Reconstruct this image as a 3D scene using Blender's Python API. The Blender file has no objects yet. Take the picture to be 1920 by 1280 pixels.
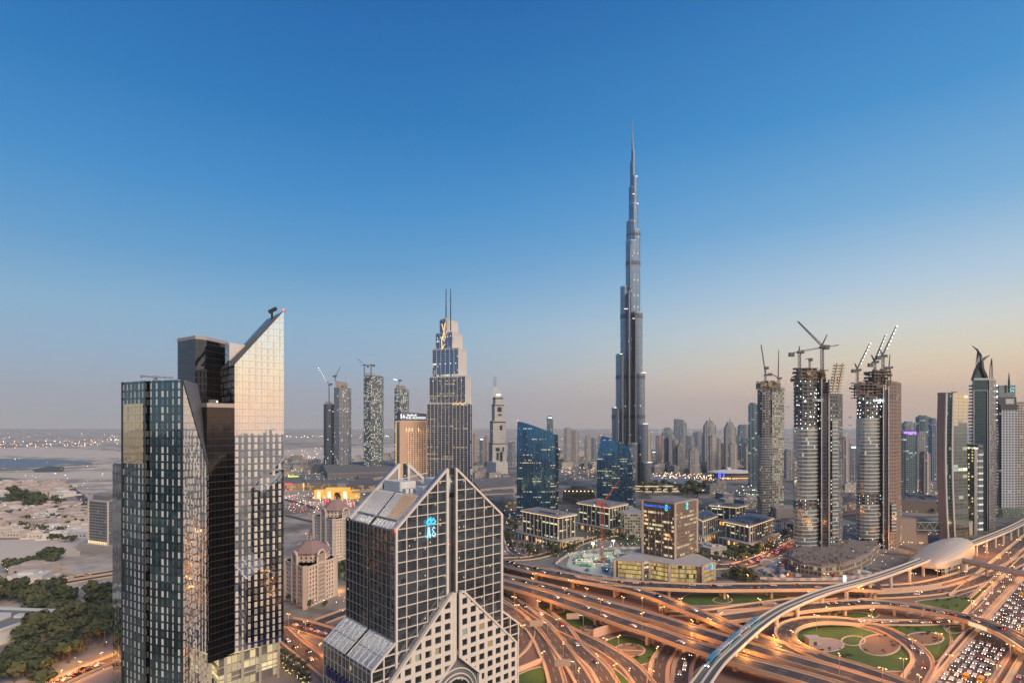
import bpy, math, random
from mathutils import Vector, Matrix
R = math.radians
random.seed(7)
SC = bpy.context.scene
COL = SC.collection
# ------------------------------------------------------------------ camera
F = 1050.0; CX = 960.0; YH = 798.0; H = 140.0      # focal length, centre column and horizon row in photo pixels, eye height in metres
cam_d = bpy.data.cameras.new('camera'); cam = bpy.data.objects.new('camera', cam_d); COL.objects.link(cam)
cam.location = (0, 0, H); cam.rotation_euler = (R(90), 0, 0)
cam_d.sensor_width = 36; cam_d.lens = F/1920*36; cam_d.shift_y = (YH-640)/1920
cam_d.clip_start = 1; cam_d.clip_end = 60000
SC.camera = cam
# ------------------------------------------------------------------ render
SC.render.engine = 'CYCLES'
cy = SC.cycles
cy.use_denoising = True; cy.use_adaptive_sampling = True; cy.adaptive_threshold = 0.02
cy.max_bounces = 5; cy.diffuse_bounces = 2; cy.glossy_bounces = 3; cy.transmission_bounces = 2; cy.volume_bounces = 0
cy.sample_clamp_indirect = 4; cy.sample_clamp_direct = 12; cy.caustics_reflective = False; cy.caustics_refractive = False
SC.view_settings.view_transform = 'Standard'; SC.view_settings.look = 'None'
SC.view_settings.exposure = 0.12; SC.view_settings.gamma = 1.0
# ------------------------------------------------------------------ world: dusk sky, afterglow in the west (right)
def lin(h):
    h = h.lstrip('#'); o = []
    for i in (0, 2, 4):
        c = int(h[i:i+2], 16)/255
        o.append(c/12.92 if c <= .04045 else ((c+.055)/1.055)**2.4)
    return (o[0], o[1], o[2], 1)
SUN_AZ = R(104)      # measured from the view direction towards the right
world = bpy.data.worlds.new('World'); SC.world = world; world.use_nodes = True
nt = world.node_tree; nt.nodes.clear()
def wn(t, **k):
    n = nt.nodes.new(t)
    for a, b in k.items(): setattr(n, a, b)
    return n
def wm(op, a, b=None, c=None):
    n = wn('ShaderNodeMath', operation=op)
    for i, v in enumerate((a, b, c)):
        if v is None: continue
        if isinstance(v, (int, float)): n.inputs[i].default_value = v
        else: nt.links.new(v, n.inputs[i])
    return n.outputs[0]
tc = wn('ShaderNodeTexCoord'); sp = wn('ShaderNodeSeparateXYZ'); nt.links.new(tc.outputs['Generated'], sp.inputs[0])
el = wm('DIVIDE', wm('ARCSINE', sp.outputs[2]), math.pi/2)
def ramp(stops):
    r = wn('ShaderNodeValToRGB'); e = r.color_ramp.elements
    while len(e) < len(stops): e.new(.5)
    for k, (p, c) in enumerate(stops): e[k].position = p/90; e[k].color = lin(c)
    nt.links.new(el, r.inputs[0]); return r.outputs[0]
cool = ramp([(0, 'a7a3a4'), (2.5, '9fa5b1'), (6, '8eabc4'), (10, '80abca'), (15, '5a98c7'), (21, '3887c3'), (28, '1d73b5'), (37, '0d60a6'), (60, '074a90'), (90, '0a407c')])
warm = ramp([(0, 'cdb09c'), (2, 'dfba99'), (4, 'e9c8a4'), (6, 'e2d3b6'), (8.5, 'd2d5ce'), (12, 'b0c8da'), (18, '74aad3'), (26, '418dc7'), (40, '1465aa'), (90, '144a8a')])
hx = math.sin(SUN_AZ); hy = math.cos(SUN_AZ)
ln = wm('SQRT', wm('ADD', wm('ADD', wm('MULTIPLY', sp.outputs[0], sp.outputs[0]), wm('MULTIPLY', sp.outputs[1], sp.outputs[1])), 1e-5))
dt = wm('DIVIDE', wm('ADD', wm('MULTIPLY', sp.outputs[0], hx), wm('MULTIPLY', sp.outputs[1], hy)), ln)
mr = wn('ShaderNodeMapRange', interpolation_type='SMOOTHSTEP'); mr.inputs[1].default_value = -.6; mr.inputs[2].default_value = .56
nt.links.new(dt, mr.inputs[0])
mx = wn('ShaderNodeMix', data_type='RGBA'); nt.links.new(mr.outputs[0], mx.inputs[0]); nt.links.new(cool, mx.inputs[6]); nt.links.new(warm, mx.inputs[7])
sky = wn('ShaderNodeTexSky', sky_type='NISHITA'); sky.sun_disc = False; sky.sun_elevation = R(3); sky.sun_rotation = R(138)
add = wn('ShaderNodeMix', data_type='RGBA', blend_type='ADD'); add.inputs[0].default_value = .004
nt.links.new(mx.outputs[2], add.inputs[6]); nt.links.new(sky.outputs[0], add.inputs[7])
g1 = wn('ShaderNodeMapRange', interpolation_type='SMOOTHSTEP'); g1.inputs[1].default_value = .62; g1.inputs[2].default_value = 1.; nt.links.new(dt, g1.inputs[0])
g2 = wn('ShaderNodeMapRange', interpolation_type='SMOOTHSTEP'); g2.inputs[1].default_value = .5; g2.inputs[2].default_value = .02; nt.links.new(el, g2.inputs[0])
bg = wn('ShaderNodeBackground'); nt.links.new(wm('MULTIPLY_ADD', wm('MULTIPLY', g1.outputs[0], g2.outputs[0]), .6, 1.0), bg.inputs[1]); nt.links.new(add.outputs[2], bg.inputs[0])
wo = wn('ShaderNodeOutputWorld'); nt.links.new(bg.outputs[0], wo.inputs[0])
# soft warm sun lamp, raised and turned to brighten faces towards the camera
sl = bpy.data.lights.new('sun', 'SUN'); sl.energy = 3.4; sl.angle = R(34); sl.color = (1, .77, .56)
so = bpy.data.objects.new('sun', sl); COL.objects.link(so)
LAMP_AZ = R(138)     # lamp turned behind the viewpoint, away from the glow of the sky
sdir = Vector((math.sin(LAMP_AZ)*math.cos(R(34)), math.cos(LAMP_AZ)*math.cos(R(34)), math.sin(R(34))))
so.rotation_euler = sdir.to_track_quat('Z', 'Y').to_euler(); so.location = (300, 100, 400)
# ------------------------------------------------------------------ pixel -> world helpers (a photo row gives the depth of a ground point)
def X(px, Y): return (px-CX)*Y/F
def Zp(py, Y): return H-(py-YH)*Y/F
def G(px, py, z=0.0):
    Y = (H-z)*F/(py-YH); return Vector((X(px, Y), Y, z))
# ------------------------------------------------------------------ materials
MATS = {}
def _mat(name):
    m = bpy.data.materials.new(name); m.use_nodes = True; t = m.node_tree; t.nodes.clear()
    o = t.nodes.new('ShaderNodeOutputMaterial'); b = t.nodes.new('ShaderNodeBsdfPrincipled'); t.links.new(b.outputs[0], o.inputs[0])
    return m, t, b
class NT:
    def __init__(s, t): s.t = t
    def n(s, ty, **k):
        x = s.t.nodes.new(ty)
        for a, b in k.items(): setattr(x, a, b)
        return x
    def put(s, sock, v):
        if isinstance(v, bpy.types.NodeSocket): s.t.links.new(v, sock)
        elif v is not None: sock.default_value = v
    def m(s, op, a, b=None, c=None):
        x = s.n('ShaderNodeMath', operation=op)
        for i, v in enumerate((a, b, c)): s.put(x.inputs[i], v)
        return x.outputs[0]
    def mix(s, f, a, b, bt='MIX'):
        x = s.n('ShaderNodeMix', data_type='RGBA', blend_type=bt); s.put(x.inputs[0], f); s.put(x.inputs[6], a); s.put(x.inputs[7], b); return x.outputs[2]
    def noise(s, vec, sc, det=3, rough=.6):
        x = s.n('ShaderNodeTexNoise'); s.put(x.inputs['Vector'], vec); x.inputs['Scale'].default_value = sc; x.inputs['Detail'].default_value = det; x.inputs['Roughness'].default_value = rough; return x.outputs[0]
    def mr(s, v, a, b, c=0., d=1.):
        x = s.n('ShaderNodeMapRange'); s.put(x.inputs[0], v)
        for i, q in enumerate((a, b, c, d)): x.inputs[i+1].default_value = q
        return x.outputs[0]
def c4(c): return (c[0], c[1], c[2], 1.)
def solid(name, col, rough=.6, metal=0., var=.18, scale=.25, emit=None, es=0.):
    if name in MATS: return MATS[name]
    m, t, b = _mat(name); N = NT(t)
    if var > 0:
        g = N.n('ShaderNodeNewGeometry'); f = N.noise(g.outputs['Position'], scale, 4)
        c = N.mix(f, c4([x*(1-var) for x in col]), c4([min(1, x*(1+var)) for x in col])); N.put(b.inputs['Base Color'], c)
        N.put(b.inputs['Roughness'], N.mr(f, .3, .7, max(.02, rough-.1), min(1, rough+.1)))
    else:
        b.inputs['Base Color'].default_value = c4(col); b.inputs['Roughness'].default_value = rough
    b.inputs['Metallic'].default_value = metal
    if emit: b.inputs['Emission Color'].default_value = c4(emit); b.inputs['Emission Strength'].default_value = es; m.cycles.emission_sampling = 'NONE'
    MATS[name] = m; return m
def lamp(name, col, s):
    return solid(name, (.1, .1, .1), .5, 0, 0, emit=col, es=s)
WARM = (1, .66, .3); COOLW = (.75, 1, .85); GOLD = (1, .72, .2)
def facade(name, frame, glass, fu=.15, fv=.3, lit=.08, row=0., lc=WARM, lc2=(.9, 1, .75), E=1.2, metal=.9, rough=.06, fr=.6, fm=0., wob=.004, var=.25, seed=0., run=7., gv=.15, dot=None, band=0.):
    """curtain wall: UV counts bays and floors"""
    if name in MATS: return MATS[name]
    m, t, b = _mat(name); N = NT(t)
    uv = N.n('ShaderNodeUVMap'); s = N.n('ShaderNodeSeparateXYZ'); t.links.new(uv.outputs[0], s.inputs[0])
    u, v = s.outputs[0], s.outputs[1]
    cu, cv = N.m('FLOOR', u), N.m('FLOOR', v)
    mask = N.m('MULTIPLY', N.m('GREATER_THAN', N.m('FRACT', u), fu), N.m('GREATER_THAN', N.m('FRACT', v), fv))
    def wn2(a, bb):
        c = N.n('ShaderNodeCombineXYZ'); N.put(c.inputs[0], N.m('ADD', a, seed+.37)); N.put(c.inputs[1], bb); c.inputs[2].default_value = .5
        w = N.n('ShaderNodeTexWhiteNoise', noise_dimensions='3D'); t.links.new(c.outputs[0], w.inputs[0]); return w
    w1 = wn2(cu, cv); n1 = w1.outputs[0]
    sc = N.n('ShaderNodeSeparateColor'); t.links.new(w1.outputs[1], sc.inputs[0])
    litm = N.m('LESS_THAN', n1, lit)
    if row > 0:
        w2 = wn2(N.m('FLOOR', N.m('DIVIDE', u, run)), cv)
        litm = N.m('MAXIMUM', litm, N.m('MULTIPLY', N.m('LESS_THAN', w2.outputs[0], row), N.m('LESS_THAN', sc.outputs[1], .78)))
    em = N.m('MULTIPLY', N.m('MULTIPLY', litm, mask), N.m('MULTIPLY_ADD', sc.outputs[0], E*.9, E*.35))
    if band > 0: em = N.m('MULTIPLY', em, N.m('GREATER_THAN', N.m('FRACT', v), band))
    if dot:      # bare work lamps: a small bright spot in each open bay
        fx, fy = N.m('SUBTRACT', N.m('FRACT', u), .6), N.m('SUBTRACT', N.m('FRACT', v), .72)
        em = N.m('MULTIPLY', em, N.m('MULTIPLY', N.m('LESS_THAN', N.m('ABSOLUTE', fx), dot), N.m('LESS_THAN', N.m('ABSOLUTE', fy), dot*1.3)))
    ecol = N.mix(sc.outputs[1], c4(lc), c4(lc2))
    g = N.n('ShaderNodeNewGeometry'); nz = N.noise(g.outputs['Position'], .08, 3)
    fcol = N.mix(nz, c4([x*(1-var) for x in frame]), c4([min(1, x*(1+var)) for x in frame]))
    gcol = N.mix(N.m('MULTIPLY', sc.outputs[2], gv*2), c4(glass), c4([x*.45 for x in glass]))
    N.put(b.inputs['Base Color'], N.mix(mask, fcol, gcol))
    N.put(b.inputs['Metallic'], N.m('MULTIPLY_ADD', mask, metal-fm, fm))
    N.put(b.inputs['Roughness'], N.m('MULTIPLY_ADD', mask, rough-fr, fr))
    N.put(b.inputs['Emission Color'], ecol); N.put(b.inputs['Emission Strength'], em)
    if wob > 0:   # every pane sits a hair out of true, which breaks up its reflection
        sub = N.n('ShaderNodeVectorMath', operation='SUBTRACT'); t.links.new(w1.outputs[1], sub.inputs[0]); sub.inputs[1].default_value = (.5, .5, .5)
        scl = N.n('ShaderNodeVectorMath', operation='SCALE'); t.links.new(sub.outputs[0], scl.inputs[0]); scl.inputs['Scale'].default_value = wob*2
        ad = N.n('ShaderNodeVectorMath', operation='ADD'); t.links.new(g.outputs['Normal'], ad.inputs[0]); t.links.new(scl.outputs[0], ad.inputs[1])
        nn = N.n('ShaderNodeVectorMath', operation='NORMALIZE'); t.links.new(ad.outputs[0], nn.inputs[0]); t.links.new(nn.outputs[0], b.inputs['Normal'])
    m.cycles.emission_sampling = 'NONE'
    MATS[name] = m; return m
# ------------------------------------------------------------------ mesh builder
class MB:
    def __init__(s): s.v = []; s.f = []; s.m = []; s.uv = []; s.M = None
    def face(s, pts, mi=0, uvs=None):
        pts = [Vector(p) for p in pts]
        if uvs is None:
            n = (pts[1]-pts[0]).cross(pts[2]-pts[0])
            if n.length > 0: n.normalize()
            if abs(n.z) < .75:
                t = Vector((-n.y, n.x, 0));
                if t.length > 0: t.normalize()
                uvs = [(p.dot(t), p.z) for p in pts]
            else: uvs = [(p.x, p.y) for p in pts]
        if s.M is not None: pts = [s.M @ p for p in pts]
        k = len(s.v); s.v += [tuple(p) for p in pts]; s.f.append(list(range(k, k+len(pts)))); s.m.append(mi); s.uv += list(uvs)
    def box(s, x0, x1, y0, y1, z0, z1, mi=0):
        a = [(x0, y0), (x1, y0), (x1, y1), (x0, y1)]
        s.prism(a, z0, z1, mi, mi)
    def prism(s, poly, z0, z1, mi=0, mr=0, bay=None, fl=None, bottom=True):
        n = len(poly); zt = z1 if isinstance(z1, (list, tuple)) else [z1]*n; zb = z0 if isinstance(z0, (list, tuple)) else [z0]*n
        for i in range(n):
            j = (i+1) % n; a, b = poly[i], poly[j]; L = math.hypot(b[0]-a[0], b[1]-a[1])
            q = [(a[0], a[1], zb[i]), (b[0], b[1], zb[j]), (b[0], b[1], zt[j]), (a[0], a[1], zt[i])]
            if bay:
                nb = max(1, round(L/bay)); o = 13*i
                uv = [(o, zb[i]/fl), (o+nb, zb[j]/fl), (o+nb, zt[j]/fl), (o, zt[i]/fl)]
            else: uv = [(0, zb[i]), (L, zb[j]), (L, zt[j]), (0, zt[i])]
            s.face(q, mi, uv)
        s.face([(poly[i][0], poly[i][1], zt[i]) for i in range(n)], mr)
        if bottom: s.face([(poly[i][0], poly[i][1], zb[i]) for i in range(n-1, -1, -1)], mr)
    def bar(s, p, q, w, h=None, mi=0):
        """square bar from p to q"""
        h = h or w; p = Vector(p); q = Vector(q); d = (q-p)
        if d.length < 1e-4: return
        d.normalize(); up = Vector((0, 0, 1)) if abs(d.z) < .95 else Vector((0, 1, 0))
        a = d.cross(up).normalized()*w/2; b = a.cross(d).normalized()*h/2
        c0 = [p-a-b, p+a-b, p+a+b, p-a+b]; c1 = [q-a-b, q+a-b, q+a+b, q-a+b]
        for i in range(4):
            j = (i+1) % 4; s.face([c0[i], c0[j], c1[j], c1[i]], mi)
        s.face(c0[::-1], mi); s.face(c1, mi)
    def tube(s, pts, r, n=6, mi=0, cap=True):
        pts = [Vector(p) for p in pts]; rs = r if isinstance(r, (list, tuple)) else [r]*len(pts); rings = []
        for i, p in enumerate(pts):
            d = (pts[min(i+1, len(pts)-1)]-pts[max(i-1, 0)]).normalized(); up = Vector((0, 0, 1)) if abs(d.z) < .95 else Vector((0, 1, 0))
            a = d.cross(up).normalized(); b = a.cross(d).normalized()
            rings.append([p+(a*math.cos(2*math.pi*k/n)+b*math.sin(2*math.pi*k/n))*rs[i] for k in range(n)])
        for i in range(len(rings)-1):
            for k in range(n): s.face([rings[i][k], rings[i][(k+1) % n], rings[i+1][(k+1) % n], rings[i+1][k]], mi)
        if cap: s.face(rings[0][::-1], mi); s.face(rings[-1], mi)
    def blob(s, c, r, mi=0, sz=1.):
        c = Vector(c); P = [Vector((1, 0, 0)), Vector((0, 1, 0)), Vector((-1, 0, 0)), Vector((0, -1, 0)), Vector((0, 0, sz)), Vector((0, 0, -sz))]
        for a, b, d in ((0, 1, 4), (1, 2, 4), (2, 3, 4), (3, 0, 4), (1, 0, 5), (2, 1, 5), (3, 2, 5), (0, 3, 5)): s.face([c+P[a]*r, c+P[b]*r, c+P[d]*r], mi, [(0, 0)]*3)
    def build(s, name, mats, parent=None, smooth=False):
        me = bpy.data.meshes.new(name); me.from_pydata(s.v, [], s.f)
        if not isinstance(mats, (list, tuple)): mats = [mats]
        for m in mats: me.materials.append(m)
        me.polygons.foreach_set('material_index', s.m)
        ul = me.uv_layers.new(name='UVMap'); flat = [c for uv in s.uv for c in uv]; ul.data.foreach_set('uv', flat)
        if smooth: me.polygons.foreach_set('use_smooth', [True]*len(s.f))
        me.update()
        o = bpy.data.objects.new(name, me); COL.objects.link(o)
        if parent: o.parent = parent
        return o
def tag(o, label=None, cat=None, group=None, kind=None):
    if label: o['label'] = label
    if cat: o['category'] = cat
    if group: o['group'] = group
    if kind: o['kind'] = kind
    return o
def thing(name, label, cat, loc=(0, 0, 0), rz=0., group=None):
    o = bpy.data.objects.new(name, None); COL.objects.link(o); o.location = loc; o.rotation_euler = (0, 0, rz); o.empty_display_size = .5
    return tag(o, label, cat, group)
KIDS = {}
def dup(root, loc, rz=0., label=None, group=None, scale=None):
    r = root.copy(); COL.objects.link(r); r.location = loc; r.rotation_euler = (0, 0, rz)
    if scale: r.scale = scale
    if label: r['label'] = label
    if group: r['group'] = group
    if root.name not in KIDS: KIDS[root.name] = [c for c in COL.objects if c.parent == root]
    for ch in KIDS[root.name]:
        c = ch.copy(); COL.objects.link(c); c.parent = r
    return r
def text(name, s, size, loc, rot, mat, parent=None, ext=.15):
    cu = bpy.data.curves.new(name, 'FONT'); cu.body = s; cu.size = size; cu.extrude = ext; cu.align_x = 'CENTER'; cu.align_y = 'CENTER'
    o = bpy.data.objects.new(name, cu); COL.objects.link(o)
    dg = bpy.context.evaluated_depsgraph_get(); me = bpy.data.meshes.new_from_object(o.evaluated_get(dg)); me.name = name
    bpy.data.objects.remove(o); me.materials.clear(); me.materials.append(mat)
    r = bpy.data.objects.new(name, me); COL.objects.link(r); r.location = loc; r.rotation_euler = rot
    if parent: r.parent = parent
    return r
def scan(poly, axis, c):
    """intervals of the other axis inside a 2-D polygon at coordinate c"""
    o = 1-axis; xs = []
    for i in range(len(poly)):
        a, b = poly[i], poly[(i+1) % len(poly)]
        if (a[axis] > c) != (b[axis] > c): xs.append(a[o]+(c-a[axis])/(b[axis]-a[axis])*(b[o]-a[o]))
    xs.sort(); return [(xs[i], xs[i+1]) for i in range(0, len(xs)-1, 2)]
def mix2(a, b, t): return (a[0]+(b[0]-a[0])*t, a[1]+(b[1]-a[1])*t)
def arc(cx, cy, rx, ry, n, a0=0, a1=360):
    return [(cx+rx*math.cos(R(a0+(a1-a0)*k/(n if a1-a0 >= 360 else n-1))), cy+ry*math.sin(R(a0+(a1-a0)*k/(n if a1-a0 >= 360 else n-1)))) for k in range(n)]
def foot(L, C, Rr):
    """footprint from left, near and right corners (px, depth)"""
    l, c, r = [(X(p[0], p[1]), p[1]) for p in (L, C, Rr)]
    return [c, r, (l[0]+r[0]-c[0], l[1]+r[1]-c[1]), l]
def inset(poly, d):
    cx = sum(p[0] for p in poly)/len(poly); cyy = sum(p[1] for p in poly)/len(poly); o = []
    for p in poly:
        v = Vector((p[0]-cx, p[1]-cyy)); k = max(0, 1-d/max(v.length, .01)); o.append((cx+v.x*k, cyy+v.y*k))
    return o
def grow(poly, d): return inset(poly, -d)
HAZE_D = 0.000048
# ------------------------------------------------------------------ shared materials
CONC = solid('concrete', (.36, .32, .29), .8); CONC_D = solid('dark_concrete', (.16, .15, .145), .85)
BEIGE = solid('beige_cladding', (.56, .50, .43), .5, scale=.1); WHITE = solid('white_cladding', (.66, .65, .62), .45, scale=.1)
ROOFG = solid('grey_roof', (.22, .215, .21), .85, scale=.15); ROOFL = solid('pale_roof', (.42, .39, .36), .85, scale=.12)
STEEL = solid('dark_steel', (.07, .075, .08), .45, .6, .2); STEELL = solid('pale_steel', (.45, .46, .48), .35, .7, .15)
BLACK = solid('black_rubber', (.02, .02, .02), .6, 0, 0)
L_WARM = lamp('warm_lamp_glow', (1, .62, .28), 6); L_WHITE = lamp('white_lamp_glow', (.9, 1, .95), 7); L_RED = lamp('red_lamp_glow', (1, .08, .03), 5)
L_GOLD = lamp('gold_light_strip', (1, .62, .22), 1.2); L_STRIP = lamp('warm_light_strip', (1, .72, .36), 1.5); L_CYAN = lamp('cyan_sign_glow', (.02, .55, .85), 1.2)
L_BLUE = lamp('blue_sign_glow', (.0, .16, .9), 1.05); L_SIGN = lamp('white_sign_glow', (.85, .95, 1), 1.7); L_GREEN = lamp('green_sign_glow', (.1, .9, .7), 1.6); L_PURP = lamp('purple_glow', (.35, .12, 1), 2.0)
# ------------------------------------------------------------------ ground: one sheet to the horizon
def ground_mat():
    m, t, b = _mat('ground_surface'); N = NT(t)
    g = N.n('ShaderNodeNewGeometry'); P = g.outputs['Position']; s = N.n('ShaderNodeSeparateXYZ'); t.links.new(P, s.inputs[0])
    n1 = N.noise(P, .0016, 5, .62); n2 = N.noise(P, .012, 5, .65); n3 = N.noise(P, .09, 3)
    sand = N.mix(N.mr(n2, .36, .64), c4((.24, .19, .155)), c4((.72, .64, .50)))
    sand = N.mix(N.m('MULTIPLY', N.mr(n1, .5, .6), .75), sand, c4((.20, .165, .15)))
    n4 = N.noise(P, .004, 4); sand = N.mix(N.m('MULTIPLY', N.mr(n4, .56, .6), .7), sand, c4((.09, .095, .07)))
    city = N.mix(N.mr(n2, .35, .65), c4((.09, .09, .085)), c4((.25, .235, .21)))
    v = N.n('ShaderNodeTexVoronoi', feature='F1', distance='CHEBYCHEV'); t.links.new(P, v.inputs['Vector']); v.inputs['Scale'].default_value = .014; v.inputs['Randomness'].default_value = .55
    sc = N.n('ShaderNodeSeparateColor'); t.links.new(v.outputs['Color'], sc.inputs[0])
    city = N.mix(N.mr(sc.outputs[0], .3, .9, 0, .75), city, c4((.34, .30, .25)))
    city = N.mix(N.m('MULTIPLY', N.m('GREATER_THAN', sc.outputs[1], .72), .8), city, c4((.055, .085, .04)))
    vs = N.n('ShaderNodeTexVoronoi', feature='DISTANCE_TO_EDGE'); t.links.new(P, vs.inputs['Vector']); vs.inputs['Scale'].default_value = .011; vs.inputs['Randomness'].default_value = .5
    rd = N.mr(vs.outputs['Distance'], .05, .07, 1, 0)
    city = N.mix(N.m('MULTIPLY', rd, .75), city, c4((.06, .058, .058)))
    x = N.m('ADD', s.outputs[0], N.m('MULTIPLY', s.outputs[1], .22))     # built-up to the right of this line
    f = N.mr(N.m('ADD', x, N.m('MULTIPLY', N.m('SUBTRACT', n1, .5), 700)), -260, 40)
    far = N.mr(s.outputs[1], 2300, 3000)
    f = N.m('MAXIMUM', N.m('MULTIPLY', f, N.m('SUBTRACT', 1, far)), N.mr(s.outputs[1], 0, -60))
    c = N.mix(f, sand, city)
    c = N.mix(N.m('MULTIPLY', N.mr(n3, .45, .75), .3), c, c4((.1, .09, .08)))
    N.put(b.inputs['Base Color'], c); b.inputs['Roughness'].default_value = .9
    return m
mb = MB(); S = 26000
xs = [-S, -6000, -2000, 0, 2000, 6000, S]; ys = [-6000, -1500, 0, 1000, 3000, 9000, 26000]
for i in range(6):
    for j in range(6): mb.face([(xs[i], ys[j], 0), (xs[i+1], ys[j], 0), (xs[i+1], ys[j+1], 0), (xs[i], ys[j+1], 0)])
tag(mb.build('ground', ground_mat()), kind='structure')
def sheet(name, pts, z, mat, px=True):
    p = [G(a, b, z) if px else Vector((a, b, z)) for a, b in pts]
    me = bpy.data.meshes.new(name); me.from_pydata([tuple(q) for q in p], [], [list(range(len(p)))]); me.materials.append(mat); me.uv_layers.new(name='UVMap'); me.update()
    if me.polygons[0].normal.z < 0: me.flip_normals()
    o = bpy.data.objects.new(name, me); COL.objects.link(o); return tag(o, kind='structure')
WATER = solid('lake_water', (.15, .19, .22), .55, 0, .1, .01)
sheet('lake', [(-260, 858), (0, 859.5), (60, 859.5), (120, 861), (150, 864), (175, 867), (172, 869.5), (120, 868), (100, 873), (60, 876), (0, 876), (-260, 880)], .3, WATER)
sheet('lake', [(1225, 893), (1290, 896), (1345, 905), (1330, 911), (1290, 907), (1225, 901)], .3, WATER)
SCRUB = solid('scrub_green', (.075, .085, .05), .9, 0, .35, .03); DUNE = solid('pale_dune', (.58, .50, .39), .9, 0, .2, .01)
for q in ([(0, 898), (50, 899), (58, 904), (0, 907)], [(60, 880), (95, 873), (122, 876), (118, 884), (70, 888)], [(-20, 930), (60, 934), (95, 938), (92, 944), (30, 948), (-20, 944)], [(0, 905), (50, 907), (70, 917), (10, 920)]):
    sheet('scrub', q, .2, SCRUB)
for q in ([(0, 1012), (90, 1008), (150, 1030), (150, 1042), (0, 1056)], [(-40, 840), (90, 838), (228, 846), (228, 858), (100, 858), (-40, 852)], [(70, 925), (140, 917), (150, 928), (75, 938)], [(533, 842), (740, 838), (740, 858), (533, 862)], [(-40, 886), (210, 884), (210, 896), (60, 898), (-40, 892)]):
    sheet('sand_field', q, .25, DUNE)
ASPH_OLD = solid('old_asphalt', (.10, .095, .10), .85, 0, .25, .05)
PAVE = solid('paving', (.34, .28, .25), .85, 0, .2, .12)
def curve(pts, step=6.):
    """Catmull-Rom through 3-D points"""
    P = [Vector(p) for p in pts]; P = [P[0]*2-P[1]]+P+[P[-1]*2-P[-2]]; o = []
    for i in range(1, len(P)-2):
        a, b, c, d = P[i-1:i+3]; n = max(2, int((c-b).length/step))
        for k in range(n):
            t = k/n; o.append(.5*((2*b)+(c-a)*t+(2*a-5*b+4*c-d)*t*t+(3*b-a-3*c+d)*t**3))
    o.append(P[-2]); return o
def offs(line):
    o = []
    for i in range(len(line)):
        d = line[min(i+1, len(line)-1)]-line[max(i-1, 0)]; d.z = 0; d.normalize(); o.append(Vector((d.y, -d.x, 0)))   # to the right
    return o
def strip(mb, line, a, b, za, zb, mi=0, uvs=None):
    N_ = offs(line); v = 0
    for i in range(len(line)-1):
        L = (line[i+1]-line[i]).length
        p = [line[i]+N_[i]*a+Vector((0, 0, za)), line[i]+N_[i]*b+Vector((0, 0, zb)), line[i+1]+N_[i+1]*b+Vector((0, 0, zb)), line[i+1]+N_[i+1]*a+Vector((0, 0, za))]
        mb.face(p, mi, [(a, v), (b, v), (b, v+L), (a, v+L)]); v += L
def asphalt(name, lane=3.6, half=7.):
    m, t, b = _mat(name); N = NT(t)
    uv = N.n('ShaderNodeUVMap'); s = N.n('ShaderNodeSeparateXYZ'); t.links.new(uv.outputs[0], s.inputs[0]); u, v = s.outputs[0], s.outputs[1]
    g = N.n('ShaderNodeNewGeometry'); P = g.outputs['Position']
    base = N.mix(N.noise(P, .15, 4), c4((.042, .038, .037)), c4((.088, .077, .072)))
    cb = N.n('ShaderNodeCombineXYZ'); N.put(cb.inputs[0], N.m('MULTIPLY', u, 1.2)); N.put(cb.inputs[1], N.m('MULTIPLY', v, .03)); 
    base = N.mix(N.m('MULTIPLY', N.noise(cb.outputs[0], 1., 3), .6), base, c4((.05, .045, .043)))
    st = N.noise(P, .03, 5, .7); base = N.mix(N.mr(st, .5, .62, 0, .55), base, c4((.035, .032, .032)))
    base = N.mix(N.mr(N.noise(P, .5, 2), .58, .7, 0, .35), base, c4((.16, .145, .13)))
    base = N.mix(N.m('MULTIPLY', N.m('LESS_THAN', N.m('FRACT', N.m('DIVIDE', v, 38)), .018), .8), base, c4((.02, .02, .02)))
    au = N.m('ABSOLUTE', u); lu = N.m('FRACT', N.m('DIVIDE', N.m('ADD', u, half), lane))
    dash = N.m('MULTIPLY', N.m('LESS_THAN', N.m('MINIMUM', lu, N.m('SUBTRACT', 1, lu)), .032), N.m('LESS_THAN', N.m('FRACT', N.m('DIVIDE', v, 12)), .4))
    dash = N.m('MULTIPLY', dash, N.m('LESS_THAN', au, half-.6))
    edge = N.m('MULTIPLY', N.m('GREATER_THAN', au, half-.35), N.m('LESS_THAN', au, half-.12))
    N.put(b.inputs['Base Color'], N.mix(N.m('MULTIPLY', N.m('MAXIMUM', dash, edge), .8), base, c4((.62, .58, .52))))
    b.inputs['Roughness'].default_value = .75; return m
ASPH = {}
def asph(half):
    k = round(half, 1)
    if k not in ASPH: ASPH[k] = asphalt('asphalt_%d' % int(k*10), 3.6, k)
    return ASPH[k]
PARA = solid('road_concrete', (.54, .40, .26), .8, 0, .12, .2)
DECKS = []      # (line, half width, z) of the elevated decks, used to stand lamps on them
def road(pts, w, z=.3, kerb=True, name='road', zend=None):
    """ground-level road: carriageway, pale shoulders and a low barrier along both sides"""
    line = curve([G(a, b, z) for a, b in pts]); h = w/2
    if zend is not None:
        for i, p in enumerate(line): p.z = z+(zend-z)*i/(len(line)-1)
    mb = MB(); strip(mb, line, -h, h, 0, 0); r = tag(mb.build(name, asph(h)), kind='structure')
    if kerb:
        k = MB()
        for s in (-1, 1):
            a, b = sorted((s*h, s*(h+1.5))); strip(k, line, a, b, .02, .02)
            a, b = sorted((s*(h+1.5), s*(h+1.95))); strip(k, line, a, b, .9, .9)
            strip(k, line, a, a, .9, -.3) ; strip(k, line, b, b, -.3, .9)
        k.build('barrier', PARA, r)
    return line
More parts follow.
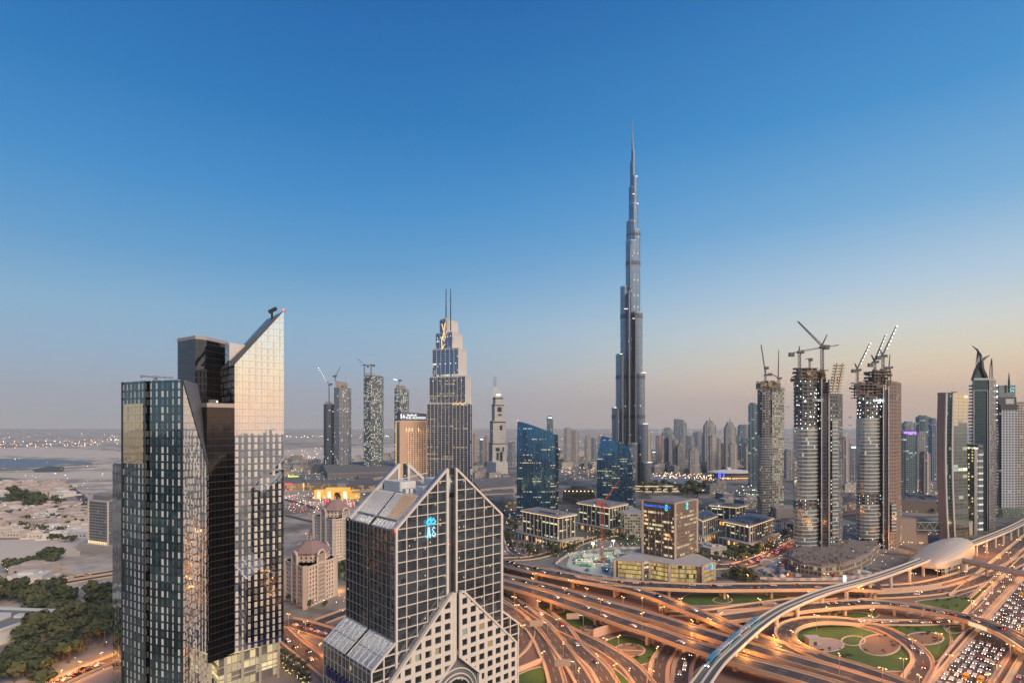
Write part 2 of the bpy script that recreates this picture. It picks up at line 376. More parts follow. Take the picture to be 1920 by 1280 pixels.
def flyover(pts, w, z, label, piers=True, zs=None, gap=38, prange=(0, 1), girder=1.5, group='flyovers of the interchange'):
    zz = zs or [z]*len(pts)
    line = curve([G(a, b, q) for (a, b), q in zip(pts, zz)]); h = w/2; DECKS.append((line, h+2))
    mid = line[len(line)//2]; root = thing('flyover', label, 'flyover', (mid.x, mid.y, 0), 0, group)
    off = Matrix.Translation((-mid.x, -mid.y, 0))
    mb = MB(); mb.M = off; strip(mb, line, -h, h, 0, 0); mb.build('carriageway', asph(h), root)
    for s in (-1, 1):
        k = MB(); k.M = off
        a, b = sorted((s*h, s*(h+1.2))); strip(k, line, a, b, .02, .02)
        a, b = sorted((s*(h+1.2), s*(h+1.65))); strip(k, line, a, b, 1.1, 1.1); strip(k, line, a, a, 1.1, -girder); strip(k, line, b, b, -girder, 1.1)
        k.build('parapet', PARA, root)
    k = MB(); k.M = off; strip(k, line, h+1.2, -h-1.2, -girder, -girder); strip(k, line, h*.55, -h*.55, -girder-1, -girder-1)
    strip(k, line, -h*.55, -h*.55, -girder, -girder-1); strip(k, line, h*.55, h*.55, -girder-1, -girder); k.build('girder', PARA, root)
    if piers:
        d = 0; N_ = offs(line)
        for i in range(1, len(line)):
            d += (line[i]-line[i-1]).length
            if d > gap and prange[0] <= i/len(line) <= prange[1] and line[i].z > 4:
                d = 0; p = line[i]; n = N_[i]; c = Vector((-n.y, n.x, 0)); k = MB(); k.M = off; zt = p.z-girder-1
                for q in ((-.28, .28) if w > 9 else (0,)):
                    cpt = p+n*h*q*2; 
                    a = [(cpt+n*sx*1.1+c*sy*.9).to_2d()[:] for sx, sy in ((-1, -1), (1, -1), (1, 1), (-1, 1))]
                    if (Vector(a[1])-Vector(a[0])).cross(Vector(a[2])-Vector(a[1])) < 0: a = a[::-1]
                    k.prism(a, 0, zt)
                a = [(p+n*sx*h*.7+c*sy*1.2).to_2d()[:] for sx, sy in ((-1, -1), (1, -1), (1, 1), (-1, 1))]
                if (Vector(a[1])-Vector(a[0])).cross(Vector(a[2])-Vector(a[1])) < 0: a = a[::-1]
                k.prism(a, zt-.8, zt+.1); k.build('pier', PARA, root)
    return line
# ================================================================== near buildings
# ---- twin-gabled office tower in front (local x along the front, y into the building)
DU = Vector((.729, .684, 0)); DZ = math.atan2(.684, .729)
dus = thing('office_tower', 'dark glass office tower with twin pointed gables and beige grid, nearest to the viewer', 'tower', (-49, 235, 0), DZ)
GLD = facade('gable_glass', (.06, .065, .07), (.30, .33, .36), .035, .03, .05, 0, E=1.8, dot=.11, lc=(1, .7, .3), lc2=(1, .85, .4), rough=.04, fr=.3, wob=.012, gv=.4, seed=3)
GLS = facade('gable_side_glass', (.10, .105, .11), (.16, .175, .19), .06, .05, .02, 0, E=1.2, dot=.15, rough=.05, fr=.4, wob=.01, gv=.4, seed=5)
GRID = solid('beige_stone_grid', (.66, .60, .53), .55, 0, .08, .3); GRIDD = solid('grey_metal_edge', (.26, .27, .30), .4, .5, .12, .3)
LOUV = solid('roof_panel_blue_grey', (.46, .48, .50), .3, .4, .15, .2); LOUVL = solid('roof_rib_grey', (.60, .61, .62), .4, .3, .1); LOUVT = solid('roof_rib_tan', (.62, .45, .30), .5, .2, .1)
EV = 96.4; AP = 120.6; xl, xr = 26.9, 31.5
def vprism(mb, poly, y0, y1, mi=0, fl=4.7, bay=5.38, ms=None):
    """polygon in the x-z plane extruded along y (poly clockwise seen from the front = x right, z up, counter-clockwise)"""
    ms = mi if ms is None else ms
    mb.face([(p[0], y0, p[1]) for p in poly], mi, [(p[0]/bay, p[1]/fl) for p in poly])
    mb.face([(p[0], y1, p[1]) for p in poly[::-1]], mi, [(p[0]/bay, p[1]/fl) for p in poly[::-1]])
    n = len(poly)
    for i in range(n):
        a, b = poly[i], poly[(i+1) % n]; steep = abs(a[0]-b[0]) < .01
        mb.face([(a[0], y1, a[1]), (b[0], y1, b[1]), (b[0], y0, b[1]), (a[0], y0, a[1])], mi if steep else ms, [(y1/4.9, a[1]/fl), (y1/4.9, b[1]/fl), (y0/4.9, b[1]/fl), (y0/4.9, a[1]/fl)])
lp = [(0, 0), (xl, 0), (xl, AP), (0, EV)]; rp = [(xr, 0), (60, 0), (60, EV), (xr, AP)]
for nm, y0, y1 in (('gable', 0, 3.6), ('gable', 40.4, 44)):
    for P in (lp, rp):
        mb = MB(); vprism(mb, P, y0, y1, 0, ms=1, fl=2.35, bay=2.69); mb.build(nm, [GLD, GRIDD], dus)
mb = MB()   # body between the gables, with the flat roof and sloping shoulders
zf = 109.
for y0, y1 in ((3.6, 21.2), (23.2, 40.4)):
    vprism(mb, [(.4, 0), (59.6, 0), (59.6, EV-1), (46, zf), (14, zf), (.4, EV-1)], y0, y1, 0, ms=1)
vprism(mb, [(1.6, 0), (58.4, 0), (58.4, EV-1.8), (45.2, zf-1), (14.8, zf-1), (1.6, EV-1.8)], 21.2, 23.2, 2, ms=2); mb.box(xl-.2, xr+.2, 3, 41, 0, 107, 2)
mb.build('body', [GLS, LOUV, GRIDD], dus)
mb = MB()   # side curtain wall, left and right
for sx, x in ((-1, .3), (1, 59.7)):
    for y0, y1 in ((0, 21.2), (23.2, 44)):
        a = (x, y1, 0), (x, y0, 0)
        if sx > 0: a = (x, y0, 0), (x, y1, 0)
        mb.face([a[0], a[1], (a[1][0], a[1][1], EV-1.2), (a[0][0], a[0][1], EV-1.2)], 0, [(a[0][1]/1.75, 0), (a[1][1]/1.75, 0), (a[1][1]/1.75, EV/4.7), (a[0][1]/1.75, EV/4.7)])
mb.build('side_glazing', [GLS], dus)
mb = MB()
for k in range(1, 21):
    z = EV-1-k*4.7
    for y0, y1 in ((0, 21.2), (23.2, 44)):
        mb.bar((-.15, y0, z), (-.15, y1, z), .35, .3); 
for y0, y1 in ((0, 21.2), (23.2, 44)):
    for k in range(0, 7): y = y0+(y1-y0)*k/6; mb.bar((-.1, y, 0), (-.1, y, EV-1), .22, .22)
mb.build('side_mullions', [solid('grey_mullion', (.30, .31, .33), .4, .4, .1)], dus)
# front grid
for P, xs_ in ((lp, [xl*k/5 for k in range(1, 5)]), (rp, [xr+(60-xr)*k/5 for k in range(1, 5)])):
    mb = MB()
    for x in xs_:
        for a, b in scan(P, 0, x): mb.bar((x, -.2, 26), (x, -.2, b), .42, .45)
    z = EV-4.7*14
    while z < AP-2:
        for a, b in scan(P, 1, z): mb.bar((a, -.2, z), (b, -.2, z), .4, .36)
        z += 4.7
    mb.build('window_grid', GRID, dus)
    mb = MB(); e = [(p[0], -.3, p[1]) for p in P]
    mb.bar((P[0][0]+.3, -.3, 0), (P[3][0]+.3, -.3, P[3][1]), 1.0); mb.bar((P[1][0]-.3, -.3, 0), (P[2][0]-.3, -.3, P[2][1]), 1.3); mb.bar(e[3], e[2], .95, .95)
    mb.build('gable_frame', GRID, dus)
for P in (lp, rp):       # back gable: pale inner face seen above the roof
    mb = MB(); 
    q = [(p[0], 40.1, p[1]) for p in P]; mb.bar(q[3], q[2], 1.2, 1.4); xi = P[2][0] if P[2][0] < 29 else P[3][0]
    xi = xl-.6 if P is lp else xr+.6
    mb.bar((xi, 40.1, 106), (xi, 40.1, AP-.5), 1.3); 
    for k in (.3, .62):
        x = xl*k if P is lp else 60-(60-xr)*k
        for a, b in scan(P, 0, x):
            if b > 109: mb.bar((x, 40.1, 108), (x, 40.1, b), .8)
    mb.build('gable_rib', solid('pale_rib', (.6, .58, .54), .5), dus)
    mb = MB(); vprism(mb, [(P[0][0]+1, 108), (P[1][0]-1, 108), (P[1][0]-1, 109), (P[2][0]-.5 if P is lp else P[1][0]-14, AP-1.5 if P is lp else 110), (P[3][0]+.5 if P is rp else 14, AP-1.5 if P is rp else 110), (P[0][0]+1, 109)], 40.2, 40.35, 0); mb.build('gable_lining', solid('tan_lining', (.30, .25, .21), .7), dus)
# roof ribs on the shoulders
mb = MB()
for y0, y1 in ((4.4, 21), (23.4, 40)):
    n = 12
    for k in range(n+1):
        y = y0+(y1-y0)*k/n; a = Vector((4.2, y, EV-1+3.8*.925+.25)); b = Vector((13.6, y, zf+.1)); mb.bar(a, b, .5, .5, 0 if y > 15 else 1)
mb.build('roof_ribs', [LOUVL, LOUVT], dus)
mb = MB()
for y0, y1 in ((4.4, 20.8), (23.6, 40)):
    for k in range(7): y = y0+(y1-y0)*k/6; mb.bar((.6, y, EV-.5), (3.6, y, EV+2.5), .18, .18)
    mb.bar((3.9, y0, EV+2.8), (3.9, y1, EV+2.8), .9, .7); mb.bar((.5, y0, EV-.7), (.5, y1, EV-.7), .7, .6)
mb.build('skylight_bars', solid('skylight_bar', (.34, .37, .41), .4, .4, .1), dus)
mb = MB(); mb.box(17, 26, 24, 38, zf, zf+4.5); mb.box(32, 44, 12, 26, zf, zf+5.5); mb.box(20, 27, 9, 15, zf, zf+3); mb.box(33, 37, 30, 36, zf, zf+3.4)
for k in range(5): mb.box(16+k*2.4, 17.6+k*2.4, 17, 20, zf, zf+1.8)
mb.tube([(16, 22, zf+6), (40, 34, zf+7)], .25); mb.tube([(17, 22.5, zf), (17, 22.5, zf+6)], .2)
mb.build('plant_room', [WHITE], dus)
# sloping side wings
for sx in (-1, 1):
    x0, x1 = (-11.2, 0) if sx < 0 else (60, 71.2)
    P = [(x0, 0), (x1, 0), (x1, 49), (x0, 40.4)] if sx < 0 else [(x0, 0), (x1, 0), (x1, 40.4), (x0, 49)]
    w = thing('wing', None, None); del_ = w; w.parent = dus
    mb = MB()
    for y0, y1 in ((0, 21.2), (23.2, 44)): vprism(mb, P, y0, y1, 0, ms=1)
    mb.box(x0+1, x1-1, 21.2, 23.2, 0, 39, 2); mb.build('glazing', [GLS, solid('wing_roof_glass', (.24, .30, .37), .25, .4, .12, .3), GRIDD], w)
    mb = MB()
    for k in (0, .5, 1):
        x = x0+(x1-x0)*k; zt = (49-(abs(x-(x1 if sx < 0 else x0))/11.2)*8.6); mb.bar((x, -.2, 0), (x, -.2, zt), .6)
    for k in range(10):
        z = EV-4.7*(k+11)
        for a, b in scan(P, 1, z): mb.bar((a, -.2, z), (b, -.2, z), .5)
    mb.bar((P[3][0], -.25, P[3][1]), (P[2][0], -.25, P[2][1]), .8); mb.build('window_grid', GRID, w)
    mb = MB()
    for y0, y1 in ((0, 21), (23.4, 44)):
        for k in range(6): y = y0+(y1-y0)*k/5; mb.bar((P[3][0], y, P[3][1]+.25), (P[2][0], y, P[2][1]+.25), .4, .4)
        for f in (0.02, .48, 1): 
            a = mix2(P[3], P[2], f); mb.bar((a[0], y0, a[1]+.2), (a[0], y1, a[1]+.2), .7 if f != .48 else .5, .3)
    mb.build('skylight_bars', LOUVL, w)
    if sx < 0:
        mb = MB()
        for k in range(1, 9): mb.bar((x0-.1, 0, EV-1-4.7*(k+11)), (x0-.1, 44, EV-1-4.7*(k+11)), .25)
        for k in range(13): mb.bar((x0-.1, 44*k/12, 0), (x0-.1, 44*k/12, 40.4), .2)
        mb.build('side_mullions', LOUVL, w)
        mb = MB(); 
        for k in range(11): mb.box(x0-.35, x0-.2, 2.0+k*3.6, 4.6+k*3.6, 26, 30.4)
        mb.build('awning', solid('navy_awning', (.02, .025, .11), .7), w)
# spreading legs with punched windows, proud of the tower
DWIN = facade('leg_window', (.05, .05, .055), (.13, .145, .16), .04, .04, .05, 0, E=.9, rough=.06, wob=.006, seed=9)
for P, cols in (([(-7, 0), (17, 0), (17, 24.6), (28.9, 34.8), (28.9, 64.5), (27.2, 64.5), (-7, 31.5)], [-3.5+5.15*k for k in range(7)]), ([(43.7, 0), (67, 0), (67, 32.6), (33.8, 64.5), (32.2, 64.5), (32.2, 34.8), (43.7, 24.6)], [37+5.15*k for k in range(6)])):
    leg = thing('leg', None, None); leg.parent = dus
    mb = MB(); vprism(mb, P, -2.7, .1, 0, ms=1, fl=4.7, bay=5.15); mb.build('window_wall', [DWIN, GRIDD], leg)
    mb = MB()
    n = len(P)
    for i in range(n):
        a, b = P[i], P[(i+1) % n]
        if a[1] == 0 and b[1] == 0: continue
        mb.bar((a[0], -2.9, a[1]), (b[0], -2.9, b[1]), 1.7, .9)
    x = min(p[0] for p in P)
    for c in cols:
        for q in (c,):
            for a, b in scan(P, 0, q): mb.bar((q, -2.9, a), (q, -2.9, b), 2.0, .7)
    for k in range(14):
        z = 1.2+4.7*k
        for a, b in scan(P, 1, z): mb.bar((a, -2.95, z), (b, -2.95, z), .66, 1.75)
    mb.build('stone_frame', GRID, leg)
mb = MB(); q = arc(30.3, 16, 13.5, 14, 15, 0, 180)
mb.face([(17, -1.2, 0), (43.7, -1.2, 0), (43.7, -1.2, 26), (31.5, -1.2, 36), (28.5, -1.2, 36), (17, -1.2, 26)], 1)
for r_ in (13, 10.8, 9): 
    p = arc(30.3, 16, r_, r_*1.05, 15, 0, 180); mb.tube([(a, -1.6-(13-r_)*.1, b) for a, b in p], .35, 5, 0)
mb.face([(p[0], -1.4, p[1]) for p in arc(30.3, 16, 9, 9.4, 15, 0, 180)]+[(21.3, -1.4, 0), (39.3, -1.4, 0)], 2)
mb.build('entrance_arch', [GRID, GRIDD, DWIN], dus)
for q, r_ in (((0, -.6, EV-.3), .7), ((28.5, 1, 86), .55), ((60, -.6, EV), .5), ((29.3, -1, 43), .4)): mb = MB(); mb.blob(q, r_); mb.build('beacon', L_RED, dus)
# glowing emblem on the front
emb = thing('emblem', None, None, (17.3, -.9, 93.5)); emb.parent = dus
mb = MB(); mb.tube([(-2, 0, 4.4), (-.6, 0, 5.6), (.4, 0, 4.6), (1.6, 0, 5.7), (2.6, 0, 4.3), (1.4, 0, 3.2), (0, 0, 4), (-1.4, 0, 3.2), (-2, 0, 4.4)], .5, 5); mb.tube([(0, 0, 3.8), (0, 0, 6.6)], .35, 5); mb.build('emblem_crest', L_CYAN, emb)
mb = MB(); mb.bar((-1.7, 0, -2.6), (-1.0, 0, 2.2), .55); mb.bar((-.2, 0, -2.6), (-1.0, 0, 2.2), .55); mb.tube([(1.6, 0, -2.4), (.7, 0, -1.2), (1.7, 0, 0), (2.6, 0, -1.2), (1.6, 0, -2.4)], .3, 5); mb.tube([(1.6, 0, 0), (.9, 0, 1), (1.6, 0, 2), (2.3, 0, 1.2)], .3, 5); mb.build('emblem_letters', lamp('pale_cyan_glow', (.4, .8, 1), 1.1), emb)

# ---- left group: mirror-glass towers
PANEL = facade('panelled_mirror_glass', (.50, .47, .42), (.80, .82, .84), .56, .24, .004, 0, E=.6, metal=1., rough=.03, fr=.35, wob=.0035, gv=.06, var=.08, seed=11)
def panel_mat(name, pan, gls, a, seed, wob=.004, warp=.012, drop=.12):
    """dark mirror glass with pale opaque panels standing in it; panel widths vary column by column"""
    m, t, b = _mat(name); N = NT(t)
    uv = N.n('ShaderNodeUVMap'); s = N.n('ShaderNodeSeparateXYZ'); t.links.new(uv.outputs[0], s.inputs[0]); u, v = s.outputs[0], s.outputs[1]
    cu, cv = N.m('FLOOR', u), N.m('FLOOR', v)
    w = N.n('ShaderNodeTexWhiteNoise', noise_dimensions='1D'); N.put(w.inputs['W'], N.m('ADD', cu, seed))
    wd = N.m('MULTIPLY_ADD', w.outputs[0], .24, a)
    fu = N.m('FRACT', u); fv = N.m('FRACT', v)
    pan_m = N.m('MULTIPLY', N.m('MULTIPLY', N.m('GREATER_THAN', fu, .12), N.m('LESS_THAN', fu, N.m('ADD', .12, wd))), N.m('GREATER_THAN', fv, .24))
    joint = N.m('MAXIMUM', N.m('LESS_THAN', fv, .035), N.m('LESS_THAN', N.m('ABSOLUTE', N.m('SUBTRACT', N.m('FRACT', N.m('MULTIPLY', u, 2)), .5)), .02))
    c = N.n('ShaderNodeCombineXYZ'); N.put(c.inputs[0], N.m('ADD', cu, seed)); N.put(c.inputs[1], cv); w2 = N.n('ShaderNodeTexWhiteNoise', noise_dimensions='3D'); t.links.new(c.outputs[0], w2.inputs[0])
    sc = N.n('ShaderNodeSeparateColor'); t.links.new(w2.outputs[1], sc.inputs[0])
    g = N.n('ShaderNodeNewGeometry')
    pm = N.m('MULTIPLY', pan_m, N.mr(sc.outputs[0], drop, drop+.25, .18, 1))
    col = N.mix(pm, c4(gls), c4(pan)); col = N.mix(N.m('MULTIPLY', joint, .7), col, c4((.04, .045, .05)))
    N.put(b.inputs['Base Color'], col); N.put(b.inputs['Metallic'], N.m('SUBTRACT', 1, pm)); N.put(b.inputs['Roughness'], N.m('MULTIPLY_ADD', pm, .32, .025))
    sub = N.n('ShaderNodeVectorMath', operation='SUBTRACT'); t.links.new(w2.outputs[1], sub.inputs[0]); sub.inputs[1].default_value = (.5, .5, .5)
    scl = N.n('ShaderNodeVectorMath', operation='SCALE'); t.links.new(sub.outputs[0], scl.inputs[0]); scl.inputs['Scale'].default_value = wob*2
    bn = N.n('ShaderNodeTexNoise'); bn.inputs['Scale'].default_value = .12; bn.inputs['Detail'].default_value = 2; t.links.new(g.outputs['Position'], bn.inputs['Vector'])
    sb2 = N.n('ShaderNodeVectorMath', operation='SUBTRACT'); t.links.new(bn.outputs[1], sb2.inputs[0]); sb2.inputs[1].default_value = (.5, .5, .5)
    sc2 = N.n('ShaderNodeVectorMath', operation='SCALE'); t.links.new(sb2.outputs[0], sc2.inputs[0]); sc2.inputs['Scale'].default_value = warp
    ad = N.n('ShaderNodeVectorMath', operation='ADD'); t.links.new(g.outputs['Normal'], ad.inputs[0]); t.links.new(scl.outputs[0], ad.inputs[1])
    ad2 = N.n('ShaderNodeVectorMath', operation='ADD'); t.links.new(ad.outputs[0], ad2.inputs[0]); t.links.new(sc2.outputs[0], ad2.inputs[1])
    nn = N.n('ShaderNodeVectorMath', operation='NORMALIZE'); t.links.new(ad2.outputs[0], nn.inputs[0]); t.links.new(nn.outputs[0], b.inputs['Normal'])
    return m
PANA = panel_mat('pale_panel_facade', (.66, .62, .55), (.82, .84, .86), .26, 3.)
PANB = panel_mat('grey_panel_facade', (.74, .72, .64), (.13, .21, .23), .20, 21., .008, .03, .24)
PANC = panel_mat('dim_panel_facade', (.42, .44, .40), (.11, .16, .17), .16, 41., .008, .03, .3)
BROWN = facade('brown_black_glass', (.03, .025, .023), (.105, .088, .083), .05, .10, .004, .006, lc=(.9, 1, .3), E=.6, metal=1., rough=.08, fr=.4, wob=.004, gv=.1, seed=31)
BLKG = facade('black_mirror_glass', (.03, .035, .04), (.085, .09, .10), .04, .05, .002, 0, E=1., metal=1., rough=.04, fr=.3, wob=.004, seed=33)
tA = thing('mirror_tower', 'tall mirror-glass tower with steep slanted top, highest of the left group', 'tower', (-137, 305, 0))
oA = Matrix.Translation((137, -305, 0))
a0, a1 = (-147.1, 297.), (-127.6, 313.); bk = (-20, 24)
mb = MB(); mb.M = oA; mb.prism([a0, a1, (a1[0]+bk[0], a1[1]+bk[1]), (a0[0]+bk[0], a0[1]+bk[1])], 20, [172.5, 204, 204, 172.5], 0, 1, 3.15, 3.72); mb.build('facade', [PANA, GRIDD], tA)
mb = MB(); mb.M = oA   # dark rim along the slanted roof
mb.bar((a0[0]-.4, a0[1]+.8, 173), (a1[0], a1[1]+1.5, 205), 1.0, 1.0); mb.bar((a0[0]+bk[0]*.3, a0[1]+bk[1]*.3, 174.5), (a1[0]+bk[0]*.3, a1[1]+bk[1]*.3, 203.5), 1.4, 1.2); mb.build('roof_rim', [STEEL], tA)
mb = MB(); mb.M = oA; p = [(X(430, 306), 306.), (X(460, 312), 312.), (X(462, 330), 330.), (X(430, 330), 330.)]; mb.prism(p, 150, [185.5, 185, 185, 185.5]); mb.build('roof_fin', [solid('pale_fin', (.60, .58, .56), .4, .2, .08)], tA)
mb = MB(); mb.M = oA; c = Vector((X(510, 318), 318., 200)); mb.bar(c-Vector((0, 0, 6)), c+Vector((0, 0, 5)), .9); mb.bar(c+Vector((-1.8, 0, 4.5)), c+Vector((2.2, 0, 6.5)), 1.4, 1.8); mb.bar(c+Vector((1, 0, 5.6)), c+Vector((2.6, 0, 7)), 1.2); mb.build('cleaning_crane', [STEEL], tA)
mb = MB(); mb.M = oA; mb.blob((a1[0], a1[1]-.2, 204.6), .7); mb.build('beacon', L_RED, tA)
PODL = lamp('podium_lit_soffit', (1, .80, .42), .75)
STRM = facade('podium_lit_glass', (.25, .2, .15), (.3, .3, .3), .08, .1, .7, .3, lc=(1, .75, .35), lc2=(1, .9, .5), E=.7, metal=.3, seed=36)
mb = MB(); mb.M = oA; cols = [(X(x, y), y) for x, y in ((394, 283), (423, 290), (455, 299), (488, 306), (522, 312))]
for c in cols: mb.box(c[0]-.55, c[0]+.55, c[1]-.55, c[1]+.55, 0, 20)
mb.build('entrance_columns', [BEIGE], tA)
mb = MB(); mb.M = oA; q = [(-155.3, 288.), (-128, 314.), (-147, 337.), (-174, 311.)]; qi = [(-153.5, 293.), (-132, 316.), (-146, 333.), (-170, 311.)]
mb.prism(qi, 0, 19.4, 0, 0, 3, 4.5); mb.build('lobby', [STRM], tA)
mb = MB(); mb.M = oA; q2 = inset(q, .3); mb.face([(p[0], p[1], 19.7) for p in q2[::-1]]); mb.build('lit_soffit', [PODL], tA)
mb = MB(); mb.M = oA; 
for k in (6.5, 13): mb.prism(grow(qi, 1.), k, k+.5)
mb.build('canopy', [BEIGE], tA)
# dark centre
tB = thing('dark_tower', 'black and brown glass tower squeezed between the panelled tower and the slanted-top tower', 'tower', (-155, 290, 0)); oB = Matrix.Translation((155, -290, 0))
c0, c1 = (X(388, 285), 285.), (-147.3, 297.); cl = (X(352, 300), 300.)
mb = MB(); mb.M = oB; mb.prism([c0, c1, (c1[0]-18, c1[1]+24), (cl[0]-12, cl[1]+26), cl], 19, 151, 0, 1, 2.2, 3.7); mb.build('lower_block', [BROWN, ROOFL], tB)
mb = MB(); mb.M = oB
for z in (147.2,): mb.prism(grow([c0, c1, (c1[0]-18, c1[1]+24), (cl[0]-12, cl[1]+26), cl], .25), 149.6, 151.7)
mb.build('parapet', [solid('pale_parapet', (.42, .36, .33), .6)], tB)
up = [(X(333, 316), 316.), (X(366, 304), 304.), (X(387.5, 309), 309.), (X(422, 324), 324.), (X(438, 352), 352.), (X(345, 352), 352.)]
mb = MB(); mb.M = oB; mb.prism(up, 140, 188, 0, 2, 2.2, 3.7)
for i in range(len(mb.f)):
    if mb.m[i] == 0 and i == 2: mb.m[i] = 1
for i in (0, 1): mb.m[i] = 3
mb.build('upper_block', [BROWN, BROWN, ROOFL, BLKG], tB)
mb = MB(); mb.M = oB; mb.prism(grow(up, .3), 187.2, 189.0); mb.build('roof_edge', [solid('pale_parapet', (.5,)*3)], tB)
mb = MB(); mb.M = oB
for k in range(4): mb.bar((X(336+k*7, 325), 325, 189), (X(336+k*7, 325), 325, 191.5), .2)
mb.bar((X(334, 325), 325, 191), (X(362, 325), 325, 190.5), .3); mb.build('roof_rail', [STEELL], tB); mb = MB(); mb.M = oB; mb.box(X(395, 300), X(404, 300), 298, 303, 151.7, 154); mb.build('roof_plant', [STEELL], tB)
mb = MB(); mb.M = oB; mb.blob((X(407, 292), 292, 152.6), .5); mb.build('beacon', L_WARM, tB)
# left panelled tower
tC = thing('panelled_tower', 'folded blue-grey glass tower with pale window panels and a cut-off right corner, leftmost tower', 'tower', (-165, 262, 0)); oC = Matrix.Translation((165, -262, 0))
f = [(X(230, 273), 273.), (X(273, 263), 263.), (X(276, 265), 265.), (X(281, 263), 263.), (X(343, 257), 257.)]; k1 = (X(388.5, 281), 281.)
bk = [(X(343, 257)-9, 257.+28), (X(230, 273)+2, 273.+26)]
mb = MB(); mb.M = oC; mb.prism(f+bk, 0, 161.2, 0, 1, 3.3, 3.72); mb.build('main_block', [PANB, ROOFG], tC)
mb = MB(); mb.M = oC; mb.prism([f[4], k1, (k1[0]-8, k1[1]+20), bk[0]], 0, [161.2, 120.5, 120.5, 161.2], 0, 1, 3.0, 3.72); mb.build('slanted_block', [PANA, GRIDD], tC)
mb = MB(); mb.M = oC; sl_ = [(X(211, 292), 292.), (X(232, 275), 275.), (X(240, 300), 300.), (X(214, 310), 310.)]; mb.prism(sl_, 0, 119.5, 0, 1, 3.0, 3.72); mb.build('low_block', [PANC, ROOFG], tC)
mb = MB(); mb.M = oC; mb.bar((f[4][0], f[4][1]-.2, 0), (f[4][0], f[4][1]-.2, 161), .35); mb.bar((f[1][0], f[1][1]-.2, 0), (f[1][0], f[1][1]-.2, 161), .3); mb.bar((f[0][0], f[0][1]-.2, 0), (f[0][0], f[0][1]-.2, 161.3), .7)
mb.bar((f[4][0], f[4][1]-.3, 161.2), (k1[0], k1[1]-.3, 120.6), .5); mb.build('edge_trim', [STEEL], tC)
mb = MB(); mb.M = oC; q = Vector((X(291, 270), 270, 161)); mb.bar(q, q+Vector((0, 0, 3)), 1.2, 1.4); mb.bar(q+Vector((-7.2, 0, 2.9)), q+Vector((8.6, 0, 2.1)), .6, .7); mb.bar(q+Vector((-7.2, 0, 2.6)), q+Vector((-5.5, 0, 3.1)), .9); mb.build('cleaning_crane', [STEELL], tC)
mb = MB(); mb.M = oC; mb.prism([(X(231, 272.3), 272.3), (X(268, 263.7), 263.7), (X(268, 263.6)+.1, 264.2), (X(231, 272)+.2, 272.6)], 122, 150.5, 0, 0, 3.3, 3.72); mb.build('gold_screen', [panel_mat('gold_panel_facade', (.5, .42, .30), (.95, .80, .52), .10, 61., .006)], tC)
# slab office behind on the far left
tD = thing('slab_office', 'grey slab office block with fine window grid and lit ground floor, behind the leftmost tower', 'office block', (X(190, 620), 620, 0)); oD = Matrix.Translation((-X(190, 620), -620, 0))
p = foot((166, 632), (203, 618), (222, 650)); SLB = facade('slab_grid', (.24, .235, .23), (.10, .11, .12), .3, .45, .03, 0, metal=.5, E=.7, seed=44)
mb = MB(); mb.M = oD; zt = Zp(941, 618)
mb.prism(p, 8, zt, 0, 1, 2.6, 3.2)
mb.m[1] = 2; mb.build('facade', [SLB, ROOFG, BEIGE], tD)
mb = MB(); mb.M = oD; q = grow(p, .4); mb.prism(q, zt-.2, zt+1.2); mb.bar((p[0][0], p[0][1]-.5, 8), (p[0][0], p[0][1]-.5, zt), 1.4); mb.bar((p[3][0]+.6, p[3][1]-.5, 8), (p[3][0]+.6, p[3][1]-.5, zt), 1.6); mb.build('frame', [BEIGE], tD)
mb = MB(); mb.M = oD; mb.prism(inset(p, 1), zt+.9, zt+1.3); mb.prism(inset(p, 4), zt+1, zt+6); mb.box(p[0][0]-16, p[0][0]-8, 628, 634, zt+1, zt+9); mb.build('plant_room', [ROOFG], tD)
mb = MB(); mb.M = oD; mb.prism(grow(p, 9), 0, 8); mb.build('podium', [CONC], tD)
for k in range(10): mb = MB(); mb.M = oD; c = mix2(p[3], p[0], (k+.5)/10); mb.box(c[0]-.4, c[0]+.4, c[1]-.8, c[1]-.4, 8.2, 11.5); mb.build('uplight', [L_STRIP], tD)
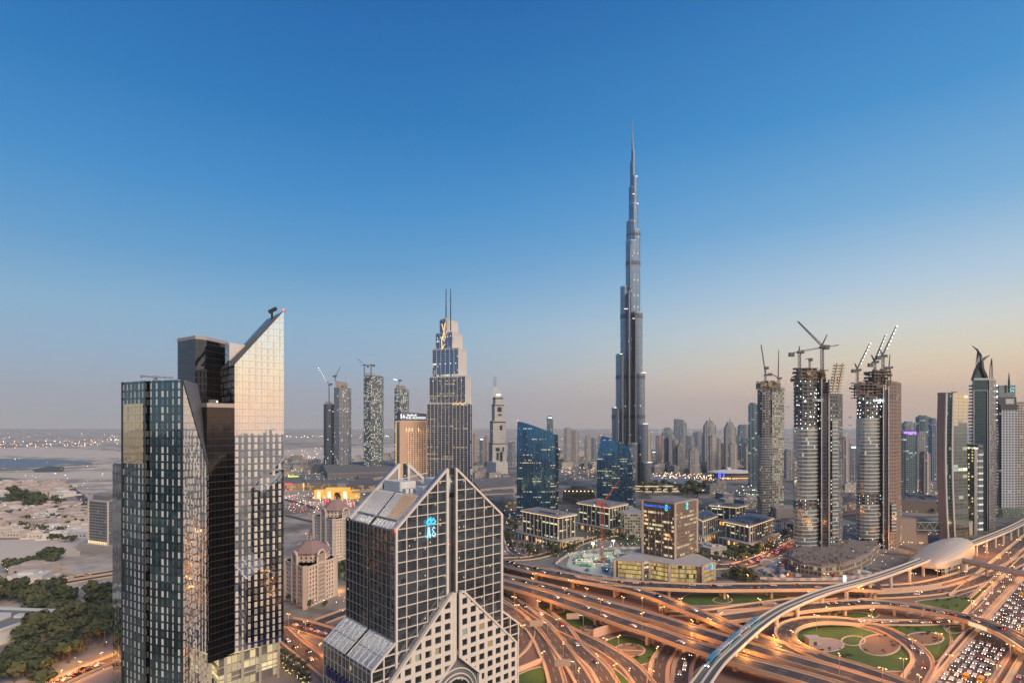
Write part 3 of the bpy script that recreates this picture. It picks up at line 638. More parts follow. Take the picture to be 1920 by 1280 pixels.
# beige apartment towers with arched gables
def arch_tower(name, label, L, C_, R_, zbody, ztop, mw, roofm):
    p = foot(L, C_, R_); cx = sum(q[0] for q in p)/4; cyy = sum(q[1] for q in p)/4; Z0 = Matrix.Translation((-cx, -cyy, 0))
    T = thing(name, label, 'apartment tower', (cx, cyy, 0)); 
    mb = MB(); mb.M = Z0; mb.prism(p, 0, zbody, 0, 1, 3.4, 3.3)
    mb.build('wall', [mw, ROOFL], T)
    mb = MB(); mb.M = Z0; mb.prism(grow(p, 1.2), zbody-1.2, zbody); mb.prism(grow(p, .7), 6, 6.8); 
    for i in range(4):
        c = p[i]; mb.box(c[0]-1.4, c[0]+1.4, c[1]-1.4, c[1]+1.4, 0, zbody+1)
    mb.build('cornice', [BEIGE], T)
    oc = arc(cx, cyy, 15, 15, 8, 22.5, 360+22.5); mb = MB(); mb.M = Z0; mb.prism(oc, zbody, zbody+7, 0, 1, 3.4, 3.3); mb.build('drum', [mw, ROOFL], T)
    mb = MB(); mb.M = Z0; o2 = arc(cx, cyy, 17, 17, 8, 22.5, 360+22.5); o3 = arc(cx, cyy, 5, 5, 8, 22.5, 360+22.5)
    for i in range(8): j = (i+1) % 8; mb.face([(*o2[i], zbody+7), (*o2[j], zbody+7), (*o3[j], ztop), (*o3[i], ztop)])
    mb.face([(*q, ztop) for q in o3]); mb.face([(*q, zbody+7) for q in o2[::-1]]); mb.build('roof', [roofm], T)
    for i in range(4):        # an arched gable in the middle of each side
        a, b = p[i], p[(i+1) % 4]; c = mix2(a, b, .5); d = Vector((b[0]-a[0], b[1]-a[1], 0)).normalized(); n = Vector((d.y, -d.x, 0)); c = Vector((c[0], c[1], 0))+n*.6
        mb = MB(); mb.M = Z0; w = 4.6; zs = zbody+5
        pts = [c-d*w]+[c-d*w+Vector((0, 0, zs))]+[c+d*w*math.cos(R(180-k*20))+Vector((0, 0, zs+w*math.sin(R(180-k*20)))) for k in range(1, 9)]+[c+d*w+Vector((0, 0, zs)), c+d*w]
        pts = [q+Vector((0, 0, 2 if k in (0, len(pts)-1) else 0)) for k, q in enumerate(pts)]
        mb.tube(pts, .9, 5); mb.build('arch', [BEIGE], T)
        mb = MB(); mb.M = Z0
        for k in range(int(zbody/3.3)):
            zz = 6+k*3.3
            if zz > zs: break
            cc = c-n*.2; mb.bar(cc-d*3.6+Vector((0, 0, zz)), cc+d*3.6+Vector((0, 0, zz)), .9, .8)
        mb.build('balconies', [BEIGE], T)
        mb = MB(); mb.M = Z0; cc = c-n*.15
        mb.face([cc-d*3.8+Vector((0, 0, 3)), cc+d*3.8+Vector((0, 0, 3)), cc+d*3.8+Vector((0, 0, zs+2)), cc-d*3.8+Vector((0, 0, zs+2))]); mb.build('recess_shade_panel', [solid('balcony_shade', (.34, .27, .23), .6)], T)  # flat panel; shade of the balcony recess put into its colour
    mb = MB(); mb.M = Z0; mb.tube([(cx, cyy, ztop), (cx, cyy, ztop+5)], [.5, .1]); mb.build('finial', [BEIGE], T)
    return T
APT = facade('apartment_wall', (.62, .50, .42), (.10, .09, .085), .62, .5, .03, 0, metal=.2, rough=.2, E=.7, seed=51); MAROON = solid('maroon_tiles', (.29, .195, .17), .75, 0, .15, .5)
arch_tower('apartment_tower', 'beige apartment tower with arched gables and maroon octagonal roof, nearest to the road junction', (536, 452), (572, 428), (629, 462), 32, 47, APT, MAROON)
arch_tower('apartment_tower', 'beige apartment tower with arched gables, farther back beside the gabled office tower', (589, 600), (626, 575), (668, 604), 44, 60, APT, MAROON)
T = thing('apartment_block', 'low beige apartment wing with many small windows beside the farther arched tower', 'apartment block', (X(650, 620), 620, 0))
mb = MB(); p = [(-40, -12), (26, -12), (26, 10), (-40, 10)]; mb.prism(p, 0, 26, 0, 1, 3.4, 3.3); mb.build('wall', [APT, ROOFL], T)
mb = MB(); mb.prism(grow(p, .8), 25.4, 27); mb.build('parapet', [BEIGE], T)
T = thing('villa_roof_building', 'low pale building with parapet roof and roof boxes at the left edge beside the park', 'building', tuple(G(20, 1185, 0)))
mb = MB(); p = [(-45, -18), (13, -22), (20, 16), (-40, 22)]; mb.prism(p, 0, 9); mb.build('wall', [WHITE], T)
mb = MB(); mb.prism(inset(p, 1.5), 9, 9.05); mb.build('roof', [ROOFG], T)
mb = MB()
for i in range(4): a, b = p[i], p[(i+1) % 4]; mb.bar((a[0], a[1], 9.7), (b[0], b[1], 9.7), 1.4, 1.6)
mb.box(-14, -4, -5, 5, 9, 12); mb.box(0, 5, 2, 7, 9, 11); mb.build('parapet', [WHITE], T)
# ================================================================== downtown
def local(mb, x, y): mb.M = Matrix.Translation((-x, -y, 0))
# ---- the very tall setback tower
BY = 1245.; k_ = BY/F; bx = X(1186, BY)
TALL = facade('ribbed_silver_glass', (.24, .27, .30), (.32, .40, .48), .30, .26, .006, 0, lc=(1, .9, .7), lc2=(1, 1, .9), E=2., metal=.9, rough=.33, fr=.3, fm=.8, wob=.01, gv=.3, seed=61)
TALLM = facade('ribbed_dark_band', (.16, .17, .19), (.10, .12, .14), .4, .2, 0, 0, metal=.7, rough=.3, fr=.4, seed=62)
tt = thing('supertall_tower', 'immensely tall silver-blue tower stepping up in rounded tiers to a needle spire', 'skyscraper', (bx, BY, 0))
tiers = [  # centre px, radius px, top row, depth offset, bottom row (None = ground)
 (1155, 8.2, 764, 14, None), (1162.7, 8.2, 664, 6, None), (1171, 8, 538, -2, None), (1205, 9.6, 794, -30, None), (1210.5, 8.6, 866, -38, None), (1199, 10, 699, -22, None), (1194, 10.4, 586, -14, None),
 (1186, 9, 830, -46, None), (1178, 9, 600, 4, None), (1183.5, 10.3, 453, -2, None), (1190, 10.4, 433, 2, None), (1184.3, 9.9, 416, 4, None), (1188, 8.2, 383, 0, None), (1186, 7, 352, 3, None), (1189, 5.9, 332, 0, None), (1186, 4.6, 304, 2, None), (1187.3, 3.6, 284, 0, None), (1186.4, 2.2, 267, 1, None)]
for cx_, r_, top, dy, _ in tiers:
    Yt = BY+dy; z = Zp(top, Yt); r = r_*k_; mb = MB(); p = arc(X(cx_, Yt)-bx, dy, r, r*1.15, 14)
    z0 = 0 if top > 440 or r_ > 9 else Zp(500, BY); mb.prism(p, z0, z, 0, 1, 2.8, 4.2, bottom=False); mb.build('tier', [TALL, STEELL], tt)
    if r_ > 6:
        mb = MB(); mb.prism(arc(X(cx_, Yt)-bx, dy, r+.35, r*1.15+.35, 14), z-2.4, z+.4); mb.build('tier_rim', [solid('tier_rim_metal', (.5, .52, .54), .3, .7, .1)], tt)
for rows in ((492, 499), (590, 598), (704, 711), (778, 784), (440, 444)):
    mb = MB()
    for cx_, r_, top, dy, _ in tiers:
        if top < rows[0]-2 and r_ > 6: Yt = BY+dy; mb.prism(arc(X(cx_, Yt)-bx, dy, r_*k_+.5, r_*k_*1.15+.5, 14), Zp(rows[1], Yt), Zp(rows[0], Yt), 0, 0, 2.8, 4.2)
    mb.build('plant_band', [TALLM], tt)
for px_, top, w_ in ((1179.5, 545, 1.5), (1191.5, 590, 1.1), (1167, 668, 1.3), (1201.5, 702, 1.3), (1159, 768, 1.2), (1184.5, 455, 1.2)):
    mb = MB(); x_ = X(px_, BY-34)-bx; mb.box(x_-w_/2, x_+w_/2, -34 if top > 500 else -18, -8, 0 if top > 500 else Zp(545, BY), Zp(top, BY-34)); mb.build('seam_shade', [solid('tower_seam_shade', (.16, .19, .23), .4, .3, .1)], tt)  # dark strips standing proud: shade between the tubes put into colour
    mb = MB(); mb.bar((x_+w_/2+.5, -34.5 if top > 500 else -18.5, 0 if top > 500 else Zp(545, BY)), (x_+w_/2+.5, -34.5 if top > 500 else -18.5, Zp(top, BY-34)), .9); mb.build('fin', [solid('tower_fin', (.55, .58, .62), .35, .6, .05)], tt)
mb = MB(); mb.tube([(0, 0, Zp(300, BY)), (0, 0, Zp(262, BY)), (0, 0, Zp(240, BY)), (0, 0, 828)], [2.4, 1.6, .6, .22], 8); mb.build('spire', [solid('spire_metal', (.20, .23, .27), .45, .5, .1)], tt)
mb = MB()
for px_, r, py in ((1161, 3, 664), (1203, 5, 699), (1150, 3, 764), (1206, 5, 794), (1214, 5, 866), (1184, 2.2, 366), (1190, 1.6, 333), (1170, 4, 580), (1184, 2, 598), (1192, 1.4, 384)):
    mb.box(X(px_, BY-30)-bx-r, X(px_, BY-30)-bx+r, -52, -51, Zp(py, BY-45)-.6, Zp(py, BY-45)+.6)
for px_, py in ((1183, 545), (1178, 640), (1190, 760), (1186, 480), (1187, 470), (1182, 815), (1160, 790), (1200, 820)): mb.blob((X(px_, BY-50)-bx, -52, Zp(py, BY-50)), .8)
mb.build('tier_lights', [lamp('soft_white_glow', (1, .95, .8), 1.6)], tt)
mb = MB()
for k, (r1, r2, z) in enumerate(((62, 20, 4), (54, 17, 9), (44, 14, 14))):
    mb.prism(arc(34, -60, r1, r2, 20), z-4, z)
mb.build('podium', [CONC], tt)
mb = MB()
for k, (r1, r2, z) in enumerate(((62.4, 20.4, 4), (54.4, 17.4, 9), (44.4, 14.4, 14))): mb.prism(arc(34, -60, r1, r2, 20), z-.9, z-.2)
mb.build('podium_lights', [L_STRIP], tt)
# ---- stepped tower with twin masts
def stepped():
    Y0 = 940.; cxx = X(843, Y0); T = thing('stepped_tower', 'stepped blue-glass tower with pale fins, twin tall masts and a dark vertical banner', 'skyscraper', (cxx, Y0, 0))
    g1 = facade('stepped_glass', (.15, .155, .165), (.15, .18, .22), .14, .34, .09, .16, lc=(1, .66, .3), lc2=(1, .78, .42), E=.42, metal=.85, rough=.1, fr=.5, seed=71, run=9, band=.55)
    g2 = facade('stepped_glass_upper', (.24, .30, .36), (.12, .22, .36), .1, .25, .03, .06, lc=(1, .8, .5), E=.8, metal=.9, rough=.08, seed=72)
    pale = solid('pale_side_cladding', (.64, .60, .56), .55, 0, .08)
    ts = [(800.7, 876.7, 885.4, 755.5, g1, 0, None), (805, 872.4, 881.6, 705, g1, 4, 755.5), (810.8, 859.4, 874, 653, g2, 8, 705), (817, 847.8, 866.6, 623, g2, 12, 653), (824.7, 835.7, 858, 598, g2, 16, 623)]
    for i, (a, b, c, top, m, dy, bot) in enumerate(ts):
        p = foot((a, Y0+4+dy), (b, Y0-18+dy), (c, Y0+24+dy)); zt = Zp(top, Y0-10+dy); zb = 0 if bot is None else Zp(bot, Y0-10)-3
        mb = MB(); local(mb, cxx, Y0); mb.prism(p, zb, zt, 0, 1, 3.2, 3.9)
        mb.m[0] = 2 if i != 0 else 3
        mb.build('tier', [m, ROOFG, pale, solid('banner_dark', (.035, .04, .07), .6, 0, .05)], T)
        nf = [11, 9, 6, 4, 2][i]; mb = MB(); local(mb, cxx, Y0)
        for k in range(nf+1):
            q = mix2(p[3], p[0], k/nf); ext = 3+2*math.sin(k*1.7) if i < 4 else 0; mb.bar((q[0], q[1]-.4, zb), (q[0], q[1]-.4, zt+ext), .6)
        q = p[1]; mb.bar((q[0], q[1]-.4, zb), (q[0], q[1]-.4, zt+2), 1.6); mb.build('fins', [pale], T)
        mb = MB(); local(mb, cxx, Y0); mb.prism(grow(p, .5), zt-1.4, zt+.6); mb.build('cornice', [pale], T)
        if i in (1, 2, 3): 
            mb = MB(); local(mb, cxx, Y0); q0, q1 = p[3], p[0]
            for k in range(5): c_ = mix2(q0, q1, (k+.5)/5); mb.box(c_[0]-.5, c_[0]+.5, c_[1]-1.4, c_[1]-.9, zt-26 if i == 2 else zt-8, zt-24.6 if i == 2 else zt-7)
            mb.build('accent_lights', [L_SIGN], T)
    mb = MB(); 
    for px_ in (836.3, 845): mb.tube([(X(px_, Y0)-cxx, 0, Zp(620, Y0)), (X(px_, Y0)-cxx, 0, Zp(580, Y0)), (X(px_, Y0)-cxx, 0, Zp(541.5, Y0))], [1.0, .9, .6], 6)
    mb.build('mast', [STEEL], T)
    def loop(pp, r, nm):
        mb = MB(); mb.tube([(X(a, Y0-22)-cxx, -23, Zp(b, Y0-22)) for a, b in pp], r, 5); mb.build(nm, [L_GOLD], T)
    loop([(827, 608), (829, 608), (835, 633), (833.5, 640), (829, 631), (828, 634), (829, 655), (832, 648)], .75, 'gold_loop'); loop([(834.5, 606), (832, 625), (828, 640), (828.5, 652), (835, 645)], .75, 'gold_loop')
    loop([(848.5, 758), (851.5, 757.5), (854.5, 754.8), (859, 758.5), (863, 754.8), (867.5, 758.8), (871.5, 754.8), (873, 757)], .7, 'gold_zigzag')
    p = foot((800.7, Y0+4), (876.7, Y0-18), (885.4, Y0+24)); d = (Vector(p[1])-Vector(p[0])); az = math.atan2(d.y, d.x); c_ = mix2(p[0], p[1], .62)
    M_ = Matrix.Rotation(az, 4, 'Z') @ Matrix.Rotation(R(90), 4, 'X') @ Matrix.Rotation(R(90), 4, 'Z')
    o = text('banner_lettering', 'THE ADDRESS  OPENING SOON', 9.5, (c_[0]-cxx+.4, c_[1]-Y0-.5, Zp(822, Y0-5)), (0, 0, 0), lamp('banner_white', (.8, .85, .95), .55), T, .05); o.rotation_euler = M_.to_euler()
    q = mix2(p[0], p[1], .62); mb = MB(); local(mb, cxx, Y0); mb.bar((q[0]+.5, q[1]-.6, Zp(890, Y0)), (q[0]+.5, q[1]-.6, Zp(879, Y0)), 7, .4); mb.build('banner_logo_panel', [WHITE], T)
    mb = MB(); local(mb, cxx, Y0); mb.box(X(857, Y0)-6, X(857, Y0)+4, Y0-14, Y0-13.6, Zp(628, Y0)-3, Zp(628, Y0)+3); mb.build('roof_sign_panel', [pale], T)
stepped()
# ---- warm hotel slab with the lit name
def hotel():
    Y0 = 975.; p = foot((742.5, Y0+25), (750, Y0), (812, Y0+10)); cxx = p[0][0]
    T = thing('hotel_slab', 'tan hotel slab with balcony grid, uplights and a white lit name along its top', 'hotel', (cxx, Y0, 0)); zt = Zp(790, Y0)
    m = facade('hotel_balconies', (.70, .53, .40), (.07, .06, .055), .5, .52, .06, 0, lc=(1, .65, .3), lc2=(1, .8, .45), E=.9, metal=.4, rough=.2, seed=81)
    tan = solid('tan_render', (.52, .38, .28), .75, 0, .08)
    mb = MB(); local(mb, cxx, Y0); mb.prism(p, 0, zt, 0, 1, 4.4, 3.5); mb.m[3] = 2; mb.build('body', [m, tan, BLKG], T)
    mb = MB(); local(mb, cxx, Y0); mb.box(p[0][0]-.6, p[0][0]+12, Y0-.8, Y0+6, 0, zt+.5); mb.prism([(p[0][0], Y0-.7), (p[1][0], p[1][1]-.7), (p[1][0], p[1][1]+8), (p[0][0], Y0+8)], zt-12, zt+.4); mb.build('blank_wall', [tan], T)
    zs = Zp(771, Y0); q = inset(p, 1.5)
    mb = MB(); local(mb, cxx, Y0); mb.prism(q, zt, [zs, zs-5, zs-5, zs], 0, 0); mb.build('sign_band', [solid('slate_band', (.16, .15, .17), .6)], T)
    mb = MB(); local(mb, cxx, Y0); mb.prism(grow(p, 1.2), zt+.3, zt+1); mb.build('cornice_light', [lamp('peach_strip', (1, .58, .3), .9)], T)
    text('hotel_name', 'THE ADDRESS', 5.6, (X(779, Y0)-cxx, 1.2, Zp(783.2, Y0)), (R(90), 0, R(6)), L_SIGN, T)
    mb = MB(); local(mb, cxx, Y0); a = X(764, Y0)
    for k in range(7): mb.box(a+k*2.3, a+k*2.3+1.4, Y0+.6, Y0+1.2, Zp(779.4, Y0), Zp(779.4, Y0)+(1.6 if k % 3 else 3))
    mb.build('hotel_name_script', [L_SIGN], T)
    mb = MB(); x = X(757, Y0)-cxx; mb.bar((x-1.6, .4, Zp(783.5, Y0)), (x, .4, Zp(777.5, Y0)), .8); mb.bar((x+1.6, .4, Zp(783.5, Y0)), (x, .4, Zp(777.5, Y0)), .8); mb.bar((x-4.6, .4, Zp(784, Y0)), (x-4.6, .4, Zp(776, Y0)), 1.3); mb.build('hotel_logo', [L_SIGN], T)
    mb = MB(); local(mb, cxx, Y0); mb.box(p[3][0]-.2, p[3][0]+1.6, p[3][1]-1.5, p[3][1]-.5, 30, Zp(789, Y0)); mb.build('gold_edge_light', [L_GOLD], T)
    mb = MB(); local(mb, cxx, Y0)
    for px_ in (762, 767.5, 773, 785): x = X(px_, Y0); mb.bar((x, Y0-.9, Zp(809, Y0)), (x, Y0-.9, Zp(801.5, Y0)), 1.3, .3)
    mb.build('uplights', [lamp('upl', (1, .75, .45), 1.1)], T)
hotel()
for x_, z_ in ((752, 30), (765, 60), (785, 80), (765, 130), (790, 130)):  # added warm fill lights before the hotel front; no fitting stands there
    l = bpy.data.lights.new('lamp_or_fill_light', 'POINT'); l.energy = 11000; l.color = (1, .62, .34); l.shadow_soft_size = 2.; o = bpy.data.objects.new('lamp_or_fill_light', l); COL.objects.link(o); o.location = (X(x_, 940), 940, z_)
# ---- pale tower with a curved sail top
def sail():
    Y0 = 1500.; cxx = X(934, Y0); T = thing('sail_top_tower', 'white stepped hotel tower with curved sail crown, short twin masts and charred panels', 'tower', (cxx, Y0, 0))
    wp = facade('white_panels', (.60, .57, .52), (.30, .29, .28), .12, .82, .0, 0, metal=.1, rough=.5, seed=91); dk = solid('charred_black', (.05, .05, .055), .8)
    side = facade('grey_side', (.30, .30, .30), (.14, .15, .16), .3, .4, .02, 0, metal=.5, seed=92)
    for a, b, c, t, bt in ((916.5, 923.5, 950, 829, None), (918.5, 924.5, 948, 788.6, 829), (922, 927.5, 945, 757, 790), (924, 929, 943, 744, 758)):
        p = foot((a, Y0+22), (b, Y0), (c, Y0+4)); zb = 0 if bt is None else Zp(bt, Y0); zt = Zp(t, Y0)
        mb = MB(); local(mb, cxx, Y0); mb.prism(p, zb, zt, 0, 0, 5, 4); mb.m[3] = 1; mb.build('tier', [wp, side], T)
        mb = MB(); local(mb, cxx, Y0); mb.prism(grow(p, .4), zt-5, zt-2.4); mb.build('char_band', [dk], T)
    mb = MB(); local(mb, cxx, Y0); P = [(X(924.5, Y0), Zp(744, Y0)), (X(942, Y0), Zp(744, Y0)), (X(941.5, Y0), Zp(736, Y0)), (X(938, Y0), Zp(729, Y0)), (X(932, Y0), Zp(724.5, Y0)), (X(924.5, Y0), Zp(724, Y0))]
    vprism(mb, P, Y0+2, Y0+16, 0); mb.build('sail', [WHITE], T)
    mb = MB(); local(mb, cxx, Y0); mb.box(X(931, Y0), X(938, Y0), Y0+1, Y0+1.5, Zp(741.5, Y0), Zp(738.5, Y0)); mb.build('roof_sign', [L_SIGN], T)
    mb = MB(); 
    for px_ in (926, 929.5): mb.tube([(X(px_, Y0)-cxx, 8, Zp(735, Y0)), (X(px_, Y0)-cxx, 8, Zp(705, Y0))], [.9, .5], 5)
    mb.build('mast', [STEEL], T)
    mb = MB(); local(mb, cxx, Y0)
    for a, b, t, u in ((933, 940.5, 763, 771), (934.5, 940.5, 776, 778.5), (938, 942, 797, 805), (929.5, 937, 839, 845), (937.5, 942.5, 847, 864), (931, 935, 848, 862), (943, 945, 838, 846), (921, 925, 790, 793)): mb.box(X(a, Y0), X(b, Y0), Y0-.8+1, Y0+3, Zp(u, Y0), Zp(t, Y0))
    mb.build('burnt_panels', [dk], T)
    mb = MB(); p = foot((912, Y0+10), (930, Y0-30), (952, Y0)); local(mb, cxx, Y0); mb.prism(p, 0, Zp(865, Y0), 0, 1, 5, 4); mb.build('podium', [wp, WHITE], T)
sail()
# ---- construction cranes
CRM = solid('crane_steel', (.10, .10, .11), .5, .3, .1); CRR = solid('red_crane_paint', (.45, .05, .05), .5, 0, .1)
def crane(px, pbase, ptop, Y, jibs, label, mat=None, lit=False, w=1.6, group=None):
    """jibs: end points (px, row, thickness) from the slewing head; the first is the working jib, the second the counter-jib"""
    mat = mat or CRM; x = X(px, Y); zb = Zp(pbase, Y); T = thing('tower_crane', label, 'crane', (x, Y, zb), 0, group); zt = Zp(ptop, Y)-zb
    mb = MB()
    for sx in (-1, 1):
        for sy in (-1, 1): mb.bar((sx*w/2, sy*w/2, 0), (sx*w/2, sy*w/2, zt), w*.2)
    n = max(3, int(zt/(w*1.6)))
    for k in range(n):
        z0, z1 = zt*k/n, zt*(k+1)/n; s = 1 if k % 2 else -1; mb.bar((-s*w/2, -w/2, z0), (s*w/2, -w/2, z1), w*.13); mb.bar((w/2, -s*w/2, z0), (w/2, s*w/2, z1), w*.13)
    mb.build('mast', [mat], T)
    mb = MB(); mb.box(-w, w, -w, w, zt, zt+w*.8); mb.box(w*.8, w*2, -w*1.2, w*.2, zt-w*.2, zt+w*1.2); mb.build('cab', [mat], T)
    for i, (jx, jy) in enumerate(jibs):
        a = Vector((0, 0, zt+w*.6)); b = Vector((X(jx, Y)-x, 0, Zp(jy, Y)-zb)); d = (b-a); L = d.length; nrm = Vector((-d.z, 0, d.x)).normalized()
        if nrm.z < 0: nrm = -nrm
        mb = MB(); h = w*.8 if i == 0 else w*.6
        mb.bar(a, b, w*.22); mb.bar(a+Vector((0, w*.5, 0)), b+Vector((0, w*.5, 0)), w*.2); mb.bar(a+nrm*h, b+nrm*h*.3, w*.22); n = max(3, int(L/(w*1.7)))
        for k in range(n):
            f0, f1 = k/n, (k+1)/n; p0 = a+d*f0; p1 = a+d*f1; u0 = p0+nrm*h*(1-.7*f0); u1 = p1+nrm*h*(1-.7*f1); mb.bar(p0, u1 if k % 2 == 0 else u0, w*.13); 
            if k % 2: mb.bar(u0, p1, w*.13)
        if i == 1: mb.box(b.x-w*1.3, b.x+w*1.3, -w*.8, w*.8, b.z-w*1.8, b.z+w*.3)
        mb.build('jib' if i == 0 else 'counter_jib' if i == 1 else 'a_frame', [mat], T)
        if lit and i == 0:
            mb = MB(); nn = 8
            for k in range(2, nn+1): mb.blob(a+d*(k/nn)+Vector((0, -w, 0)), lit*.62)
            mb.build('jib_lamps', [L_WHITE], T)
    return T
# ---- towers under construction
RAW = facade('raw_concrete_floors', (.20, .18, .17), (.035, .037, .042), .30, .30, .10, 0, lc=(.75, 1, .75), lc2=(1, 1, .85), E=2.4, metal=.15, rough=.5, fr=.8, wob=0, seed=101)
RAWL = facade('worklit_floors', (.17, .165, .165), (.03, .045, .055), .22, .34, .42, 0, lc=(.75, 1, .85), lc2=(1, 1, .85), E=3.2, dot=.10, metal=.2, rough=.5, fr=.8, wob=0, seed=103)
RAWB = facade('brown_raw_wall', (.25, .19, .16), (.12, .095, .085), .35, .4, .015, 0, lc=(1, .8, .5), E=1.5, metal=0, rough=.7, fr=.85, wob=0, seed=104)
GLZ = facade('banded_new_glass', (.52, .53, .51), (.40, .48, .49), .03, .22, .012, 0, lc=(1, .8, .5), lc2=(1, 1, .9), E=1., metal=.75, rough=.1, fr=.35, wob=.006, gv=.35, seed=105)
DKG = facade('dark_fin_glass', (.07, .075, .09), (.10, .12, .16), .1, .15, .002, 0, metal=.9, rough=.1, seed=106)
SCAF = solid('scaffold_ochre', (.40, .32, .17), .8, 0, .35, .3); SCAFD = solid('formwork_brown', (.20, .165, .14), .85, 0, .3, .3)
def jumble(mb, x0, x1, y0, y1, z0, z1, n, mi=0, s=(2, 6)):
    for k in range(n):
        w, h = random.uniform(*s), random.uniform(.6, 2.6); x = random.uniform(x0, x1-w); z = random.uniform(z0, z1-h); y = random.uniform(y0, y1); mb.box(x, x+w, y, y+random.uniform(1.5, 4), z, z+h, mi)
def halfround(x0, x1, Y0, depth, n=9):
    cx_ = (x0+x1)/2; r = (x1-x0)/2
    f = lambda y: 1+(y-Y0)/Y0
    q = [(cx_+r*math.cos(R(180+180*k/(n-1))), Y0+depth*.45+depth*.45*math.sin(R(180+180*k/(n-1)))) for k in range(n)]+[(x1, Y0+depth), (x0, Y0+depth)]
    return [(a*f(b), b) for a, b in q]
def tower_uc(label, Y0, left, core, right, ztops, glass_row, crown, signtxt, right_mat, g2=None, sgpos=None):
    cxx = X((left[0]+right[1])/2, Y0); T = thing('unfinished_tower', label, 'skyscraper', (cxx, Y0, 0), 0, 'towers under construction')
    pl = halfround(X(left[0], Y0), X(left[1], Y0), Y0, 30); zt = Zp(ztops[0], Y0); zg = Zp(glass_row, Y0); zb1, zb2 = Zp(g2[0], Y0), Zp(g2[1], Y0)
    mb = MB(); local(mb, cxx, Y0); q = inset(pl, 1.2); mb.prism(q, 0, zt, 0, 1, 5.2, 4.1); mb.build('raw_floors', [RAWL, CONC], T)
    mb = MB(); local(mb, cxx, Y0)
    z = 4.
    while z < zt: mb.prism(inset(pl, .3), z, z+.5); z += 4.1
    mb.build('floor_slabs', [CONC_D], T)
    mb = MB(); local(mb, cxx, Y0); mb.prism(pl, 12, zb2, 0, 1, 1.9, 4.1, bottom=False); mb.prism(pl, zb1, zg, 0, 1, 1.9, 4.1, bottom=False); mb.build('curtain_wall', [GLZ, CONC_D], T)
    pc = [(X(core[0], Y0), Y0+2), (X(core[1], Y0), Y0+2), (X(core[1], Y0+30), Y0+30), (X(core[0], Y0+30), Y0+30)]
    mb = MB(); local(mb, cxx, Y0); mb.prism(pc, 0, Zp(ztops[1], Y0), 0, 1, 2.5, 4.1); mb.build('core_wall', [DKG, CONC], T)
    mb = MB(); local(mb, cxx, Y0)
    for xx in (pc[0][0]+.4, pc[1][0]-.4): mb.bar((xx, Y0+1.4, 0), (xx, Y0+1.4, Zp(ztops[1], Y0)+3), 1.1)
    mb.build('core_fins', [STEELL], T)
    pr = [(X(right[0], Y0)+.05, Y0+6), (X(right[1], Y0), Y0+9), (X(right[1], Y0+30), Y0+30), (X(right[0], Y0+30)+.05, Y0+30)]
    mb = MB(); local(mb, cxx, Y0); mb.prism(pr, 0, Zp(ztops[2], Y0), 0, 1, 3.6, 4.1); mb.build('right_wing', [right_mat, CONC], T)
    mb = MB(); local(mb, cxx, Y0); xa = X(right[0]+(right[1]-right[0])*(.42 if right_mat is not RAWB else .45), Y0)
    mb.prism([(xa, Y0+5.4), (X(right[1], Y0)+.4, Y0+8.4), (X(right[1], Y0)+.4, Y0+20), (xa, Y0+20)], 20, Zp(785 if right_mat is not RAWB else 945, Y0), 0, 0, 1.9, 4.1); mb.build('right_curtain_wall', [GLZ], T)
    mb = MB(); local(mb, cxx, Y0)
    for (a, b, t0, t1, n) in crown:
        jumble(mb, X(a, Y0), X(b, Y0), Y0+2, Y0+20, Zp(t1, Y0), Zp(t0, Y0), n, 0 if n % 2 else 1)
        zl, zh = Zp(t1, Y0)-2, Zp(t1+(t0-t1)*.85, Y0); xl_, xr_ = X(a, Y0)+1, X(b, Y0)-1
        for q in range(int((zh-zl)/3.6)+1): s_ = random.uniform(0, 2.5); mb.box(xl_+s_, xr_-random.uniform(0, 2.5), Y0+3, Y0+20, zl+q*3.6, zl+q*3.6+.7, 1)
        for q in range(6): x_ = xl_+2+(xr_-xl_-4)*q/5; mb.box(x_-.4, x_+.4, Y0+4, Y0+5, zl, zh, 1); mb.box(x_-.4, x_+.4, Y0+14, Y0+15, zl, zh, 1)
        mb.box(xl_+(xr_-xl_)*.3, xl_+(xr_-xl_)*.7, Y0+9, Y0+16, zl, zh+1, 1)
    for k in range(26): x = random.uniform(X(left[0], Y0), X(right[1], Y0)); mb.bar((x, Y0+4, zt-2), (x+random.uniform(-.5, .5), Y0+4, zt+random.uniform(1, 5)), .3, mi=1)
    mb.build('formwork', [SCAF, SCAFD], T)
    mb = MB(); local(mb, cxx, Y0)
    for k in range(9): yy = random.choice([(left[0]-5, left[0]), (right[1], right[1]+5)]); z = random.uniform(zt*.25, zt*.9); mb.bar((X(yy[0], Y0), Y0+8, z), (X(yy[1], Y0), Y0+9, z), .9, .6)
    mb.build('loading_platforms', [CONC_D], T)
    mb = MB(); local(mb, cxx, Y0)
    for k in range(22): mb.blob((random.uniform(X(left[0]+2, Y0), X(left[1]-3, Y0)), Y0+random.uniform(-.5, .2), random.choice(range(int(zg/4.1), int(zt/4.1)))*4.1+2), .42)
    mb.build('work_lamps', [L_WHITE], T)
    if signtxt: text('sign_lettering', signtxt[0], signtxt[1], (X(signtxt[2], Y0)-cxx, -1.6, Zp(signtxt[3], Y0)), (R(90), 0, R(8)), signtxt[4], T)
    return T
tower_uc('unfinished twin-lobed tower with dark central fin, middle one of the three crane-topped towers', 595., (1487, 1541), (1541, 1556), (1556.3, 1580), (713, 716, 736), 800, [(1502, 1540, 686, 712, 60), (1512, 1532, 690, 708, 21), (1540, 1556, 690, 730, 41), (1500, 1512, 700, 713, 12)], ('DAMAC', 3.6, 1533, 750, lamp('dim_sign', (.7, .7, .8), .5)), RAWL, (937, 953))
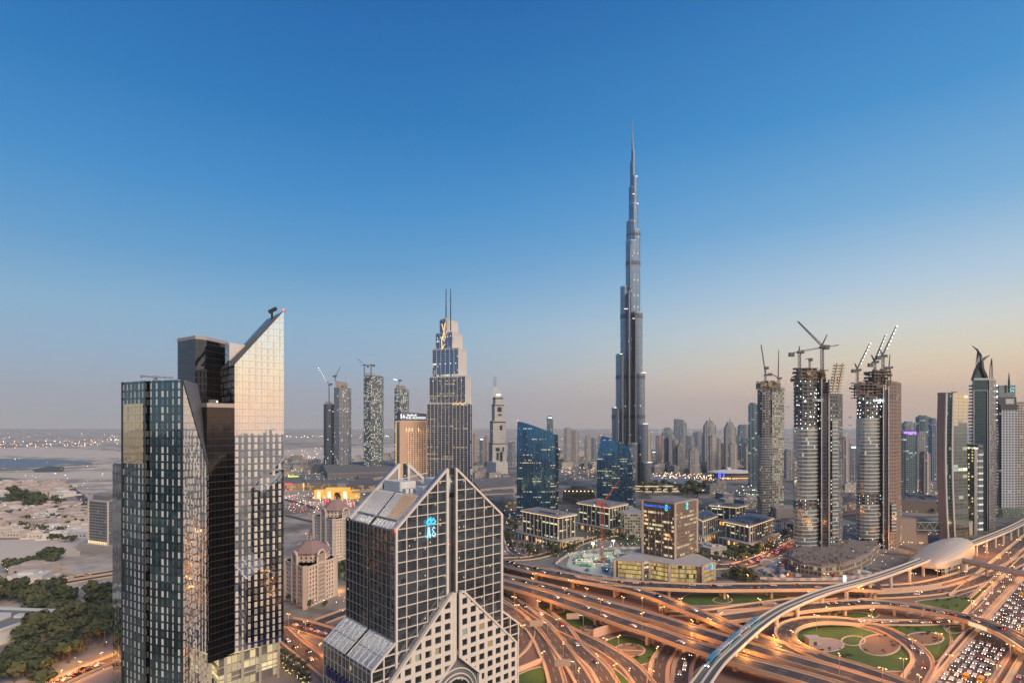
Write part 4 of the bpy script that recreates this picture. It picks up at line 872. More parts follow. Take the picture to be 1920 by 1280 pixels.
tower_uc('unfinished tower with brown right flank and white lit lettering near its top', 634., (1605, 1657), (1657, 1668), (1668.3, 1690), (742, 730, 714), 784, [(1612, 1662, 712, 742, 50), (1640, 1680, 690, 716, 60), (1648, 1668, 700, 740, 31)], ('DAMAC', 3.9, 1646, 751, L_SIGN), RAWB, (926, 946))
# leaning formwork masts on the first one
T = thing('climbing_formwork', 'two leaning ochre platform stacks beside the top of the twin-lobed unfinished tower', 'scaffold', (X(1566, 590), 590, Zp(735, 590)))
mb = MB()
for px0, px1 in ((1560, 1568), (1570, 1579)):
    for k in range(10): f = k/9; xx = X(px0+(px1-px0)*f, 590)-T.location.x; z = Zp(735+(686-735)*f, 590)-T.location.z; mb.box(xx-2.2, xx+2.2, -2, 2, z, z+1.1); mb.bar((xx, 0, z), (xx+.6, 0, z+3), .7, mi=1)
mb.build('platforms', [SCAF, SCAFD], T)
def thin_tower():
    Y0 = 860.; cxx = X(1447, Y0); T = thing('unfinished_tower', 'slim unfinished tower with rows of greenish work lights, left of the twin-lobed one', 'skyscraper', (cxx, Y0, 0), 0, 'towers under construction')
    pl = halfround(X(1420, Y0), X(1449, Y0), Y0, 30); mb = MB(); local(mb, cxx, Y0); mb.prism(pl, 0, Zp(730, Y0), 0, 1, 4.2, 3.9); mb.build('left_lobe', [facade('dim_slab_floors', (.21, .20, .20), (.05, .05, .055), .2, .34, .12, 0, lc=(.8, 1, .9), E=2.8, dot=.11, metal=.2, rough=.5, seed=111), CONC], T)
    pr = [(X(1449.3, Y0), Y0+3), (X(1474, Y0), Y0+7), (X(1474, Y0), Y0+30), (X(1449.3, Y0), Y0+30)]; mb = MB(); local(mb, cxx, Y0); mb.prism(pr, 0, Zp(728, Y0), 0, 1, 3.6, 3.9)
    mb.build('right_wing', [facade('green_lit_floors', (.30, .28, .25), (.045, .055, .05), .3, .45, .6, 0, lc=(.8, 1, .7), lc2=(1, 1, .75), E=2.8, dot=.11, metal=.2, rough=.6, seed=112), CONC], T)
    mb = MB(); local(mb, cxx, Y0); mb.prism(halfround(X(1419.4, Y0), X(1449, Y0), Y0-.8, 24), 0, Zp(820, Y0), 0, 0, 2, 3.9); mb.build('lower_glazing', [facade('slim_green_glass', (.30, .31, .31), (.22, .27, .27), .2, .25, .03, 0, metal=.8, rough=.12, E=1, seed=113)], T)
    mb = MB(); local(mb, cxx, Y0); mb.box(X(1428, Y0), X(1466, Y0), Y0+4, Y0+20, Zp(728, Y0), Zp(717, Y0)); jumble(mb, X(1425, Y0), X(1468, Y0), Y0, Y0+18, Zp(728, Y0), Zp(712, Y0), 60, 1)
    for k in range(24): x = X(1421+k*2.2, Y0); mb.bar((x, Y0+1, Zp(732, Y0)), (x, Y0+1, Zp(725, Y0)), .4)
    mb.build('formwork', [SCAFD, SCAF], T)
    mb = MB(); local(mb, cxx, Y0); mb.box(X(1450, Y0), X(1500, Y0), Y0-10, Y0+20, 0, Zp(951, Y0)); mb.build('podium', [CONC], T)
    mb = MB(); local(mb, cxx, Y0)
    for k in range(30): z = k*6+20; mb.bar((X(1474, Y0), Y0+8, z), (X(1477, Y0), Y0+8, z), .5)
    mb.build('hoist_rail', [CONC_D], T)
thin_tower()
crane(1435, 715, 704, 862, [(1427, 646), (1437.5, 688)], 'slim dark luffing crane with near-vertical jib, left crane on the slim unfinished tower', w=2)
crane(1460, 716, 710, 862, [(1460.5, 656), (1444, 700)], 'slim dark luffing crane with upright jib, right crane on the slim unfinished tower', w=2)
crane(1499, 712, 662, 598, [(1573, 647), (1484, 662), (1499.5, 649)], 'hammerhead crane with long level jib on the left of the twin-lobed tower', w=2.)
crane(1541.5, 700, 652, 598, [(1496, 602.5), (1549, 648), (1551, 627.5)], 'large luffing crane with long jib raised to the left, tallest on the twin-lobed tower', w=2.2)
crane(1518, 690, 674, 596, [(1509, 673.5), (1520, 673)], 'short folded placing boom on the crown of the twin-lobed tower', w=1.3)
crane(1607.5, 742, 695, 636, [(1630.5, 644), (1601, 693), (1603, 681)], 'luffing crane with string of white lamps, left of the brown-flanked tower', lit=.75, w=1.8)
crane(1640, 714, 680, 640, [(1660, 628), (1632, 682), (1634, 665)], 'reddish luffing crane with lamps on its jib, middle crane on the brown-flanked tower', lit=.6, w=1.9)
crane(1655.5, 700, 669, 638, [(1680, 612), (1647, 668), (1649, 655)], 'luffing crane with the longest lamp string, on top of the brown-flanked tower', lit=.8, w=2)
crane(1668, 700, 690, 640, [(1669, 664), (1663, 688)], 'short dark upright crane stub at the right of the brown-flanked tower', w=1.5)
crane(1129, 1056, 948, 560, [(1160, 902), (1121, 940)], 'red luffing crane standing in the floodlit excavation', mat=CRR, w=1.5)
# ---- far construction trio
def trio(label, Y0, a, b, top, mat, extra=None, low=None, ledge=None):
    cxx = X((a+b)/2, Y0); T = thing('distant_tower', label, 'tower', (cxx, Y0, 0), 0, 'far unfinished towers on the left'); m = X(a+(b-a)*.45, Y0)
    mb = MB(); local(mb, cxx, Y0); p = [(X(a, Y0), Y0+10), (m, Y0), (X(b, Y0), Y0+12), (X(b, Y0), Y0+40), (X(a, Y0), Y0+40)]; mb.prism(p, 0, Zp(top, Y0), 0, 1, 4.5, 3.8); mb.build('body', [mat, CONC_D], T)
    if extra: mb = MB(); local(mb, cxx, Y0); mb.prism([(X(extra[0], Y0), Y0+8), (X(extra[1], Y0), Y0+8), (X(extra[1], Y0), Y0+30), (X(extra[0], Y0), Y0+30)], Zp(top, Y0), [Zp(extra[2], Y0), Zp(extra[3], Y0), Zp(extra[3], Y0), Zp(extra[2], Y0)]); mb.build('crown', [CONC], T)
    mb = MB(); local(mb, cxx, Y0); jumble(mb, X(a+2, Y0), X(b-2, Y0), Y0+3, Y0+20, Zp(top, Y0), Zp(top-6, Y0), 18); mb.build('formwork', [SCAF], T)
    return T
FB = facade('far_grey_glass', (.27, .29, .31), (.16, .19, .22), .25, .3, .05, 0, lc=(.7, 1, .9), lc2=(1, 1, .8), E=1.5, metal=.7, rough=.15, seed=121); FD = facade('far_dark_glass', (.10, .12, .15), (.07, .10, .14), .2, .25, .02, 0, lc=(.7, 1, .9), E=2, metal=.8, rough=.15, seed=122)
FL = facade('far_lit_floors', (.13, .13, .14), (.06, .065, .075), .45, .3, .4, 0, lc=(.75, 1, .8), lc2=(.95, 1, .85), E=4.5, dot=.13, metal=.3, rough=.4, seed=123)
trio('dark blue-grey tower, lower of the far pair on the left', 1600., 604.5, 623, 757, FD)
trio('grey tower with sloping crown, taller of the far pair on the left', 1590., 624, 651, 726, FB, (627, 645, 713, 716))
trio('dark far tower dotted with green-white work lights, alone in the middle of the far trio', 1560., 680, 713, 704, FL)
trio('slim far tower with greenish lights behind the tan hotel', 1530., 738, 762, 728, FL, (742, 756, 720, 724))
crane(617, 755, 722, 1600, [(598, 690), (621, 719)], 'far luffing crane with lamps on the lower far tower', lit=1.3, w=2.4)
crane(629, 714, 706, 1592, [(639, 687), (626, 704)], 'far crane on the taller grey far tower', w=2.2)
crane(683, 704, 685, 1560, [(670, 672), (690, 686)], 'far hammerhead crane on the left of the light-dotted tower', w=2.2)
crane(696, 704, 685, 1562, [(676, 685), (701, 684)], 'far level-jib crane on the right of the light-dotted tower', w=2.4)
crane(748, 720, 713, 1532, [(738, 711), (751, 712)], 'far crane on the slim tower behind the tan hotel', lit=1., w=2.)
# ---- blue glass twins with slanted, bulging tops
def boulevard(label, Y0, xs, tops, rr, seed, rightw):
    cxx = X((xs[0]+xs[-1])/2, Y0); T = thing('blue_glass_tower', label, 'office tower', (cxx, Y0, 0), 0, 'blue glass towers')
    g = facade('ribbed_blue_glass_%d' % seed, (.05, .13, .25), (.04, .15, .31), .10, .12, .03, .14, lc=(1, .66, .26), lc2=(.75, .95, .7), E=.75, metal=.92, rough=.09, fr=.25, fm=.85, wob=.004, gv=.12, seed=seed, run=9, band=.62)
    NX, NZ = 14, 12; mb = MB()
    def pt(i, j):
        fx = i/NX; f = j/NZ; zt = Zp(tops[0]+(tops[1]-tops[0])*fx**1.3, Y0); pinch = rr*max(0, (f-.55)/.45)**2
        xl_, xr_ = X(xs[0]+pinch, Y0), X(xs[1]-pinch*.6, Y0); b = 5*math.sin(math.pi*fx)+6*max(0, (f-.5))*0
        return Vector((xl_+(xr_-xl_)*fx-cxx, -b+10*max(0, f-.6)**1.5, zt*f))
    for i in range(NX):
        for j in range(NZ):
            q = [pt(i, j), pt(i+1, j), pt(i+1, j+1), pt(i, j+1)]; mb.face(q, 0, [(p.x/1.5+400, p.z/3.9) for p in q])
    mb.build('front_facade', [g], T)
    mb = MB(); 
    for j in range(NZ):   # right flank, left flank and back
        a, b = pt(NX, j), pt(NX, j+1); dx = X(rightw, Y0)-X(xs[1], Y0)
        q = [a, a+Vector((dx, 26, 0)), b+Vector((dx, 26, -1)), b]; mb.face(q, 0, [(p.y/1.5, p.z/3.9) for p in q])
        a, b = pt(0, j), pt(0, j+1); q = [a+Vector((3, 26, 0)), a, b, b+Vector((3, 26, 0))]; mb.face(q, 0, [(p.y/1.5, p.z/3.9) for p in q])
    z = [pt(i, NZ) for i in range(NX+1)]
    for i in range(NX): mb.face([z[i], z[i+1], z[i+1]+Vector((3, 26, -1)), z[i]+Vector((3, 26, -1))], 1)
    a, b = pt(0, 0), pt(NX, 0); mb.face([b+Vector((3, 26, 0)), a+Vector((3, 26, 0)), z[0]+Vector((3, 26, -1)), z[-1]+Vector((3, 26, -1))], 0)
    mb.build('flank_facade', [g, STEEL], T)
    fm = solid('blue_fin', (.11, .27, .45), .3, .7, .1); mb = MB()
    for i in range(0, 27):
        fx = i/26; pp = []
        for j in range(NZ+1):
            zt = Zp(tops[0]+(tops[1]-tops[0])*fx**1.3, Y0); f = j/NZ; pinch = rr*max(0, (f-.55)/.45)**2; xl_, xr_ = X(xs[0]+pinch, Y0), X(xs[1]-pinch*.6, Y0)
            pp.append(Vector((xl_+(xr_-xl_)*fx-cxx, -5*math.sin(math.pi*fx)-.5+10*max(0, f-.6)**1.5, zt*f)))
        for j in range(NZ): mb.bar(pp[j], pp[j+1], .32, .8)
    mb.build('fins', [fm], T)
    mb = MB(); mb.blob(z[0]+Vector((0, 0, .8)), 1.); mb.build('beacon', L_RED, T)
boulevard('larger blue ribbed glass tower with slanted roof, left of the two', 836., (969, 1041), (789.5, 814), 1.5, 131, 1050)
boulevard('smaller blue ribbed glass tower with curved leaning sides, right of the two', 930., (1119, 1186), (816.5, 838), 9, 137, 1198)
# ---- square office blocks with lit eaves
OFG = facade('office_dark_glass', (.06, .065, .065), (.10, .13, .14), .05, .22, .06, .24, lc=(1, .78, .4), lc2=(.7, 1, .7), E=1.0, metal=.7, rough=.1, wob=.005, seed=141, run=5, band=.55)
def office(label, L, C_, R_, z, numeral=None, colz=9.):
    l, c, r = [G(a, b, z) for a, b in (L, C_, R_)]; p = [c.to_2d()[:], r.to_2d()[:], (l+r-c).to_2d()[:], l.to_2d()[:]]; cx_, cy_ = c.x, c.y
    T = thing('office_block', label, 'office block', (cx_, cy_, 0), 0, 'square office blocks with lit eaves'); q = inset(p, 4)
    mb = MB(); local(mb, cx_, cy_); mb.prism(q, 0, z-1.2, 0, 1, 2.4, 3.9); mb.build('glazing', [OFG, ROOFG], T)
    mb = MB(); local(mb, cx_, cy_); mb.prism(p, z-1.2, z); mb.build('roof_slab', [ROOFL], T)
    mb = MB(); local(mb, cx_, cy_); mb.prism(inset(p, .4), z-2.1, z-1.3); mb.build('eaves_light', [lamp('eaves_strip', (1, .68, .34), 1.15)], T)
    mb = MB(); local(mb, cx_, cy_); mb.prism(inset(p, 5), z, z+.4, 1); mb.prism([mix2(inset(p, 12)[0], inset(p, 12)[k_], t_) for k_, t_ in ((0, 0), (1, .6), (2, .6), (3, .6))], z+.1, z+2.4, 0)
    d = Vector((p[1][0]-p[0][0], p[1][1]-p[0][1])); mb.box(c.x+2, c.x+7, c.y+14, c.y+18, z, z+2.2); mb.build('roof_plant', [ROOFG, CONC_D], T)
    mb = MB(); local(mb, cx_, cy_); 
    for i in (0, 3):
        a, b = q[i], q[(i+1) % 4]; L_ = math.hypot(b[0]-a[0], b[1]-a[1]); n = max(3, int(L_/7)); nv = Vector((b[1]-a[1], a[0]-b[0])).normalized()
        for k in range(n+1): w = mix2(a, b, (k+.0)/n); mb.bar((w[0]+nv.x*.5, w[1]+nv.y*.5, colz), (w[0]+nv.x*.5, w[1]+nv.y*.5, z-1.2), 1.0)
    mb.build('piers', [BEIGE], T)
    mb = MB(); local(mb, cx_, cy_); g = grow(p, 7)
    for i in (0, 3):
        a, b = g[i], g[(i+1) % 4]; L_ = math.hypot(b[0]-a[0], b[1]-a[1]); n = max(4, int(L_/6))
        for k in range(n+1): w = mix2(a, b, k/n); mb.box(w[0]-.6, w[0]+.6, w[1]-.6, w[1]+.6, 0, colz-1)
        mb.bar((a[0], a[1], colz-.6), (b[0], b[1], colz-.6), 1.6, 1.3)
        e0, e1 = q[i], q[(i+1) % 4]; mb.face([(a[0], a[1], colz-.3), (b[0], b[1], colz-.3), (e1[0], e1[1], colz-.3), (e0[0], e0[1], colz-.3)])
    mb.build('colonnade', [BEIGE], T)
    mb = MB(); local(mb, cx_, cy_)
    for i in (0, 3): 
        a, b = inset(p, 2)[i], inset(p, 2)[(i+1) % 4]
        for t_ in (.15, .4, .5, .8): w = mix2(a, b, t_); mb.box(w[0]-1.1, w[0]+1.1, w[1]-1., w[1]+1., .5, 5)
    mb.build('shop_lights', [lamp('shop_glow', (1, .5, .15), 1.1)], T)
    if numeral:
        w = mix2(p[3], p[0], numeral[1]); d = Vector((p[0][0]-p[3][0], p[0][1]-p[3][1])); text('building_numeral', numeral[0], 4.2, (w[0]-cx_, w[1]-cy_-.6, z-1.0), (R(90), 0, math.atan2(d.y, d.x)), L_SIGN, T, .2)
office('long office block with lit eaves in front of the larger blue tower', (975.4, 955), (1049, 968.5), (1083, 962.5), 36)
office('office block with lit eaves and numeral 2 in front of the smaller blue tower', (1080.8, 940.7), (1143.7, 950.4), (1178.8, 943), 36, ('2', .55))
office('office block with lit eaves and numeral 6, in front of the slim unfinished tower', (1356.8, 975), (1405.6, 985.3), (1451.5, 969.4), 28, ('6', .9))
office('narrow office block with lit eaves just right of the brown bank building', (1300, 964), (1318, 975), (1346, 965), 28)
office('office block with lit eaves and numeral 3, rearmost of the right-hand ones', (1328.7, 945), (1383, 949.7), (1402, 945.5), 28, ('3', .35))
T = thing('low_office', 'pale low office with lit window rows between the blue tower and the brown bank building', 'office block', tuple(G(1190, 1003, 0)))
mb = MB(); mb.prism([(-16, -14), (24, -14), (24, 14), (-16, 14)], 0, 30, 0, 1, 3.2, 3.6); mb.build('wall', [facade('pale_lit_rows', (.33, .31, .27), (.1, .1, .09), .25, .42, .45, 0, lc=(1, .8, .45), lc2=(.9, 1, .6), E=.45, metal=.3, seed=149), ROOFL], T)
# ---- brown bank building with its podium
def bank():
    z1, z0 = 67.8, 16.5; l, c, r = G(1205, 937.5, z1), G(1266, 944, z1), G(1307, 935.6, z1); p = [c.to_2d()[:], r.to_2d()[:], (l+r-c).to_2d()[:], l.to_2d()[:]]
    T = thing('bank_building', 'square brown glass bank building with blue lit sign on a wide low podium', 'office block', (c.x, c.y, 0)); ox, oy = c.x, c.y
    br = facade('brown_office_glass', (.14, .10, .085), (.13, .11, .10), .08, .26, .12, .32, lc=(1, .75, .38), lc2=(.85, 1, .6), E=.8, metal=.55, rough=.1, seed=151, run=6, band=.5)
    tan = solid('tan_mullion', (.42, .36, .31), .6, 0, .08)
    mb = MB(); local(mb, ox, oy); mb.prism(p, z0-1, z1, 0, 1, 1.5, 3.9); mb.build('glazing', [br, ROOFG], T)
    mb = MB(); local(mb, ox, oy); mb.prism(grow(p, .15), z1-7.5, z1-.3); mb.build('fascia', [solid('brown_fascia', (.13, .095, .08), .5, .2)], T)
    mb = MB(); local(mb, ox, oy)
    for q in p: mb.bar((q[0], q[1], z0-.5), (q[0], q[1], z1+.6), 1.9)
    for i in (0, 3):
        a, b = p[i], p[(i+1) % 4]; mb.bar((a[0], a[1], z1+.2), (b[0], b[1], z1+.2), 1.2, 1.0); n = 24 if i == 0 else 5; nv = Vector((b[1]-a[1], a[0]-b[0])).normalized()*.3
        for k in range(1, n): w = mix2(a, b, k/n); mb.bar((w[0]+nv.x, w[1]+nv.y, z0), (w[0]+nv.x, w[1]+nv.y, z1 if i == 0 else z1-7.6), .28)
    mb.build('stone_trim', [tan], T)
    mb = MB(); local(mb, ox, oy); mb.prism(inset(p, 5), z1, z1+.7); mb.build('roof_kerb', [ROOFG], T)
    rp = [G(a, b, z0).to_2d()[:] for a, b in ((1152.5, 1048), (1205, 1052.5), (1218, 1050.5), (1254.7, 1056.6), (1317.5, 1059.5), (1339, 1052), (1308, 1038), (1205, 1026))]
    pod = thing('podium', None, None); pod.parent = T
    pg = facade('podium_amber_glass', (.14, .11, .09), (.12, .10, .07), .06, .20, .86, .6, lc=(1, .68, .20), lc2=(1, .78, .32), E=.5, metal=.4, rough=.12, seed=157, run=40)
    mb = MB(); local(mb, ox, oy); mb.prism(inset(rp, .5), 0, z0-.6, 0, 1, 1.9, 4.0)
    for k in (1, 5): mb.m[k] = 2
    mb.build('podium_glazing', [pg, ROOFL, br], pod)
    mb = MB(); local(mb, ox, oy); mb.prism(grow(rp, .6), z0-1, z0); mb.build('podium_roof', [ROOFL], pod)
    mb = MB(); local(mb, ox, oy)
    for k in (0, 1, 2, 3, 4, 5): q = rp[k]; mb.box(q[0]-1.1, q[0]+1.1, q[1]-1.1, q[1]+1.1, 0, z0)
    a, b = rp[3], rp[4]; w = mix2(a, b, .82); mb.prism([(w[0], w[1]-.3), (b[0], b[1]-.3), (b[0], b[1]+2), (w[0], w[1]+2)], 0, z0-1, 1)
    w = mix2(rp[0], rp[1], .12); mb.prism([(rp[0][0], rp[0][1]-.3), (w[0], w[1]-.3), (w[0], w[1]+2), (rp[0][0], rp[0][1]+2)], 0, z0-1, 1); mb.build('podium_columns', [tan, solid('brown_fascia', (.13, .095, .08))], pod)
    def sign(a, b, t, s, size, z, mat, nm):
        w = mix2(a, b, t); d = Vector((b[0]-a[0], b[1]-a[1])); nv = Vector((d.y, -d.x)).normalized()*.6; text(nm, s, size, (w[0]+nv.x-ox, w[1]+nv.y-oy, z), (R(90), 0, math.atan2(d.y, d.x)), mat, T, .3)
    sign(p[3], p[0], .47, 'Standard Chartered', 3.4, z1-4.0, L_BLUE, 'bank_name')
    def logo(a, b, t, z, s):
        w = mix2(a, b, t); d = Vector((b[0]-a[0], b[1]-a[1], 0)).normalized(); nv = Vector((d.y, -d.x, 0))*.7; O = Vector((w[0]-ox, w[1]-oy, z))+nv
        mb = MB(); pp = [(-.9, 1.2), (0, 2.4), (1, 1.4), (.2, .2), (-.9, -.4), (-1, -1.6), (0, -2.4), (1, -1.4)]; mb.tube([O+d*a_*s+Vector((0, 0, b_*s)) for a_, b_ in pp], .5*s, 5); mb.build('bank_logo', [lamp('logo_teal', (.05, .85, .8), 1.)], T)
        mb = MB(); mb.tube([O+d*a_*s+Vector((0, 0, b_*s)) for a_, b_ in ((1, .8), (-.6, -.2), (.9, -1))], .4*s, 5); mb.build('bank_logo_band', [L_BLUE], T)
    logo(p[3], p[0], .75, z1-4.4, 1.15); logo(p[0], p[1], .5, z1-4.2, 1.3); logo(rp[4], rp[5], .78, z0-4, .9)
    w = mix2(rp[4], rp[5], .5); sign(rp[4], rp[5], .45, 'Standard', 2.2, z0-4, L_BLUE, 'bank_name')
bank()
# ---- right edge towers
def bent_tower():
    Y0 = 655.; cxx = X(1787, Y0); T = thing('bent_tower', 'slab tower with brown flank, pale fins and gold-tinted mirror face, on the right', 'tower', (cxx, Y0, 0)); zt = Zp(737, Y0)
    xs_ = [X(a, y) for a, y in ((1758, Y0+9), (1773, Y0+3), (1789, Y0), (1815, Y0+12))]; ys_ = [Y0+9, Y0+3, Y0, Y0+12]; N_ = 16
    def sh(z): return 2.2*math.sin(z/zt*math.pi)*-1+2.5*(1-z/zt)
    mats = [solid('brown_stone_flank', (.27, .235, .21), .7, 0, .08), facade('green_strip_glass', (.08, .11, .11), (.10, .19, .19), .1, .3, .05, 0, lc=(.3, 1, .8), E=.8, metal=.85, rough=.1, seed=161), facade('gold_mirror', (.40, .40, .34), (.74, .76, .62), .06, .14, .03, .02, lc=(1, .85, .5), lc2=(.7, 1, .9), E=1., metal=1., rough=.05, fr=.2, fm=.6, wob=.006, gv=.05, seed=162)]
    for i, nm in enumerate(('stone_flank', 'glass_strip', 'mirror_face')):
        mb = MB()
        for k in range(N_):
            z0, z1 = zt*k/N_, zt*(k+1)/N_; a, b = (xs_[i]-cxx, ys_[i]-Y0), (xs_[i+1]-cxx, ys_[i+1]-Y0)
            q = [(a[0]+sh(z0), a[1], z0), (b[0]+sh(z0), b[1], z0), (b[0]+sh(z1), b[1], z1), (a[0]+sh(z1), a[1], z1)]; mb.face(q, 0, [(0, z0/4.1), (6, z0/4.1), (6, z1/4.1), (0, z1/4.1)] if i != 2 else [(0, z0/4.1), (3, z0/4.1), (3, z1/4.1), (0, z1/4.1)])
        mb.build(nm, [mats[i]], T)
    mb = MB()
    for k in range(N_):
        z0, z1 = zt*k/N_, zt*(k+1)/N_; f0 = [(xs_[0], ys_[0]), (xs_[3], ys_[3]), (X(1812, Y0+38), Y0+38), (X(1764, Y0+38), Y0+38)]
        for a, b in ((f0[1], f0[2]), (f0[2], f0[3]), (f0[3], f0[0])): mb.face([(a[0]-cxx+sh(z0), a[1]-Y0, z0), (b[0]-cxx+sh(z0), b[1]-Y0, z0), (b[0]-cxx+sh(z1), b[1]-Y0, z1), (a[0]-cxx+sh(z1), a[1]-Y0, z1)])
    mb.face([(x-cxx+sh(zt), y-Y0, zt) for x, y in zip(xs_, ys_)]+[(X(1812, Y0+38)-cxx, 38, zt), (X(1764, Y0+38)-cxx, 38, zt)]); mb.build('rear_wall', [mats[0]], T)
    mb = MB()
    for px_ in (1775, 1787.5):
        for k in range(N_): z0, z1 = zt*k/N_, zt*(k+1)/N_; x = X(px_, Y0)-cxx; mb.bar((x+sh(z0), .5, z0), (x+sh(z1), .5, z1), 1.8, 1.8)
    mb.build('fins', [solid('pale_fin2', (.52, .50, .50), .4, .2, .06)], T)
    mb = MB(); mb.box(-8, 6, 6, 14, zt, zt+1.2); mb.bar((4, 8, zt+2.4), (13, 10, zt+1.6), .7); mb.build('roof_crane', [STEEL], T)
bent_tower()
def horn_tower():
    Y0 = 745.; cxx = X(1845, Y0); T = thing('horned_tower', 'dark green-blue glass tower crowned by two crossing curved horns', 'skyscraper', (cxx, Y0, 0)); zt = Zp(712, Y0)
    def xx(a, y=0): return X(a, Y0+y)-cxx
    g = facade('deep_teal_glass', (.05, .08, .10), (.07, .13, .17), .06, .12, .004, 0, metal=.9, rough=.12, lc=(1, .8, .4), E=1.2, seed=171, fm=.6); gs = facade('ribbed_side', (.19, .185, .17), (.12, .14, .15), .35, .3, .06, 0, lc=(1, .85, .5), E=1., metal=.5, rough=.2, seed=172)
    p = [(X(a, Y0+y)-cxx, y) for a, y in ((1825, 2), (1854, 0), (1858, 3), (1868, 14), (1867, 34), (1828, 36), (1822, 12))]
    mb = MB(); mb.prism(p, 0, zt, 0, 0, 2.2, 3.9)
    for k in (1, 2, 3): mb.m[k] = 1
    mb.build('body', [g, gs], T)
    mb = MB(); mb.prism(inset(p, 1.5), zt, [zt+2.5]*len(p)); mb.bar((xx(1854.5), -.6, 0), (xx(1854.5), -.6, zt), 1.0); mb.bar((xx(1827), 1, 0), (xx(1827), 1, zt-14), .7); mb.bar((xx(1851), -.5, 0), (xx(1851), -.5, zt-14), .7); mb.bar((xx(1827), 1, zt-14), (xx(1851), -.5, zt-14), .7); mb.build('trim', [STEELL], T)
    mb = MB(); mb.tube([(xx(1859), 6, zt-4), (xx(1852), 4, Zp(704, Y0)), (xx(1846), 4, Zp(690, Y0)), (xx(1845), 4, Zp(675, Y0)), (xx(1842.5), 4, Zp(664, Y0)), (xx(1836), 4, Zp(654, Y0)), (xx(1827.5), 4, Zp(647.5, Y0))], [2.6, 2.6, 2.5, 2.2, 1.6, 1., .4], 6); mb.build('horn', [STEEL], T)
    mb = MB(); mb.tube([(xx(1830), 6, zt), (xx(1836), 6, Zp(694, Y0)), (xx(1843), 6, Zp(682, Y0)), (xx(1848), 6, Zp(675, Y0)), (xx(1855), 6, Zp(669, Y0)), (xx(1862.5), 6, Zp(665, Y0))], [1.7, 1.9, 2.0, 1.7, 1.2, .5], 6); mb.build('horn', [STEEL], T)
    mb = MB(); mb.face([(xx(1829), 5, zt), (xx(1858), 5, zt), (xx(1848), 5, Zp(687, Y0)), (xx(1842), 5, Zp(680, Y0)), (xx(1838), 5, Zp(690, Y0))]); mb.face([(xx(1829), 6, zt), (xx(1838), 6, Zp(690, Y0)), (xx(1842), 6, Zp(680, Y0)), (xx(1848), 6, Zp(687, Y0)), (xx(1858), 6, zt)]); mb.build('crown_wall', [g], T)
    for xa, xb, top in ((1829, 1836, 651), (1855, 1862, 669)):
        mb = MB(); n = 7
        for k in range(3): x0 = xx(xa+(xb-xa)*k/2, 14); mb.tube([(x0, 14, zt), (x0+(xx((xa+xb)/2, 14)-x0)*.35, 14, zt+(Zp(top, Y0)-zt)*.6), (xx((xa+xb)/2+1, 14), 14, Zp(top, Y0))], .5, 4)
        for k in range(1, 10):
            f = k/10; w = (1-f**2)*.5; c = (xa+xb)/2; mb.bar((xx(c-(xb-xa)*w, 14), 14, zt+(Zp(top, Y0)-zt)*f), (xx(c+(xb-xa)*w, 14), 14, zt+(Zp(top, Y0)-zt)*f), .3)
        mb.build('crown_lattice', [STEEL], T)
    mb = MB()
    for k in range(7): mb.blob((xx(1869.5, 12), 12, Zp(721+k*11, Y0)), .8 if k in (0, 1, 2) else .45); 
    mb.build('edge_lamps', [L_WHITE], T)
    mb = MB()
    for k in range(40): z = zt-8-k*4.4; mb.box(xx(1867, 14), xx(1869.5, 14)+math.sin(k*.5)*1.2, 13, 18, z, z+2); mb.box(xx(1820.5, 12)+math.sin(k*.5)*.8, xx(1823, 12), 12, 16, z, z+2)
    mb.build('side_balconies', [CONC], T)
    # lower companion
    T = thing('slim_annex_tower', 'slim dark tower with a column of yellow windows and white-lit floors, beside the horned tower', 'tower', (X(1830, 720), 720, 0)); o = X(1830, 720)
    def x2(a): return X(a, 720)-o
    mb = MB(); mb.prism([(x2(1817), 4), (x2(1826), 0), (x2(1826), 24), (x2(1817), 24)], 0, Zp(840, 720), 0, 0, 3.4, 4.0); mb.build('dark_half', [facade('yellow_window_column', (.03, .04, .045), (.05, .08, .09), .3, .4, .3, 0, lc=(1, .85, .3), lc2=(1, .9, .4), E=1.5, dot=.2, metal=.7, rough=.15, seed=175)], T)
    mb = MB(); mb.prism([(x2(1834), 0), (x2(1846), 2), (x2(1846), 24), (x2(1834), 24)], 0, Zp(833, 720), 0, 0, 8, 8); mb.build('lit_half', [facade('white_lit_floors', (.10, .12, .13), (.09, .12, .13), .12, .72, .8, .5, lc=(1, .95, .8), lc2=(1, 1, .9), E=.9, metal=.6, rough=.2, seed=176)], T)
    mb = MB(); mb.box(x2(1827), x2(1833), 0, 22, 0, Zp(843, 720)); mb.build('pale_fin', [STEELL], T)
    mb = MB(); mb.blob((x2(1816.5), 0, Zp(839, 720)), .7); mb.blob((x2(1827), 0, Zp(839, 720)), .7); mb.build('lamp', [L_WARM], T)
horn_tower()
